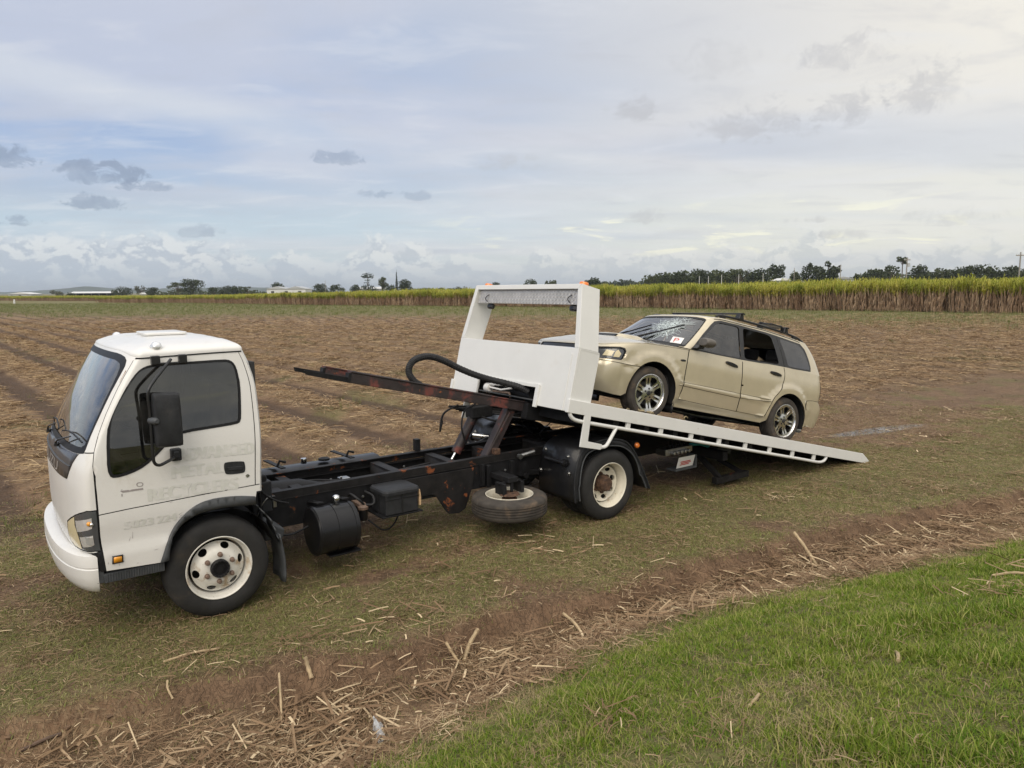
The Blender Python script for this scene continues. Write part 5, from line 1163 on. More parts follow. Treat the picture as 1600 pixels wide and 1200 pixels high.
# greenhouse
gbot = lambda v: .985-.028*sstep(.1, .95, v) if v < 1.0 else crest(max(1.186, v)) if v > 1.186 else .957-.007*(v-1)/.186
gtop = lerp_table([(0, 1.440), (.4, 1.440), (.66, 1.432), (.85, 1.447), (1.0, 1.462), (1.2, 1.474), (1.5, 1.490), (1.85, 1.480), (2.0, 1.462), (2.3, 1.455), (3, 1.455)])
og = [(v, gbot(v)) for v in linspace(0, .99, 20)+linspace(1.0, 2.999, 40)]+[(v, gtop(v)) for v in linspace(2.999, 0, 60)]
wsc = [(0, 1.432), (.40, 1.432), (.58, 1.424), (.655, 1.408), (.672, 1.37), (.70, 1.25), (.735, 1.10), (.752, .985), (.74, .968), (.60, .970), (.384, .982), (.15, .993), (0, .997)]
wsi = poly_off(wsc, -.030); wsi = [(max(0, a), b) for a, b in wsi]; wsi[0] = (0, 1.408); wsi[-1] = (0, 1.028)
frame = XG([(-.535, .952), (-.80, 1.205), (-.955, 1.345), (-1.03, 1.405), (-1.14, 1.436), (-1.50, 1.452), (-2.05, 1.462), (-2.30, 1.458), (-2.80, 1.440), (-2.885, 1.38), (-2.975, 1.13), (-2.965, 1.075), (-2.42, 1.040), (-1.53, .992), (-1.0, .968)])
fw = chaikin(dens(XG([(-.60, .978), (-.80, 1.165), (-.985, 1.325), (-1.06, 1.385), (-1.16, 1.408), (-1.495, 1.422), (-1.475, 1.005), (-1.0, .985)]), .07), 2)
rw = chaikin(dens(XG([(-1.575, 1.424), (-2.05, 1.434), (-2.15, 1.420), (-2.265, 1.060), (-1.545, 1.012)]), .07), 2)
qw = chaikin(dens(XG([(-2.33, 1.428), (-2.76, 1.415), (-2.84, 1.36), (-2.945, 1.13), (-2.94, 1.092), (-2.455, 1.064)]), .07), 2)
tg = [(2.25, 1.40), (2.999, 1.41), (2.999, 1.10), (2.30, 1.10)]
rg = [('windscreen_frame', wsc, .002), ('windscreen', wsi, -.002), ('window_frame', frame, .003), ('front_window', fw, -.006), ('rear_window', rw, -.012), ('quarter_window', qw, .004), ('tailgate_window', tg, .002),
      ('gap', strip(XG([(-2.375, 1.045), (-2.27, 1.43)]), .006), 0.001), ('gap', strip([(v, gtop(v)-.005) for v in linspace(.80, 1.95, 30)], .008), .004)]
gr_ = panels(CARG.P, og, rg, linspace(.06, .95, 16)+linspace(1.0, 2.0, 30)+linspace(2.06, 2.95, 12), linspace(.97, 1.47, 14), 'pillars')
panel_obj(gr_, 'pillars', 'pillars', M['gold_paint'], car, both)
[tag(panel_obj(gr_, 'gap', 'roof_gap', M['gap_dark'], car, (s_,)), kind='stuff') for s_ in both]
wso = panel_obj(gr_, 'windscreen', 'windscreen', M['glass_clear'], car, both); wso['label'] = 'cracked windscreen with a white plate'
panel_obj(gr_, 'windscreen_frame', 'seal', M['seal_rubber'], wso, both)
panel_obj(gr_, 'tailgate_window', 'tailgate_window', M['glass_clear'], car, both)
for sg in both:
    panel_obj(gr_, 'window_frame', 'window_frame', M['car_trim'], car, (sg,))
    panel_obj(gr_, 'front_window', 'front_window', M['glass_cab'], fdoor[sg], (sg,))
    panel_obj(gr_, 'quarter_window', 'quarter_window', M['glass_tint' if sg > 0 else 'glass_clear'], car, (sg,))
    if sg < 0: panel_obj(gr_, 'rear_window', 'rear_window', M['glass_clear'], rdoor[sg], (sg,))
def croof(v, t, sg=1):
    x0, y0, _ = CARG.P(v, gtop(v)); z0 = gtop(v); H = 1.515-z0+.02*sstep(1.2, 1.6, v); cx = -1.9
    n = 2.0+.5*sstep(.6, 1.1, v); s = max(0, math.cos(t))**(2/n); h = max(0, math.sin(t))**(2/n)
    return (cx+(x0-cx)*s, sg*y0*s, z0+(1.525-z0)*h)
cf = MB(); vr = linspace(0, .9, 14)+linspace(.95, 2.0, 24)+linspace(2.1, 3, 9); cf.grid(lambda v, t: croof(v, t), vr, ts); cf.grid(lambda v, t: croof(v, t, -1), vr, ts, True); cf.build('car_roof', M['gold_paint'], car, 0, 50)
def on_ws(y, z, o=.004): v = CARG.vy(abs(y), z); p = CARG.P(v, z); return Vector((p[0]+o*.7, math.copysign(p[1], y), p[2]+o*.75))
# cracks: radial lines and rings round the impact, as fine white lines in the pane
ck = MB(); rc = random.Random(11)
def crackline(pts, w):
    for (y0, z0), (y1, z1) in zip(pts[:-1], pts[1:]):
        if not (-.55 < y0 < .66 and .995 < z0 < 1.415 and -.55 < y1 < .66 and .995 < z1 < 1.415): continue
        d = Vector((y1-y0, (z1-z0)*1.5)); L_ = d.length
        if L_ < 1e-5: continue
        ny, nz = -d.y/L_*w/2, d.x/L_*w/2/1.5
        ck.add([on_ws(y0-ny, z0-nz), on_ws(y1-ny, z1-nz), on_ws(y1+ny, z1+nz), on_ws(y0+ny, z0+nz)], [(0, 1, 2, 3)])
for cy, cz, nr, R0 in ((.30, 1.305, 46, .25), (.34, 1.17, 34, .20), (.10, 1.26, 20, .16)):
    for i in range(nr):
        a = 2*math.pi*i/nr+rc.uniform(-.1, .1); L_ = R0*rc.uniform(.5, 1.35); pts = [(cy+.015*math.cos(a), cz+.01*math.sin(a))]
        for k in range(1, 7): a += rc.uniform(-.16, .16); pts.append((pts[-1][0]+L_/6*math.cos(a), pts[-1][1]+L_/6*math.sin(a)*.62))
        crackline(pts, rc.choice((.0018, .0026, .004)))
    for k in range(10):
        r = R0*(.12+.075*k); n = 22; rr_ = [r*rc.uniform(.9, 1.1) for _ in range(n)]
        for i in range(n):
            if rc.random() < .62:
                a, b = 2*math.pi*i/n, 2*math.pi*(i+1)/n
                crackline([(cy+rr_[i]*math.cos(a), cz+rr_[i]*math.sin(a)*.62), (cy+rr_[(i+1) % n]*math.cos(b), cz+rr_[(i+1) % n]*math.sin(b)*.62)], .0026)
for i in range(9):
    y, z = rc.uniform(-.1, .4), rc.uniform(1.05, 1.3); a = rc.uniform(-2.4, -.9); crackline([(y+.06*k*math.cos(a), z+.05*k*math.sin(a)) for k in range(5)], .003)
tag(ck.build('crack_lines', M['crack_white'], wso, 0, 0), kind='stuff')
pl = MB(); P4 = [(.541, 1.092), (.690, 1.084), (.735, .996), (.600, 1.000)]
def pat(u, w): 
    a = Vector(P4[3])*(1-u)+Vector(P4[2])*u; b = Vector(P4[0])*(1-u)+Vector(P4[1])*u; q = a*(1-w)+b*w; return q
pl.grid(lambda u, w: on_ws(*pat(u, w), .008), linspace(0, 1, 5), linspace(0, 1, 5)); plate = pl.build('letter_plate', M['label_white'], car, 0, 60)
lettering('plate_letter', 'P', 1.0, lambda u, h: on_ws(*pat(.27+u*.62, .16+h*.95), .0105), M['label_red'], plate, .72)
# wipers, cowl
for y0, y1, z1 in ((.50, .20, 1.25), (-.14, -.50, 1.22)):
    wp = empty('wiper'); wp.parent = car
for y0, y1, za, zb in ((-.05, .50, 1.02, 1.275), (-.60, -.05, 1.02, 1.25)):
    wp = empty('wiper'); wp.parent = car
    mb = MB(); mb.tube([on_ws(y0+(y1-y0)*i/8, za+(zb-za)*(i/8)**1.1, .02) for i in range(9)], .009, 6); mb.build('wiper_blade', M['seal_rubber'], wp, 0, 60)
    mb = MB(); mb.tube([on_ws(y0-.1, .995, .02), on_ws(y0+.1, 1.05, .035), on_ws((y0+y1)/2, (za+zb)/2-.015, .03)], [.014, .01, .007], 6); mb.build('wiper_arm', M['car_black'], wp, 0, 60)
for o_ in [o for o in car.children if o.name.startswith('wiper') and not o.children]: bpy.data.objects.remove(o_)
mb = MB(); mb.grid(lambda y, k: on_ws(y, .985-.012*k, .012-.006*k), linspace(-.74, .74, 20), [0, 1, 2, 3]); mb.build('cowl_strip', M['car_trim'], car, 0, 60)
# mirrors
for sg in both:
    mm = empty('door_mirror'); mm.parent = car
    mb = MB(); rings = []
    base = chaikin([(.855, -.055), (1.045, -.045), (1.05, .055), (.87, .072)], 2)
    for x, k in ((-.60, .72), (-.615, .88), (-.66, 1.0), (-.72, 1.0), (-.735, .95)):
        rings.append([(x-.03*(y-.9), sg*(.95+(y-.95)*k), 1.060+z*k) for y, z in base])
    mb.loft(rings); mb.build('mirror_housing', M['mirror_grey'], mm, 0, 40)
    mb = MB(); mb.prism([(-.57, .975), (-.70, .985), (-.70, 1.02), (-.62, 1.03)], sg*.80, sg*.90); mb.build('mirror_foot', M['car_trim'], mm, .008)
# roof rails and bars
for sg in both:
    mb = MB(); mb.tube(spline([(-1.12, sg*.600, 1.490), (-1.22, sg*.600, 1.520), (-1.6, sg*.595, 1.540), (-2.2, sg*.595, 1.548), (-2.75, sg*.59, 1.535), (-2.95, sg*.585, 1.495)], 5), .017, 8)
    for x in (-1.25, -2.0, -2.75): mb.box(x-.04, x+.04, sg*.575, sg*.61, 1.47, 1.535)
    mb.build('roof_rail', M['car_black'], car, 0, 50)
for x, z in ((-1.56, 1.615), (-2.50, 1.610)):
    rk = empty('roof_bar'); rk.parent = car
    mb = MB(); mb.loft([[(x+a*.030, y, z+b*.011) for a, b in chaikin([(-1, -1), (1, -1), (1, 1), (-1, 1)], 1)] for y in (-.66, -.3, .3, .66)]); mb.build('bar', M['car_black'], rk, 0, 40)
    for sg in both: mb = MB(); mb.prism([(x-.055, 1.535), (x+.05, 1.535), (x+.03, 1.61), (x-.03, 1.61)], sg*.56, sg*.64); mb.build('bar_foot', M['car_black'], rk, .01)
mb = MB(); mb.box(-2.46, -2.22, .36, .60, 1.605, 1.625); mb.bar((-2.2, .40, 1.63), (-2.5, .55, 1.63), .04, .02); mb.build('rack_clamp', M['car_black'], car, .006)
# interior
mb = MB(); mb.box(-3.2, -.40, -.74, .74, .30, .34); mb.box(-.62, -.30, -.74, .74, .34, .93); mb.build('car_floor', M['interior_dark'], car)
mb = MB(); mb.prism([(-.36, .70), (-.36, .965), (-.60, .99), (-.95, .95), (-.90, .70)], -.74, .74); mb.build('dashboard', M['interior_dark'], car, .02)
for x, ys_ in ((-1.35, (.37, -.37)), (-2.25, (.42, 0, -.42))):
    for y in ys_:
        st = empty('car_seat'); st.parent = car; w = .25 if x > -2 else .21
        mb = MB(); mb.box(x-.25, x+.27, y-w, y+w, .40, .62); mb.prism([(x-.22, .58), (x-.06, .58), (x-.26, 1.14), (x-.40, 1.14)], y-w, y+w); mb.build('seat_body', M['interior_dark'], st, .05)
        mb = MB(); mb.loft([[(x-.36+a*.05*k, y+b*.135*k, z) for a, b in chaikin([(-1, -1), (1, -1), (1, 1), (-1, 1)], 2)] for z, k in ((1.14, .6), (1.155, .95), (1.20, 1), (1.27, 1), (1.295, .9), (1.30, .7))]); mb.build('headrest', M['interior_dark'], st, 0, 50)
mb = MB(Matrix.Translation((-.98, -.37, .98)) @ Matrix.Rotation(R(-60), 4, 'Y')); mb.tube([(.18*math.cos(a), .18*math.sin(a), 0) for a in linspace(0, 2*math.pi, 25)], .014, 8, False); mb.bar((-.17, 0, 0), (.17, 0, 0), .04, .02); mb.build('steering_wheel', M['interior_dark'], car, 0, 60)
# underbody, wheel wells, exhaust
mb = MB(); mb.box(-3.1, .55, -.58, .58, .21, .30); mb.build('underbody', M['gap_dark'], car, .02)
mb = MB(); mb.tube(spline([(-.8, .05, .20), (-1.6, .05, .18), (-2.3, .25, .20), (-2.9, .45, .22)], 5), .03, 8); mb.tube([(-2.7, .45, .23), (-3.15, .48, .23)], [.09, .09], 12); mb.tube([(-3.15, .52, .235), (-3.32, .52, .235)], .035, 10); mb.build('exhaust', M['steel'], car, 0, 50)
for sg in both:
    for xc in (0, -2.55):
        mb = MB(); al = [(xc+.40*math.cos(a), .315+.40*math.sin(a)) for a in linspace(R(-10), R(190), 20)]
        mb.grid(lambda i, y: (al[int(i)][0], sg*y, al[int(i)][1]), list(range(20)), [.50, .84]); mb.add([(p[0], sg*.52, p[1]) for p in al], [tuple(range(20))]); mb.build('wheel_well', M['gap_dark'], car, 0, 60)
    mb = MB(); mb.grid(lambda y, z: (-.43-.1*(z-.2)*0, sg*y, z), linspace(.63, .82, 4), linspace(.13, .32, 4)); q = mb.build('mud_flap', M['car_black'], car); sm = q.modifiers.new('sheet', 'SOLIDIFY'); sm.thickness = .008
# wheels
def alloy_wheel(loc, side, rot):
    L = Matrix.Translation(loc) @ (Matrix.Identity(4) if side > 0 else Matrix.Rotation(math.pi, 4, 'Z'))
    hub = empty('wheel'); hub.parent = car
    tyre_obj(hub, .322, .226, .208, M['dusty_tyre'], L, 4)
    holes = []
    pol = lambda r, a: (r*math.cos(a), r*math.sin(a))
    for k in range(6):
        c = rot+2*math.pi*k/6
        s0, s1 = .026/.09, .028/.185   # half angles of the spoke pair (outer edges) at the inner and outer radius
        holes.append([pol(.100, c-.05), pol(.185, c-.062), pol(.190, c), pol(.185, c+.062), pol(.100, c+.05)])
        d = c+math.pi/6
        holes.append([pol(.088, d-.13), pol(.13, d-.25), pol(.188, d-.305), pol(.198, d-.15), pol(.200, d), pol(.198, d+.15), pol(.188, d+.305), pol(.13, d+.25), pol(.088, d+.13)])
    h = lambda r: -.022-.012*sstep(.02, .12, r)+.016*sstep(.12, .21, r)
    dsc = holed_disc(.214, 0.0, holes, h, .028, 60, 8, L)
    dsc.lathe([(.232, -.004), (.233, .002), (.226, .003), (.220, -.004), (.214, h(.214)), (.208, -.05), (.205, -.17), (.226, -.19)], 48, 'y'); dsc.f = dsc.f[:-2]
    dsc.build('alloy_rim', M['alloy'], hub, 0, 38, fix=False)
    b = MB(L); b.lathe([(.206, -.16), (.0, -.161)], 24, 'y'); b.build('wheel_back', M['gap_dark'], hub)
    b = MB(L); b.lathe([(.145, -.085), (.145, -.075), (.07, -.074), (0, -.07)], 28, 'y'); b.build('brake_disc', M['car_trim'], hub, 0, 40)
    b = MB(L); b.lathe([(.030, h(0)-.01), (.030, h(0)+.006), (.024, h(0)+.009), (0, h(0)+.010)], 20, 'y'); b.build('centre_cap', M['car_trim'], hub, 0, 40)
    for k in range(5):
        a = 2*math.pi*k/5+.3; b = MB(L); b.lathe([(.013, h(.05)+.001), (.0125, h(.05)+.002), (0, h(.05)+.0021)], 10, 'y', (.053*math.cos(a), 0, .053*math.sin(a))); b.build('wheel_nut', M['car_black'], hub, 0, 0)
for x in (0, -2.558):
    alloy_wheel((x, .83, .317), 1, .30 if x == 0 else .12); alloy_wheel((x, -.83, .317), -1, .5)
# chain lying on the tray beside the front wheel
ch = tag(empty('tie_down_chain'), 'rusty tie down chain heaped on the tray by the front wheel of the gold car', 'chain')
chm = Matrix.Translation(TRUCK_O) @ Matrix.Rotation(TRUCK_A, 4, 'Z') @ BED @ Matrix.Translation((-1.25, 1.02, -.05)); ch.matrix_world = chm
rc = random.Random(4); mb = MB()
for i in range(34):
    u = -.45+.030*i+rc.uniform(-.02, .02); y = rc.uniform(-.05, .05); z = .03+.05*math.exp(-((u+.0)/.25)**2)*rc.random()+.012*rc.random()
    Lm = Matrix.Translation((u, y, z)) @ Matrix.Rotation(rc.uniform(-.7, .7), 4, 'Z') @ Matrix.Rotation((i % 2)*math.pi/2+rc.uniform(-.5, .5), 4, 'X')
    mb.m = Lm; mb.tube([(.026*math.cos(a)*1.0+(.010 if math.cos(a) > 0 else -.010), .015*math.sin(a), 0) for a in linspace(0, 2*math.pi, 13)], .0052, 5, False)
mb.m = Matrix(); lk = mb.build('links', M['chain_steel'], ch, 0, 60); lk['kind'] = 'stuff'
mb = MB(); mb.tube(spline([(-.95, .0, .02), (-.80, .02, .03), (-.70, .02, .05), (-.68, .02, .085), (-.71, .02, .10), (-.74, .02, .085)], 5), .008, 6); mb.build('hook', M['chain_steel'], ch, 0, 60)
# ------------------------------------------------------------------ far trees, sheds, poles, hills
def bearing(px, D): return (px-800)/1150*D
def rise(px, py, D): return 2.55+D*(453-(px-800)*.007-py)/1150
def foliage_mat(name, a, b):
    m = bpy.data.materials.new(name); m.use_nodes = True; t = NT(m.node_tree); n = t.n['Principled BSDF']
    pos = t.node('ShaderNodeNewGeometry').outputs['Position']; f = t.noise(pos, .7, 4, .6)
    at = t.node('ShaderNodeAttribute', attribute_name='tint').outputs['Fac']
    c = t.mix(t.ss(.3, .7, t.math('MULTIPLY_ADD', at, .35, t.math('MULTIPLY', f, .8))), a, b); t.l.new(c, n.inputs['Base Color']); n.inputs['Roughness'].default_value = .8; n.inputs['Specular IOR Level'].default_value = .15
    tl = t.node('ShaderNodeBsdfTranslucent'); t.l.new(c, tl.inputs[0]); mx = t.node('ShaderNodeMixShader'); mx.inputs[0].default_value = .2
    t.l.new(n.outputs[0], mx.inputs[1]); t.l.new(tl.outputs[0], mx.inputs[2]); t.l.new(mx.outputs[0], t.n['Material Output'].inputs[0]); M[name] = m
foliage_mat('leaf_dark', (.030, .042, .022), (.060, .075, .034)); foliage_mat('leaf_mid', (.040, .055, .024), (.085, .098, .042)); foliage_mat('leaf_pale', (.075, .085, .055), (.14, .145, .10)); foliage_mat('leaf_pine', (.022, .034, .022), (.045, .062, .034))
pbsdf('bark', (.11, .09, .07), .9, var=.3, vscale=3); pbsdf('shed_white', (.62, .62, .60), .6, var=.06, vscale=.3); pbsdf('shed_grey', (.42, .43, .43), .5, .2, var=.08, vscale=.3); pbsdf('shed_dark', (.05, .05, .05), .9); pbsdf('pole_grey', (.26, .24, .21), .8, var=.2, vscale=2); pbsdf('pole_white', (.62, .62, .60), .6); pbsdf('hill', (.045, .060, .040), .95, var=.3, vscale=.01)
TG = 'trees standing beyond the cane'
def crown_mesh(rnd, lobes, leaf, n, gap=.25):
    """leaf sprays spread through ellipsoid lobes (x, z, y, rx, rz)"""
    V = []; F = []; T = []; tot = sum(l[3]*l[4] for l in lobes)
    for (cx, cy, cz, rx, rz) in lobes:
        for _ in range(max(6, int(n*rx*rz/tot))):
            while True:
                p = (rnd.uniform(-1, 1), rnd.uniform(-1, 1), rnd.uniform(-1, 1)); d = math.sqrt(p[0]**2+p[1]**2+p[2]**2)
                if d <= 1 and (d > .45 or rnd.random() < .5): break
            if rnd.random() < gap*.5 and p[2] < -.2: continue
            q = Vector((cx+p[0]*rx, cy+p[1]*rx*.9, cz+p[2]*rz)); a = Vector((rnd.gauss(0, 1), rnd.gauss(0, 1), rnd.gauss(0, .7))).normalized(); b = a.cross(Vector((rnd.gauss(0, 1), rnd.gauss(0, 1), rnd.gauss(0, 1)))).normalized(); s = leaf*rnd.uniform(.5, 1.25); o = len(V)
            V += [q-a*s, q+b*s*.6, q+a*s, q-b*s*.7]; F.append((o, o+1, o+2, o+3)); T += [rnd.random()]*4
    return V, F, T
def add_crown(name, data, mat, parent):
    V, F, T = data; me = bpy.data.meshes.new(name); me.from_pydata([tuple(v) for v in V], [], F); a = me.attributes.new('tint', 'FLOAT', 'POINT'); a.data.foreach_set('value', np.array(T, np.float32)); return link_mesh(name, me, mat, parent, 0, 0)
def tree(name, px, D, h, w, style, label, seed, mat=None):
    rnd = random.Random(seed); x = bearing(px, D); r = tag(empty(name, (x, D, 0)), label, 'tree', TG); z0 = 0
    tk = MB(); r0 = .035*h+.08
    if style == 'round':
        lobes = [(rnd.uniform(-.3, .3)*w, rnd.uniform(-.25, .25)*w, h*rnd.uniform(.34, .82), w*rnd.uniform(.18, .32), h*rnd.uniform(.13, .22)) for _ in range(11)]+[(0, 0, h*.55, w*.46, h*.38), (-.1*w, 0, h*.33, w*.48, h*.22)]
        tk.tube([(0, 0, 0), (.05*w, 0, h*.3), (0, .02*w, h*.7)], [r0, r0*.75, r0*.3], 7)
        for l in lobes[:6]: tk.tube([(0, 0, h*.3), (l[0]*.6, l[1]*.6, l[2]*.8), l[:3]], [r0*.5, r0*.3, r0*.1], 5)
        cr = crown_mesh(rnd, lobes, h*.045, 1500)
    elif style == 'open':
        lobes = []
        for _ in range(17): a = rnd.uniform(0, 6.28); lobes.append((w*.42*math.cos(a)*rnd.uniform(.2, 1), w*.3*math.sin(a), h*rnd.uniform(.34, .92), w*rnd.uniform(.12, .20), h*rnd.uniform(.07, .13)))
        tk.tube([(0, 0, 0), (-.03*w, 0, h*.35), (.02*w, 0, h*.75)], [r0, r0*.7, r0*.25], 7)
        for l in lobes: tk.tube([(0, 0, h*.33), (l[0]*.5, l[1]*.5, h*.33+(l[2]-h*.33)*.6), l[:3]], [r0*.45, r0*.3, r0*.1], 5)
        cr = crown_mesh(rnd, lobes, h*.040, 1000)
    elif style == 'bush':
        lobes = [(rnd.uniform(-.36, .36)*w, rnd.uniform(-.3, .3)*w, h*rnd.uniform(.35, .72), w*rnd.uniform(.15, .26), h*rnd.uniform(.2, .3)) for _ in range(9)]
        tk.tube([(0, 0, 0), (0, 0, h*.5)], [r0, r0*.5], 6)
        for l in lobes[:5]: tk.tube([(0, 0, h*.15), l[:3]], [r0*.5, r0*.12], 5)
        cr = crown_mesh(rnd, lobes, h*.062, 700)
    elif style == 'column':
        lobes = [(0, 0, h*(.1+.088*i), w*.5*(1-(i/10.2)**1.3), h*.07) for i in range(11)]; tk.tube([(0, 0, 0), (0, 0, h*.98)], [r0*.6, .05], 6); cr = crown_mesh(rnd, lobes, h*.022, 700, 0)
    elif style == 'bunya':
        lobes = [(.0, 0, h*.86, w*.40, h*.12), (-.22*w, 0, h*.80, w*.22, h*.06), (.22*w, 0, h*.80, w*.22, h*.06), (0, 0, h*.66, w*.22, h*.045), (-.1*w, 0, h*.55, w*.18, h*.03), (0, 0, h*.38, w*.42, h*.10), (-.3*w, .1*w, h*.30, w*.3, h*.12), (.3*w, 0, h*.28, w*.35, h*.12)]
        tk.tube([(0, 0, 0), (0, 0, h*.95)], [r0*.7, r0*.2], 7)
        for l in lobes: tk.tube([(0, 0, l[2]-.04*h), (l[0]*1.3+.01, l[1], l[2])], [r0*.3, r0*.1], 5)
        cr = crown_mesh(rnd, lobes, h*.034, 620, .1)
    else:   # 'palm' like: bare trunk, small flat crown
        lobes = [(rnd.uniform(-.4, .4)*w, rnd.uniform(-.3, .3)*w, h*rnd.uniform(.84, .98), w*rnd.uniform(.16, .24), h*.045) for _ in range(8)]
        tk.tube([(0, 0, 0), (.03*w, 0, h*.5), (0, 0, h*.9)], [r0*.5, r0*.4, r0*.25], 7)
        for l in lobes: tk.tube([(0, 0, h*.78), l[:3]], [r0*.2, r0*.08], 5)
        cr = crown_mesh(rnd, lobes, h*.032, 320)
    tk.build('trunk', M['bark'], r, 0, 60); add_crown('crown', cr, M[mat or 'leaf_dark'], r); return r
# (px centre, px top, px width, distance, style, material, label)
FT = [
 (95, 452.5, 15, 400, 'bush', 'leaf_pale', 'low brownish bush between the white roof and the long open shed'),
 (116, 456.5, 14, 430, 'bush', 'leaf_dark', 'tiny dark bush at the near end of the long open shed'),
 (186, 452, 10, 425, 'bush', 'leaf_mid', 'small bush touching the end of the long open shed'),
 (201, 448, 23, 420, 'round', 'leaf_dark', 'compact round dark tree just past the long open shed'),
 (226, 447, 17, 420, 'open', 'leaf_pale', 'pale thin half bare tree beside the compact round tree'),
 (242, 449, 16, 420, 'round', 'leaf_dark', 'small dark tree before the gap left of the big twin tree'),
 (284, 440.5, 30, 380, 'open', 'leaf_mid', 'pale leaved half of the big twin tree'),
 (306, 436.5, 32, 380, 'round', 'leaf_dark', 'darker taller half of the big twin tree'),
 (340, 448, 20, 420, 'bush', 'leaf_dark', 'first dark tree of the low row after the big twin tree'),
 (358, 446, 20, 420, 'round', 'leaf_dark', 'domed dark tree inside the low row after the big twin tree'),
 (375, 446.5, 20, 425, 'bush', 'leaf_dark', 'leafy third tree of the low row after the big twin tree'),
 (391, 448, 16, 425, 'open', 'leaf_mid', 'thin last tree of the low row after the big twin tree'),
 (438, 440, 18, 440, 'round', 'leaf_dark', 'flat topped tree rising behind the big pale shed'),
 (505, 443, 20, 420, 'round', 'leaf_dark', 'dark round tree with a thin mast beside it'),
 (530, 444.5, 22, 420, 'bush', 'leaf_dark', 'low dark bush right of the tree with the mast'),
 (555, 444.5, 16, 420, 'bush', 'leaf_dark', 'low dark bush left of the bunya pine'),
 (578, 428, 20, 420, 'bunya', 'leaf_pine', 'bunya pine with a round top on a bare trunk'),
 (601, 435, 14, 420, 'open', 'leaf_mid', 'sparse thin tree between the bunya pine and the spire tree'),
 (614, 444, 12, 410, 'bush', 'leaf_dark', 'dark low bush at the foot of the spire tree'),
 (622.5, 426, 5.5, 420, 'column', 'leaf_pine', 'narrow spire shaped conifer standing alone'),
 (636, 437, 18, 420, 'round', 'leaf_dark', 'rounded tree right beside the spire conifer'),
 (725, 447, 18, 420, 'bush', 'leaf_mid', 'low scrub just left of the white headboard'),
 (777, 441, 12, 420, 'round', 'leaf_dark', 'small tree seen over the headboard next to its first beacon'),
 (830, 435, 20, 380, 'round', 'leaf_dark', 'dark round tree seen above the middle of the headboard'),
 (855, 437.5, 9, 400, 'bush', 'leaf_mid', 'smaller of two little trees above the headboard'),
 (864, 437, 11, 400, 'bush', 'leaf_mid', 'wider of two little trees above the headboard'),
 (929, 432.5, 21, 330, 'round', 'leaf_dark', 'dark bushy tree just right of the second beacon'),
 (1018, 430.5, 15, 320, 'round', 'leaf_mid', 'first small tree at the end of the long forest belt'),
 (1042, 425, 24, 310, 'round', 'leaf_dark', 'tall dark tree opening the big row above the car'),
 (1065, 422.5, 28, 310, 'round', 'leaf_dark', 'broad dark tree with a bare tip in the row above the car'),
 (1096, 420.5, 30, 305, 'round', 'leaf_dark', 'widest dome shaped tree in the row above the car'),
 (1122, 421.5, 25, 305, 'round', 'leaf_mid', 'square topped tree in the row above the car'),
 (1154, 421, 32, 300, 'open', 'leaf_mid', 'paler ragged tree in the row above the car'),
 (1181, 418.5, 32, 300, 'round', 'leaf_dark', 'tallest dark tree ending the row above the car'),
 (1209, 417, 23, 300, 'open', 'leaf_dark', 'umbrella shaped tree over the small house'),
 (1240, 425, 19, 290, 'round', 'leaf_mid', 'low round tree right of the small house'),
 (1260, 414.5, 19, 300, 'open', 'leaf_dark', 'tall ragged tree in the clump left of the white shed'),
 (1276, 417, 20, 295, 'round', 'leaf_dark', 'dense middle tree of the clump left of the white shed'),
 (1294, 411.5, 24, 300, 'open', 'leaf_dark', 'highest tree of the clump overhanging the white shed'),
 (1322, 432, 10, 310, 'bush', 'leaf_dark', 'little dark bush over the white shed roof'),
 (1341, 427, 22, 290, 'bush', 'leaf_dark', 'low tree first after the white shed'),
 (1365, 418.5, 30, 290, 'round', 'leaf_dark', 'broad tree second after the white shed'),
 (1388, 417, 24, 290, 'open', 'leaf_dark', 'loose tree under the bare trunked tree'),
 (1404, 405.5, 15, 290, 'palm', 'leaf_mid', 'tall bare trunked tree beside the power pole with transformer'),
 (1432, 415.5, 34, 285, 'round', 'leaf_dark', 'dark tree just right of the power pole with transformer'),
 (1461, 421, 24, 285, 'open', 'leaf_mid', 'smaller ragged tree before the last long clump'),
 (1486, 420, 28, 280, 'round', 'leaf_dark', 'first low tree of the last long clump'),
 (1512, 414.5, 32, 280, 'round', 'leaf_dark', 'highest tree of the last long clump'),
 (1541, 415, 34, 278, 'round', 'leaf_dark', 'wide tree in the middle of the last long clump'),
 (1568, 416.5, 30, 275, 'round', 'leaf_dark', 'tree left of the tall power pole in the last long clump'),
 (1596, 418.5, 28, 270, 'round', 'leaf_mid', 'greener tree right of the tall power pole'),
 (1625, 417, 34, 270, 'round', 'leaf_dark', 'dark tree cut by the right edge of the view'),
 (-4, 450, 12, 420, 'bush', 'leaf_dark', 'dark bush at the left edge of the view'),
]
for i, (px, py, w, D, st, mt, lb) in enumerate(FT):
    nm = {'bush': 'far_bush', 'bunya': 'bunya_pine', 'column': 'spire_conifer', 'palm': 'bare_trunk_tree'}.get(st, 'far_tree')
    o = tree(nm, px, D, rise(px, py, D)*1.06, max(w*1.2/1150*D, 2.0), st, lb, 100+i, mt)
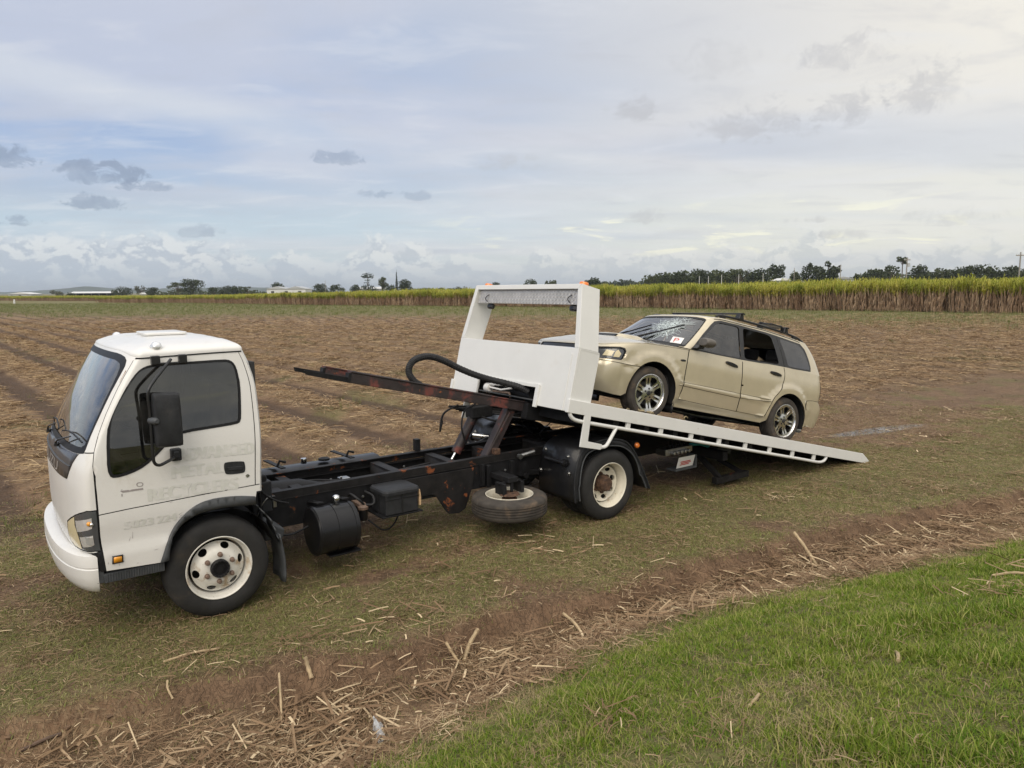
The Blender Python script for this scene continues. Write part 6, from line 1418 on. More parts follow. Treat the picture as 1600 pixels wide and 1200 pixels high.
# long forest belt, a mass one cannot count
rnd = random.Random(77); D = 620; V = []; lob = [(bearing(px_, D)+rnd.uniform(-2, 2), D+rnd.uniform(-14, 14), rise(px_, 440, D)*rnd.uniform(.35, .78), rnd.uniform(4, 7), rnd.uniform(2.5, 4.2)) for px_ in linspace(915, 1030, 64)]
tag(add_crown('forest_belt', crown_mesh(rnd, lob, 1.1, 5200, 0), M['leaf_dark'], None), 'long even belt of dark forest behind the cane', None, kind='stuff')
lob = [(bearing(px_, 520)+rnd.uniform(-3, 3), 520+rnd.uniform(-10, 10), rise(px_, 452, 520)*rnd.uniform(.3, .7), rnd.uniform(3, 5), rnd.uniform(1.6, 2.6)) for px_ in linspace(640, 730, 40)]+[(bearing(px_, 560)+rnd.uniform(-3, 3), 560, rise(px_, 455, 560)*rnd.uniform(.3, .8), 4, 1.6) for px_ in linspace(245, 520, 60)]
lob += [(bearing(px_, 330)+rnd.uniform(-2, 2), 330+rnd.uniform(-6, 6), rise(px_, 426, 330)*rnd.uniform(.3, .85), rnd.uniform(2.5, 4.5), rnd.uniform(1.8, 3.0)) for px_ in linspace(1014, 1200, 70)+linspace(1335, 1640, 110)]
tag(add_crown('far_scrub', crown_mesh(rnd, lob, .9, 14000, 0), M['leaf_mid'], None), 'low far scrub along the horizon behind the cane', None, kind='stuff')
# sheds and houses
def shed(name, pxa, pxb, D, py_eave, py_ridge, depth, label, wall='shed_white', roofm='shed_grey', open_side=False, cat='shed', two=False):
    x0, x1 = bearing(pxa, D), bearing(pxb, D); cx = (x0+x1)/2; L_ = (x1-x0)/2; r = tag(empty(name, (cx, D, 0)), label, cat, 'farm buildings beyond the fields')
    ze, zr = rise(pxa, py_eave, D), rise(pxa, py_ridge, D)
    mb = MB()
    if open_side:
        mb.box(-L_, L_, depth*.9, depth, 0, ze)
        mb.box(-L_, -L_+.2, 0, depth*.9, 0, ze); mb.box(L_-.2, L_, 0, depth*.9, 0, ze)
    else: mb.box(-L_, L_, 0, depth, 0, ze-.02)
    mb.build('wall', M['shed_dark' if open_side else wall], r)
    if open_side:
        for i in range(7): mb = MB(); mb.box(-L_+.3+(2*L_-.8)*i/6, -L_+.5+(2*L_-.8)*i/6, -.1, .1, 0, ze-.02); mb.build('post', M['pole_grey'], r)
    mb = MB()
    n = 2 if two else 1
    for k in range(n):
        a, b = -L_+2*L_*k/n, -L_+2*L_*(k+1)/n
        if L_*2/n > depth*1.6: mb.prism([(-.5, ze), (depth+.5, ze), (depth/2, zr)], a-.4, b+.4, 'x')
        else: mb.prism([(a-.3, ze), (b+.3, ze), ((a+b)/2, zr)], -.5, depth+.5)
    mb.build('roof', M[roofm], r)
    if not open_side:
        for k in range(3):
            mb = MB(); xx = -L_*.7+L_*.7*k; mb.box(xx-.9, xx+.9, -.06, 0, .3 if k == 1 else 1.2, min(ze*.7, 3.0)); mb.build('door' if k == 1 else 'window', M['shed_dark'], r)
    return r
shed('farm_shed', 20, 56, 520, 459.5, 456.8, 12, 'low white roofed shed at the left end of the skyline', 'shed_grey', 'shed_white')
shed('open_shed', 112, 186, 440, 458.2, 455.6, 14, 'long open sided shed with a white roof', 'shed_white', 'shed_white', True)
shed('glasshouse', 421, 481, 430, 451.6, 447.6, 14, 'big pale double roofed shed in front of the flat topped tree', 'shed_white', 'shed_grey', two=True)
shed('low_shed', 557, 602, 425, 451.5, 448.3, 10, 'pale low roof below the bunya pine', 'shed_grey', 'shed_white')
shed('white_hut', 225, 228.5, 380, 459.5, 457.0, 3, 'tiny white hut by the pale half bare tree', 'shed_white', 'shed_white', cat='hut')
shed('farm_house', 1215, 1232, 280, 438.5, 434.6, 8, 'small house with a pale roof below the umbrella shaped tree', 'shed_grey', 'shed_white', cat='house')
shed('white_shed', 1297, 1331, 300, 436.0, 432.4, 10, 'white shed at the foot of the clump beside a thin pole', 'shed_white', 'shed_grey')
shed('far_roof', 1366, 1375, 290, 437.5, 435.5, 6, 'pale scrap of roof under the broad tree after the white shed', 'shed_grey', 'shed_white')
# poles
def pole(px, py, D, label, w=.16, arm=0.0, mat='pole_grey', name='power_pole', trans=False, cat='pole'):
    h = rise(px, py, D); r = tag(empty(name, (bearing(px, D), D, 0)), label, cat, 'poles on the skyline')
    mb = MB(); mb.tube([(0, 0, 0), (0, 0, h)], [w*1.15, w*.8], 8); mb.build('post', M[mat], r, 0, 60)
    if arm:
        mb = MB(); mb.box(-arm, arm, -.07, .07, h-.75, h-.55); mb.build('cross_arm', M[mat], r)
        for s in (-1, -.5, .5, 1): mb = MB(); mb.lathe([(.06, h-.55), (.08, h-.45), (.05, h-.32), (0, h-.3)], 8, 'z', (s*arm*.92, 0, 0)); mb.build('insulator', M['pole_white'], r)
    if trans: mb = MB(); mb.lathe([(0, h-2.4), (.32, h-2.4), (.32, h-1.5), (0, h-1.4)], 10, 'z', (.45, 0, 0)); mb.build('transformer', M['shed_grey'], r)
    return r
pole(1585.5, 395, 150, 'tallest power pole with a cross arm near the right edge', .15, .9)
pole(1411, 403, 190, 'power pole with a transformer beside the bare trunked tree', .17, .8, trans=True)
pole(1309, 414, 250, 'bare thin pole beside the white shed', .16)
pole(1237.5, 419, 250, 'thin pole in front of the low round tree', .12)
for px, py, lb in ((1091, 431.5, 'thin pale pole before the widest dome tree'), (1105, 431.8, 'thin pale pole before the edge of the dome tree'), (1125.5, 429.5, 'thin pale pole before the square topped tree'), (1152, 429, 'thin pale pole before the paler ragged tree'), (1189.5, 427.5, 'thin pale pole before the tallest tree of the row')): pole(px, py, 260, lb, .10, 0, 'pole_white', 'light_pole')
pole(512, 438.5, 410, 'thin mast beside the dark round tree', .12, 0, 'pole_grey', 'mast', cat='mast')
pole(28.5, 467.5, 190, 'short white marker post at the field edge', .22, 0, 'pole_white', 'marker_post', cat='post')
# hills on the far left
def ridge(name, D, pts, seed, label):
    rnd = random.Random(seed); xs = linspace(pts[0][0], pts[-1][0], 90); f = lerp_table(pts); V = []; F = []
    for px in xs:
        z = max(1, rise(px, f(px), D))+rnd.uniform(-.8, .8); x = bearing(px, D)
        V += [(x, D-160, -3), (x, D-90, z*.55), (x, D, z), (x, D+300, z*.6)]
    for i in range(len(xs)-1):
        for k in range(3): o = i*4+k; F.append((o, o+4, o+5, o+1))
    mb = MB(); mb.add(V, F); o = mb.build(name, M['hill'], None, 0, 60); tag(o, label, None, kind='structure')
ridge('hills', 3000, [(-160, 458), (-60, 457), (0, 456.5), (60, 454.5), (100, 451.5), (125, 449), (142, 447.6), (158, 449.5), (185, 452), (230, 453), (262, 450.5), (290, 450), (330, 449.5), (400, 449), (450, 450.5), (520, 453)], 5, 'low blue hills far off on the left skyline')
# ------------------------------------------------------------------ loose pieces in the foreground
def ray_ground(x, y): return float(ground(np.array([x]), np.array([y]))[0][0])
CG = 'broken cane pieces lying near the camera'
pbsdf('cane_piece', (.40, .30, .175), .75, var=.25, vscale=12, spots=[((.22, .14, .08), 14, .55, .15)]); pbsdf('dark_stick', (.10, .065, .045), .8, var=.3, vscale=14)
for (a, b, r, lift, mt, lb) in [
    ((-.503, 5.167), (-.39, 5.10), .012, .06, 'cane_piece', 'slanted half of the V of two pale cane pieces'),
    ((-.274, 5.356), (-.369, 5.139), .017, .10, 'cane_piece', 'thick upright half of the V of two pale cane pieces'),
    ((-1.437, 4.794), (-1.388, 4.751), .016, .07, 'cane_piece', 'short stub of cane standing alone in the bare dirt'),
    ((-1.583, 4.673), (-1.486, 4.393), .008, .08, 'cane_piece', 'long thin cane piece pointing straight at the camera'),
    ((-2.299, 4.596), (-2.226, 4.503), .008, .05, 'cane_piece', 'small hooked cane piece below the front wheel'),
    ((-2.454, 4.864), (-2.13, 5.05), .010, .01, 'cane_piece', 'flat pale cane leaf on the grass below the front wheel'),
    ((.409, 5.778), (.554, 5.529), .014, .05, 'cane_piece', 'pale cane piece lying down the dirt bank edge'),
    ((2.876, 7.275), (2.99, 6.95), .017, .12, 'cane_piece', 'dark propped cane piece far along the dirt bank'),
    ((1.294, 6.103), (1.45, 5.70), .013, .03, 'cane_piece', 'long cane piece in the straw below the spare wheel side'),
    ((.52, 5.279), (.341, 4.90), .020, .03, 'cane_piece', 'wide pale husk in the straw next to the verge'),
    ((2.139, 3.891), (2.07, 3.74), .012, .04, 'cane_piece', 'short pale husk lying alone in the middle of the grass'),
    ((1.613, 3.10), (1.54, 2.95), .008, .05, 'cane_piece', 'thin pale stalk low in the grass near the camera'),
    ((-.752, 4.199), (-.881, 4.018), .014, .02, 'cane_piece', 'pale cane piece at the corner of grass and straw'),
    ((-2.939, 4.06), (-2.767, 4.187), .012, .03, 'dark_stick', 'dark stick at the lower left of the dirt'),
    ((-1.56, 4.134), (-1.263, 4.038), .010, .02, 'cane_piece', 'long pale cane piece flat on the near straw'),
    ((1.179, 3.46), (1.277, 3.607), .010, .05, 'cane_piece', 'bent dry stalk in the grass clump'),
    ((1.633, 2.806), (1.713, 2.88), .008, .03, 'cane_piece', 'pale scrap in the lowest grass near the bottom edge'),
    ((3.70, 5.45), (3.95, 5.40), .012, .05, 'cane_piece', 'flat stalk across the grass by the right edge')]:
    rnd = random.Random(int(a[0]*1000)); za, zb = ray_ground(*a)+lift*.2, ray_ground(*b)+r*.8
    if lift > .055: za += lift
    mx, my = (a[0]+b[0])/2+rnd.uniform(-.015, .015), (a[1]+b[1])/2+rnd.uniform(-.015, .015)
    mb = MB(); pth = spline([(a[0], a[1], za), (mx, my, (za+zb)/2+.012), (b[0], b[1], zb)], 5); mb.tube(pth, [r*.9+.12*r*math.sin(i*2.1) for i in range(len(pth))], 7)
    o = mb.build('cane_stick' if mt == 'dark_stick' else 'cane_stalk_piece', M[mt], None, 0, 50); tag(o, lb, 'cane piece', CG)
bt = tag(empty('plastic_bottle', (-.845, 4.26, ray_ground(-.845, 4.26)+.045), 1.9), 'crumpled clear plastic bottle in the straw by the grass corner', 'bottle')
pbt = bpy.data.materials.new('clear_plastic'); pbt.use_nodes = True; q = NT(pbt.node_tree); b_ = q.n['Principled BSDF']; b_.inputs['Base Color'].default_value = (.75, .78, .80, 1); b_.inputs['Roughness'].default_value = .12; b_.inputs['Alpha'].default_value = .42
rnd = random.Random(2); mb = MB(); prof = [(0, -.11), (.026, -.11), (.033, -.10), (.033, -.04), (.027, -.01), (.034, .02), (.033, .06), (.022, .09), (.013, .105), (.013, .12)]
mb.lathe(prof, 16, 'x'); mb.v = [(x+rnd.uniform(-.004, .004), y*(.75+.2*math.sin(x*60))+rnd.uniform(-.004, .004), z+rnd.uniform(-.005, .005)) for x, y, z in mb.v]; mb.build('bottle_body', pbt, bt, 0, 40)
mb = MB(); mb.lathe([(.015, .118), (.015, .135), (0, .136)], 14, 'x'); mb.build('bottle_cap', M['pole_white'], bt)
# ------------------------------------------------------------------ air
HAZE = 1.5e-4
def build_haze():
    m = bpy.data.materials.new('haze'); m.use_nodes = True; t = NT(m.node_tree); t.n.remove(t.n['Principled BSDF'])
    v = t.node('ShaderNodeVolumePrincipled'); v.inputs['Color'].default_value = (.80, .87, .95, 1); v.inputs['Density'].default_value = HAZE; v.inputs['Anisotropy'].default_value = .3
    t.l.new(v.outputs[0], t.n['Material Output'].inputs['Volume'])
    mb = MB(); mb.box(-6050, 6050, -80, 9100, -7, 75); o = mb.build('haze', m, None, 0, 0); tag(o, 'thin pale haze over the fields', None, kind='stuff'); o.display_type = 'WIRE'
build_haze()
# ------------------------------------------------------------------ ground cover: blades, straw, weeds, cane (countless: stuff)
def leaf_mat(name, cols, rough=.7, trans=.25, objvar=.25):
    """leaf colour picked per instance between the given colours"""
    m = bpy.data.materials.new(name); m.use_nodes = True; t = NT(m.node_tree); b = t.n['Principled BSDF']
    oi = t.node('ShaderNodeObjectInfo').outputs['Random']
    rp = t.node('ShaderNodeValToRGB'); e = rp.color_ramp.elements; e[0].color = (*cols[0], 1); e[0].position = 0; e[1].color = (*cols[-1], 1)
    for i, c in enumerate(cols[1:-1]): k = e.new((i+1)/(len(cols)-1)); k.color = (*c, 1)
    pos = t.node('ShaderNodeNewGeometry').outputs['Position']
    f = t.math('ADD', t.math('MULTIPLY', oi, .6), t.math('MULTIPLY', t.noise(pos, .9, 3, .6), .75)); t.put(rp.inputs[0], t.math('SUBTRACT', f, .17, clamp=True))
    att = t.node('ShaderNodeAttribute', attribute_name='tint').outputs['Fac']
    c = t.mix(t.math('MULTIPLY', att, 1.0), rp.outputs[0], cols[-1])
    t.l.new(c, b.inputs['Base Color']); b.inputs['Roughness'].default_value = rough; b.inputs['Specular IOR Level'].default_value = .25
    if trans:
        tl = t.node('ShaderNodeBsdfTranslucent'); t.l.new(c, tl.inputs[0]); mx = t.node('ShaderNodeMixShader'); mx.inputs[0].default_value = trans
        t.l.new(b.outputs[0], mx.inputs[1]); t.l.new(tl.outputs[0], mx.inputs[2]); t.l.new(mx.outputs[0], t.n['Material Output'].inputs[0])
    M[name] = m; return m
leaf_mat('verge_leaf', [(.060, .128, .006), (.110, .186, .012), (.175, .228, .022), (.33, .32, .10)])
leaf_mat('head_leaf', [(.105, .150, .028), (.175, .205, .050), (.27, .255, .095), (.38, .32, .17)])
leaf_mat('straw_leaf', [(.115, .068, .038), (.19, .12, .068), (.28, .19, .11), (.56, .44, .28)], .8, .05)
leaf_mat('field_straw_leaf', [(.135, .080, .042), (.215, .138, .074), (.305, .208, .112), (.49, .37, .22)], .8, .05)
leaf_mat('young_leaf', [(.085, .125, .026), (.125, .16, .04), (.18, .19, .065), (.25, .215, .11)])
def blades(rnd, n, rad, h0, h1, w, lean, seg=2):
    """a tuft of tapering bent blades"""
    V = []; F = []; T = []
    for _ in range(n):
        a = rnd.uniform(0, 6.283); r = rad*math.sqrt(rnd.random()); x, y = r*math.cos(a), r*math.sin(a)
        h = rnd.uniform(h0, h1); b = rnd.uniform(0, 6.283); ln = h*rnd.uniform(.15, lean); dx, dy = math.cos(b), math.sin(b); ww = w*rnd.uniform(.7, 1.3)/2; tn = 1.0 if rnd.random() < .16 else 0.0
        o = len(V)
        for i in range(seg+1):
            t = i/seg; k = ln*t*t; z = h*t*(1-.25*t*ln/h); c = ww*(1-t)**.7
            if i < seg: V += [(x+dx*k-dy*c, y+dy*k+dx*c, z-.01), (x+dx*k+dy*c, y+dy*k-dx*c, z-.01)]
            else: V += [(x+dx*k, y+dy*k, z-.01)]
        T += [tn]*(2*seg+1)
        for i in range(seg-1): F += [(o+2*i, o+2*i+1, o+2*i+3), (o+2*i, o+2*i+3, o+2*i+2)]
        F.append((o+2*seg-2, o+2*seg-1, o+2*seg))
    return V, F, T
def straws(rnd, n, rad, l0, l1, w, zt):
    V = []; F = []; T = []
    for _ in range(n):
        a = rnd.uniform(0, 6.283); r = rad*math.sqrt(rnd.random()); x, y = r*math.cos(a), r*math.sin(a); b = rnd.uniform(0, 6.283); L_ = rnd.uniform(l0, l1); ww = w*rnd.uniform(.5, 1.5)/2
        z = rnd.uniform(.0, zt)+.004; tilt = rnd.uniform(-.22, .22); bend = rnd.gauss(0, .025)*L_; o = len(V); roll = rnd.uniform(-.9, .9)
        for t in (-.5, 0, .5):
            px, py = x+math.cos(b)*L_*t-math.sin(b)*bend*(1-4*t*t)*.5, y+math.sin(b)*L_*t+math.cos(b)*bend*(1-4*t*t)*.5; pz = max(.002, z+tilt*L_*t+.003*(1-4*t*t))
            V += [(px-math.sin(b)*ww*math.cos(roll), py+math.cos(b)*ww*math.cos(roll), pz+ww*math.sin(roll)), (px+math.sin(b)*ww*math.cos(roll), py-math.cos(b)*ww*math.cos(roll), pz-ww*math.sin(roll))]
        F += [(o, o+1, o+3), (o, o+3, o+2), (o+2, o+3, o+5), (o+2, o+5, o+4)]; T += [1.0 if rnd.random() < .12 else 0.0]*6
    return V, F, T
def variant(coll, name, V, F, T, mat):
    me = bpy.data.meshes.new(name); me.from_pydata(V, [], F); a = me.attributes.new('tint', 'FLOAT', 'POINT'); a.data.foreach_set('value', np.array(T, np.float32))
    me.materials.append(mat); me.shade_smooth(); o = bpy.data.objects.new(name, me); coll.objects.link(o); return o
def scatter(name, label, pts, rotz, scl, idx, coll, tiltv=None, zs=None):
    n = len(pts); me = bpy.data.meshes.new(name); me.vertices.add(n); me.vertices.foreach_set('co', pts.astype(np.float32).ravel())
    rot = np.zeros((n, 3), np.float32); rot[:, 2] = rotz
    if tiltv is not None: rot[:, :2] = tiltv
    a = me.attributes.new('rot', 'FLOAT_VECTOR', 'POINT'); a.data.foreach_set('vector', rot.ravel())
    sv = np.stack([scl, scl, scl if zs is None else zs], -1).astype(np.float32); a = me.attributes.new('scl', 'FLOAT_VECTOR', 'POINT'); a.data.foreach_set('vector', sv.ravel())
    a = me.attributes.new('idx', 'INT', 'POINT'); a.data.foreach_set('value', idx.astype(np.int32))
    o = bpy.data.objects.new(name, me); COL.objects.link(o); tag(o, label, None, kind='stuff')
    ng = bpy.data.node_groups.new(name, 'GeometryNodeTree'); ng.interface.new_socket('Geometry', in_out='INPUT', socket_type='NodeSocketGeometry'); ng.interface.new_socket('Geometry', in_out='OUTPUT', socket_type='NodeSocketGeometry')
    N = ng.nodes; gi = N.new('NodeGroupInput'); go = N.new('NodeGroupOutput'); ip = N.new('GeometryNodeInstanceOnPoints'); ci = N.new('GeometryNodeCollectionInfo')
    ci.inputs['Collection'].default_value = coll; ci.inputs['Separate Children'].default_value = True; ci.inputs['Reset Children'].default_value = True
    def attr(nm, typ): q = N.new('GeometryNodeInputNamedAttribute'); q.data_type = typ; q.inputs['Name'].default_value = nm; return q.outputs[0]
    L_ = ng.links; L_.new(gi.outputs[0], ip.inputs['Points']); L_.new(ci.outputs[0], ip.inputs['Instance']); ip.inputs['Pick Instance'].default_value = True
    L_.new(attr('idx', 'INT'), ip.inputs['Instance Index'])
    e2r = N.new('FunctionNodeEulerToRotation'); L_.new(attr('rot', 'FLOAT_VECTOR'), e2r.inputs[0]); L_.new(e2r.outputs[0], ip.inputs['Rotation']); L_.new(attr('scl', 'FLOAT_VECTOR'), ip.inputs['Scale'])
    L_.new(ip.outputs[0], go.inputs[0])
    md = o.modifiers.new('scatter', 'NODES'); md.node_group = ng; return o
def coll_of(name): return bpy.data.collections.new(name)
rng = np.random.default_rng(5)
def sample(n, x0, x1, y0, y1, power=0.0):
    """random ground points seen (with a margin) from the camera"""
    x = rng.uniform(x0, x1, n); y = rng.uniform(y0, y1, n)
    k = np.abs(x) < (y+1.2)*.78+1.0
    return x[k], y[k]
def place(x, y, lift=0.0): h = ground(x, y)[0]; return np.stack([x, y, h+lift], -1)
rl = random.Random(21)
# verge grass
cA = coll_of('verge_tufts')
for i in range(6): variant(cA, 'verge_tuft', *blades(rl, 15, .055, .02, .062, .0062, 1.3, 2), M['verge_leaf'])
for i in range(2): variant(cA, 'verge_tuft', *blades(rl, 12, .05, .045, .10, .0060, 1.3, 3), M['verge_leaf'])
leaf_mat('dry_leaf', [(.17, .15, .06), (.26, .21, .10), (.36, .28, .15), (.46, .37, .22)], .75, .15)
for i in range(3): variant(cA, 'verge_tuft', *blades(rl, 11, .06, .02, .075, .0046, 1.7, 2), M['dry_leaf'])
x, y = sample(200000, -1.9, 13, 1.2, 13.5)
_, g, s, e, p, fw_ = ground(x, y); dv = sdist(VERGE, x, y)+.10
clump = fbm(x*2.3, y*2.3, 90, 3)
k = (dv > -.22) & (rng.random(len(x)) < np.clip(g*1.1+.30*ssn(-.22, .05, dv), 0, 1)*ssn(.22, .5, clump+.25)*(.35+.65*ssn(-.1, .45, dv))*np.clip(9.5/(y+2), .25, 1)); x, y, dv, clump = x[k], y[k], dv[k], clump[k]
big = ssn(.45, .75, clump); scl = (.55+.5*rng.random(len(x))+.45*big)*(.75+.25*ssn(0, .6, dv))
scatter('verge_grass', 'bright green grass on the verge nearest the camera', place(x, y), rng.uniform(0, 6.28, len(x)), scl, np.where(rng.random(len(x)) < .08+.60*ssn(.65, .0, dv)+.35*ssn(.60, .72, fbm(x*.9, y*.9, 91, 3)), rng.integers(8, 11, len(x)), np.where(rng.random(len(x)) < .12*big+.02, rng.integers(6, 8, len(x)), rng.integers(0, 6, len(x)))), cA, zs=scl*(.75+.4*big))
# short grass on the headland round the truck
cB = coll_of('headland_tufts')
for i in range(5): variant(cB, 'headland_tuft', *blades(rl, 15, .08, .010, .040, .0046, 2.0, 2), M['head_leaf'])
x, y = sample(190000, -9, 17, 3.6, 17)
_, g, s, e, p, fw_ = ground(x, y); dv = sdist(VERGE, x, y); tx, ty = truck_xy(x, y)
k = (dv < -.05) & (ty > -4.6) & (rng.random(len(x)) < np.clip(g*1.8+.12, 0, 1)*(1-.75*e)*np.clip(11/(y+1), .35, 1)); x, y = x[k], y[k]; scl = .7+.7*rng.random(len(x))
scatter('headland_grass', 'short sparse grass on the headland under the truck', place(x, y), rng.uniform(0, 6.28, len(x)), scl, rng.integers(0, 5, len(x)), cB)
# straw on the bank, the headland and the verge edge
leaf_mat('litter_leaf', [(.12, .075, .042), (.19, .125, .072), (.27, .185, .11), (.38, .285, .175)], .8, .05)
cC = coll_of('straw_clumps')
for i in range(5): variant(cC, 'straw_clump', *straws(rl, 30, .16, .03, .15, .0042, .045), M['straw_leaf'])
for i in range(3): variant(cC, 'straw_clump', *straws(rl, 8, .20, .06, .26, .0105, .06), M['straw_leaf'])
for i in range(3): variant(cC, 'straw_clump', *straws(rl, 16, .22, .02, .085, .0030, .012), M['litter_leaf'])
x, y = sample(64000, -7, 16, 2.4, 16)
_, g, s, e, p, fw_ = ground(x, y); dv = sdist(VERGE, x, y); db = sdist(BANK, x, y); tx, ty = truck_xy(x, y)
onb = ssn(-.10, .22, db)*ssn(.20, -.05, dv)*ssn(.30, .62, fbm(x*1.6, y*1.6, 95, 3)+.12); onb = onb*(1-.45*ssn(-.8, -2.2, x)); hd = (db < -.1)*(.30+.25*fbm(x*1.2, y*1.2, 96))*ssn(-4.6, -3.2, ty)*(1-.8*e); vg = (dv > .1)*(.035+.12*ssn(.5, .1, dv))
k = rng.random(len(x)) < np.clip(onb+hd+vg, 0, 1); x, y, onb = x[k], y[k], onb[k]; r = rng.random(len(x))
idx = np.where(r < .66*onb+.035, rng.integers(0, 5, len(x)), np.where(r < .84*onb+.05, rng.integers(5, 8, len(x)), rng.integers(8, 11, len(x)))); scl = .7+.6*rng.random(len(x))
scatter('cane_straw', 'dry cane straw heaped along the dirt bank', place(x, y), rng.uniform(0, 6.28, len(x)), scl, idx, cC)
# straw in the stubble rows
cD = coll_of('stubble_clumps')
for i in range(5): variant(cD, 'stubble_clump', *straws(rl, 17, .17, .04, .20, .0062, .07), M['field_straw_leaf'])
for i in range(3): variant(cD, 'stubble_clump', *straws(rl, 24, .19, .03, .15, .0056, .05), M['field_straw_leaf'])
x, y = sample(210000, -52, 56, 6, 78)
_, g, s, e, p, fw_ = ground(x, y); tx, ty = truck_xy(x, y)
fur = np.cos(2*math.pi*rows(x, y)/1.9)
k = (ty < -1.4) & (rng.random(len(x)) < np.clip(s*(.50+.50*fur)*np.clip(17/(y+1), .13, 1)*ssn(78, 45, y)*1.25, 0, 1)); x, y = x[k], y[k]; scl = .75+.6*rng.random(len(x))
scatter('stubble_straw', 'brown cane trash lying over the stubble rows', place(x, y), rng.uniform(0, 6.28, len(x)), scl*(1+y/60), rng.integers(0, 8, len(x)), cD)
# weeds and ratoon shoots
cE = coll_of('weed_tufts')
for i in range(5): variant(cE, 'weed_tuft', *blades(rl, 12, .10, .06, .20, .0075, .9, 2), M['young_leaf'])
x, y = sample(60000, -40, 40, 7, 60)
_, g, s, e, p, fw_ = ground(x, y); tx, ty = truck_xy(x, y)
k = (ty < -2.2) & (rng.random(len(x)) < np.clip(g*.30+.012, 0, 1)); x, y = x[k], y[k]; scl = .5+.7*rng.random(len(x))
scatter('field_weeds', 'green weeds and new shoots among the stubble', place(x, y), rng.uniform(0, 6.28, len(x)), scl, rng.integers(0, 5, len(x)), cE)
# green strip of young growth in front of the cane
x = rng.uniform(-130, 75, 90000); y = rng.uniform(28, 185, 90000); gl = greenline(x, y); dc = -sdist(CANE_A, x, y)
k = (gl > -6) & (dc < -.3) & (np.abs(x) < y*.78+4) & (rng.random(len(x)) < .06+.40*ssn(-4, 18, gl)); x, y = x[k], y[k]; scl = 1.5+1.3*rng.random(len(x))
scatter('young_growth', 'low green regrowth in the strip before the standing cane', place(x, y), rng.uniform(0, 6.28, len(x)), scl, rng.integers(0, 5, len(x)), cE)
# standing sugar cane
leaf_mat('cane_leaf', [(.17, .215, .024), (.29, .315, .038), (.43, .41, .065), (.52, .46, .12)], .6, .3)
leaf_mat('cane_trash', [(.19, .115, .072), (.30, .195, .12), (.42, .295, .19), (.55, .42, .28)], .85, .1)
def cane_clump(rnd, n=9):
    V = []; F = []; T = []; mi = []
    for _ in range(n):
        x0, y0 = rnd.uniform(-.5, .5), rnd.uniform(-.35, .35); H = rnd.uniform(2.05, 2.55); ln = rnd.uniform(-.14, .14), rnd.uniform(-.14, .14); w = rnd.uniform(.014, .022)
        P = lambda t: (x0+ln[0]*t*H, y0+ln[1]*t*H, H*t)
        o = len(V)
        for t in (0, 1): p = P(t); V += [(p[0]-w, p[1], p[2]), (p[0]+w, p[1]-w*.6, p[2]), (p[0], p[1]+w, p[2])]
        F += [(o, o+1, o+4), (o, o+4, o+3), (o+1, o+2, o+5), (o+1, o+5, o+4), (o+2, o, o+3), (o+2, o+3, o+5)]; mi += [1]*6
        for k in range(7):     # hanging dead leaves
            t = rnd.uniform(.15, .92); p = P(t); a = rnd.uniform(0, 6.283); L_ = rnd.uniform(.4, .95); dx, dy = math.cos(a)*.10, math.sin(a)*.10; ww = rnd.uniform(.012, .024); o = len(V)
            V += [(p[0]-dy*ww*3, p[1]+dx*ww*3, p[2]), (p[0]+dy*ww*3, p[1]-dx*ww*3, p[2]), (p[0]+dx+dy*ww*2, p[1]+dy-dx*ww*2, p[2]-L_*.35), (p[0]+dx*1.2, p[1]+dy*1.2, max(.02, p[2]-L_))]
            F += [(o, o+1, o+2), (o, o+2, o+3)]; mi += [1]*2
        tp = P(.93)
        for k in range(11):    # green tops arching over
            a = rnd.uniform(0, 6.283); L_ = rnd.uniform(.6, 1.25); up = rnd.uniform(.35, 1.0); out = L_*rnd.uniform(.22, .62); dx, dy = math.cos(a), math.sin(a); ww = rnd.uniform(.016, .028); o = len(V); zb = tp[2]-rnd.uniform(0, .55)
            for s_, hh, c in ((0, 0, .7), (.45, up*.85, 1.0), (1.0, up*.62, .0)):
                q = (tp[0]+dx*out*s_, tp[1]+dy*out*s_, zb+hh)
                V += [(q[0]-dy*ww*c, q[1]+dx*ww*c, q[2]), (q[0]+dy*ww*c, q[1]-dx*ww*c, q[2])] if c else [q]
            F += [(o, o+1, o+3), (o, o+3, o+2), (o+2, o+3, o+4)]; mi += [0]*3
        if rnd.random() < .35:
            o = len(V); V += [(tp[0]-.012, tp[1], tp[2]), (tp[0]+.012, tp[1], tp[2]), (tp[0]+rnd.uniform(-.1, .1), tp[1], tp[2]+rnd.uniform(.8, 1.2))]; F.append((o, o+1, o+2)); mi.append(0)
    return V, F, mi
cF = coll_of('cane_clumps')
for i in range(7):
    V, F, mi = cane_clump(rl); o = variant(cF, 'cane_clump', V, F, [0]*len(V), M['cane_leaf']); o.data.materials.append(M['cane_trash']); o.data.polygons.foreach_set('material_index', np.array(mi, np.int32))
px, py = [], []
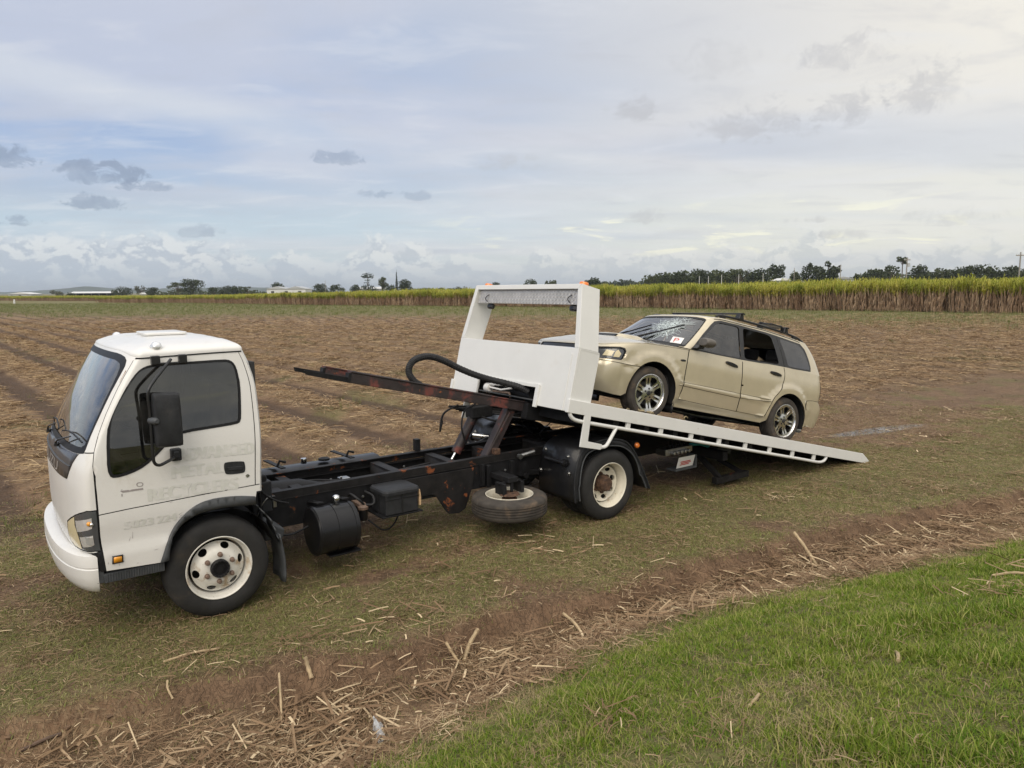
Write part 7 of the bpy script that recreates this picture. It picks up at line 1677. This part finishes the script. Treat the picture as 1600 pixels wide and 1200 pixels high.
for (x1, y1), (x2, y2) in list(zip(CANE_A[:-1], CANE_A[1:]))+list(zip(CANE_B[:-1], CANE_B[1:])):
    L_ = math.hypot(x2-x1, y2-y1); ux, uy = (x2-x1)/L_, (y2-y1)/L_; nx, ny = -uy, ux
    if nx*0+ny*1 < 0: nx, ny = -nx, -ny
    for r in range(26):
        off = (r*.85 if r < 9 else 7.65+(r-9)*2.2); st = .62 if r < 5 else .95 if r < 12 else 1.5
        q = np.arange(0, L_, st)+rng.uniform(-.2, .2, len(np.arange(0, L_, st))); px.append(x1+ux*q+nx*(off+rng.uniform(-.22, .22, len(q)))); py.append(y1+uy*q+ny*(off+rng.uniform(-.22, .22, len(q))))
x = np.concatenate(px); y = np.concatenate(py); k = (np.abs(x) < y*.76+6) & (fbm(x*.45, y*.45, 98, 3)+.25*rng.random(len(x)) > .40); x, y = x[k], y[k]
scl = (.95+.15*rng.random(len(x)))*np.interp(x, [-116, -78, -37, -11, 18, 51], [.52, .60, .78, .93, 1.03, 1.14]); gap = ssn(.20, .32, fbm(x*.35, y*.35, 99, 3)); zsc = scl*(.80+.38*fbm(x*.28, y*.28, 97, 3))*1.0
scatter('sugar_cane_crop', 'standing sugar cane with yellow green tops and brown stalks', place(x, y), rng.uniform(-.6, .6, len(x))+np.where(rng.random(len(x)) < .5, 0, 3.14), scl, rng.integers(0, 7, len(x)), cF, tiltv=rng.normal(0, .06, (len(x), 2)), zs=zsc)
# clods of earth
pbsdf('clod_earth', (.125, .078, .046), .95, var=.35, vscale=8, bump=.3, bscale=60, objvar=.3)
cG = coll_of('clods')
for i in range(6):
    bm = bmesh.new(); bmesh.ops.create_icosphere(bm, subdivisions=1, radius=.02)
    for v in bm.verts: v.co *= rl.uniform(.6, 1.3); v.co.z *= .65
    me = bpy.data.meshes.new('clod'); bm.to_mesh(me); bm.free(); me.materials.append(M['clod_earth']); o = bpy.data.objects.new('clod', me); cG.objects.link(o)
x, y = sample(150000, -14, 18, 2.6, 24)
_, g, s, e, p, fw_ = ground(x, y); dv = sdist(VERGE, x, y)+.1; db = sdist(BANK, x, y)
k = (dv < 0) & (rng.random(len(x)) < np.clip(.06+.5*e*(1-.4*fw_)+.30*np.exp(-((db+.05)/.3)**2)+.08*fw_, 0, 1)*np.clip(7/(y+1), .1, 1)*ssn(.3, .6, fbm(x*2, y*2, 120, 3)+.1)); x, y = x[k], y[k]
scl = .25+.9*rng.random(len(x))**3*1.4
scatter('soil_clods', 'small crumbled clods of earth on the bare soil', place(x, y), rng.uniform(0, 6.28, len(x)), scl, rng.integers(0, 6, len(x)), cG)
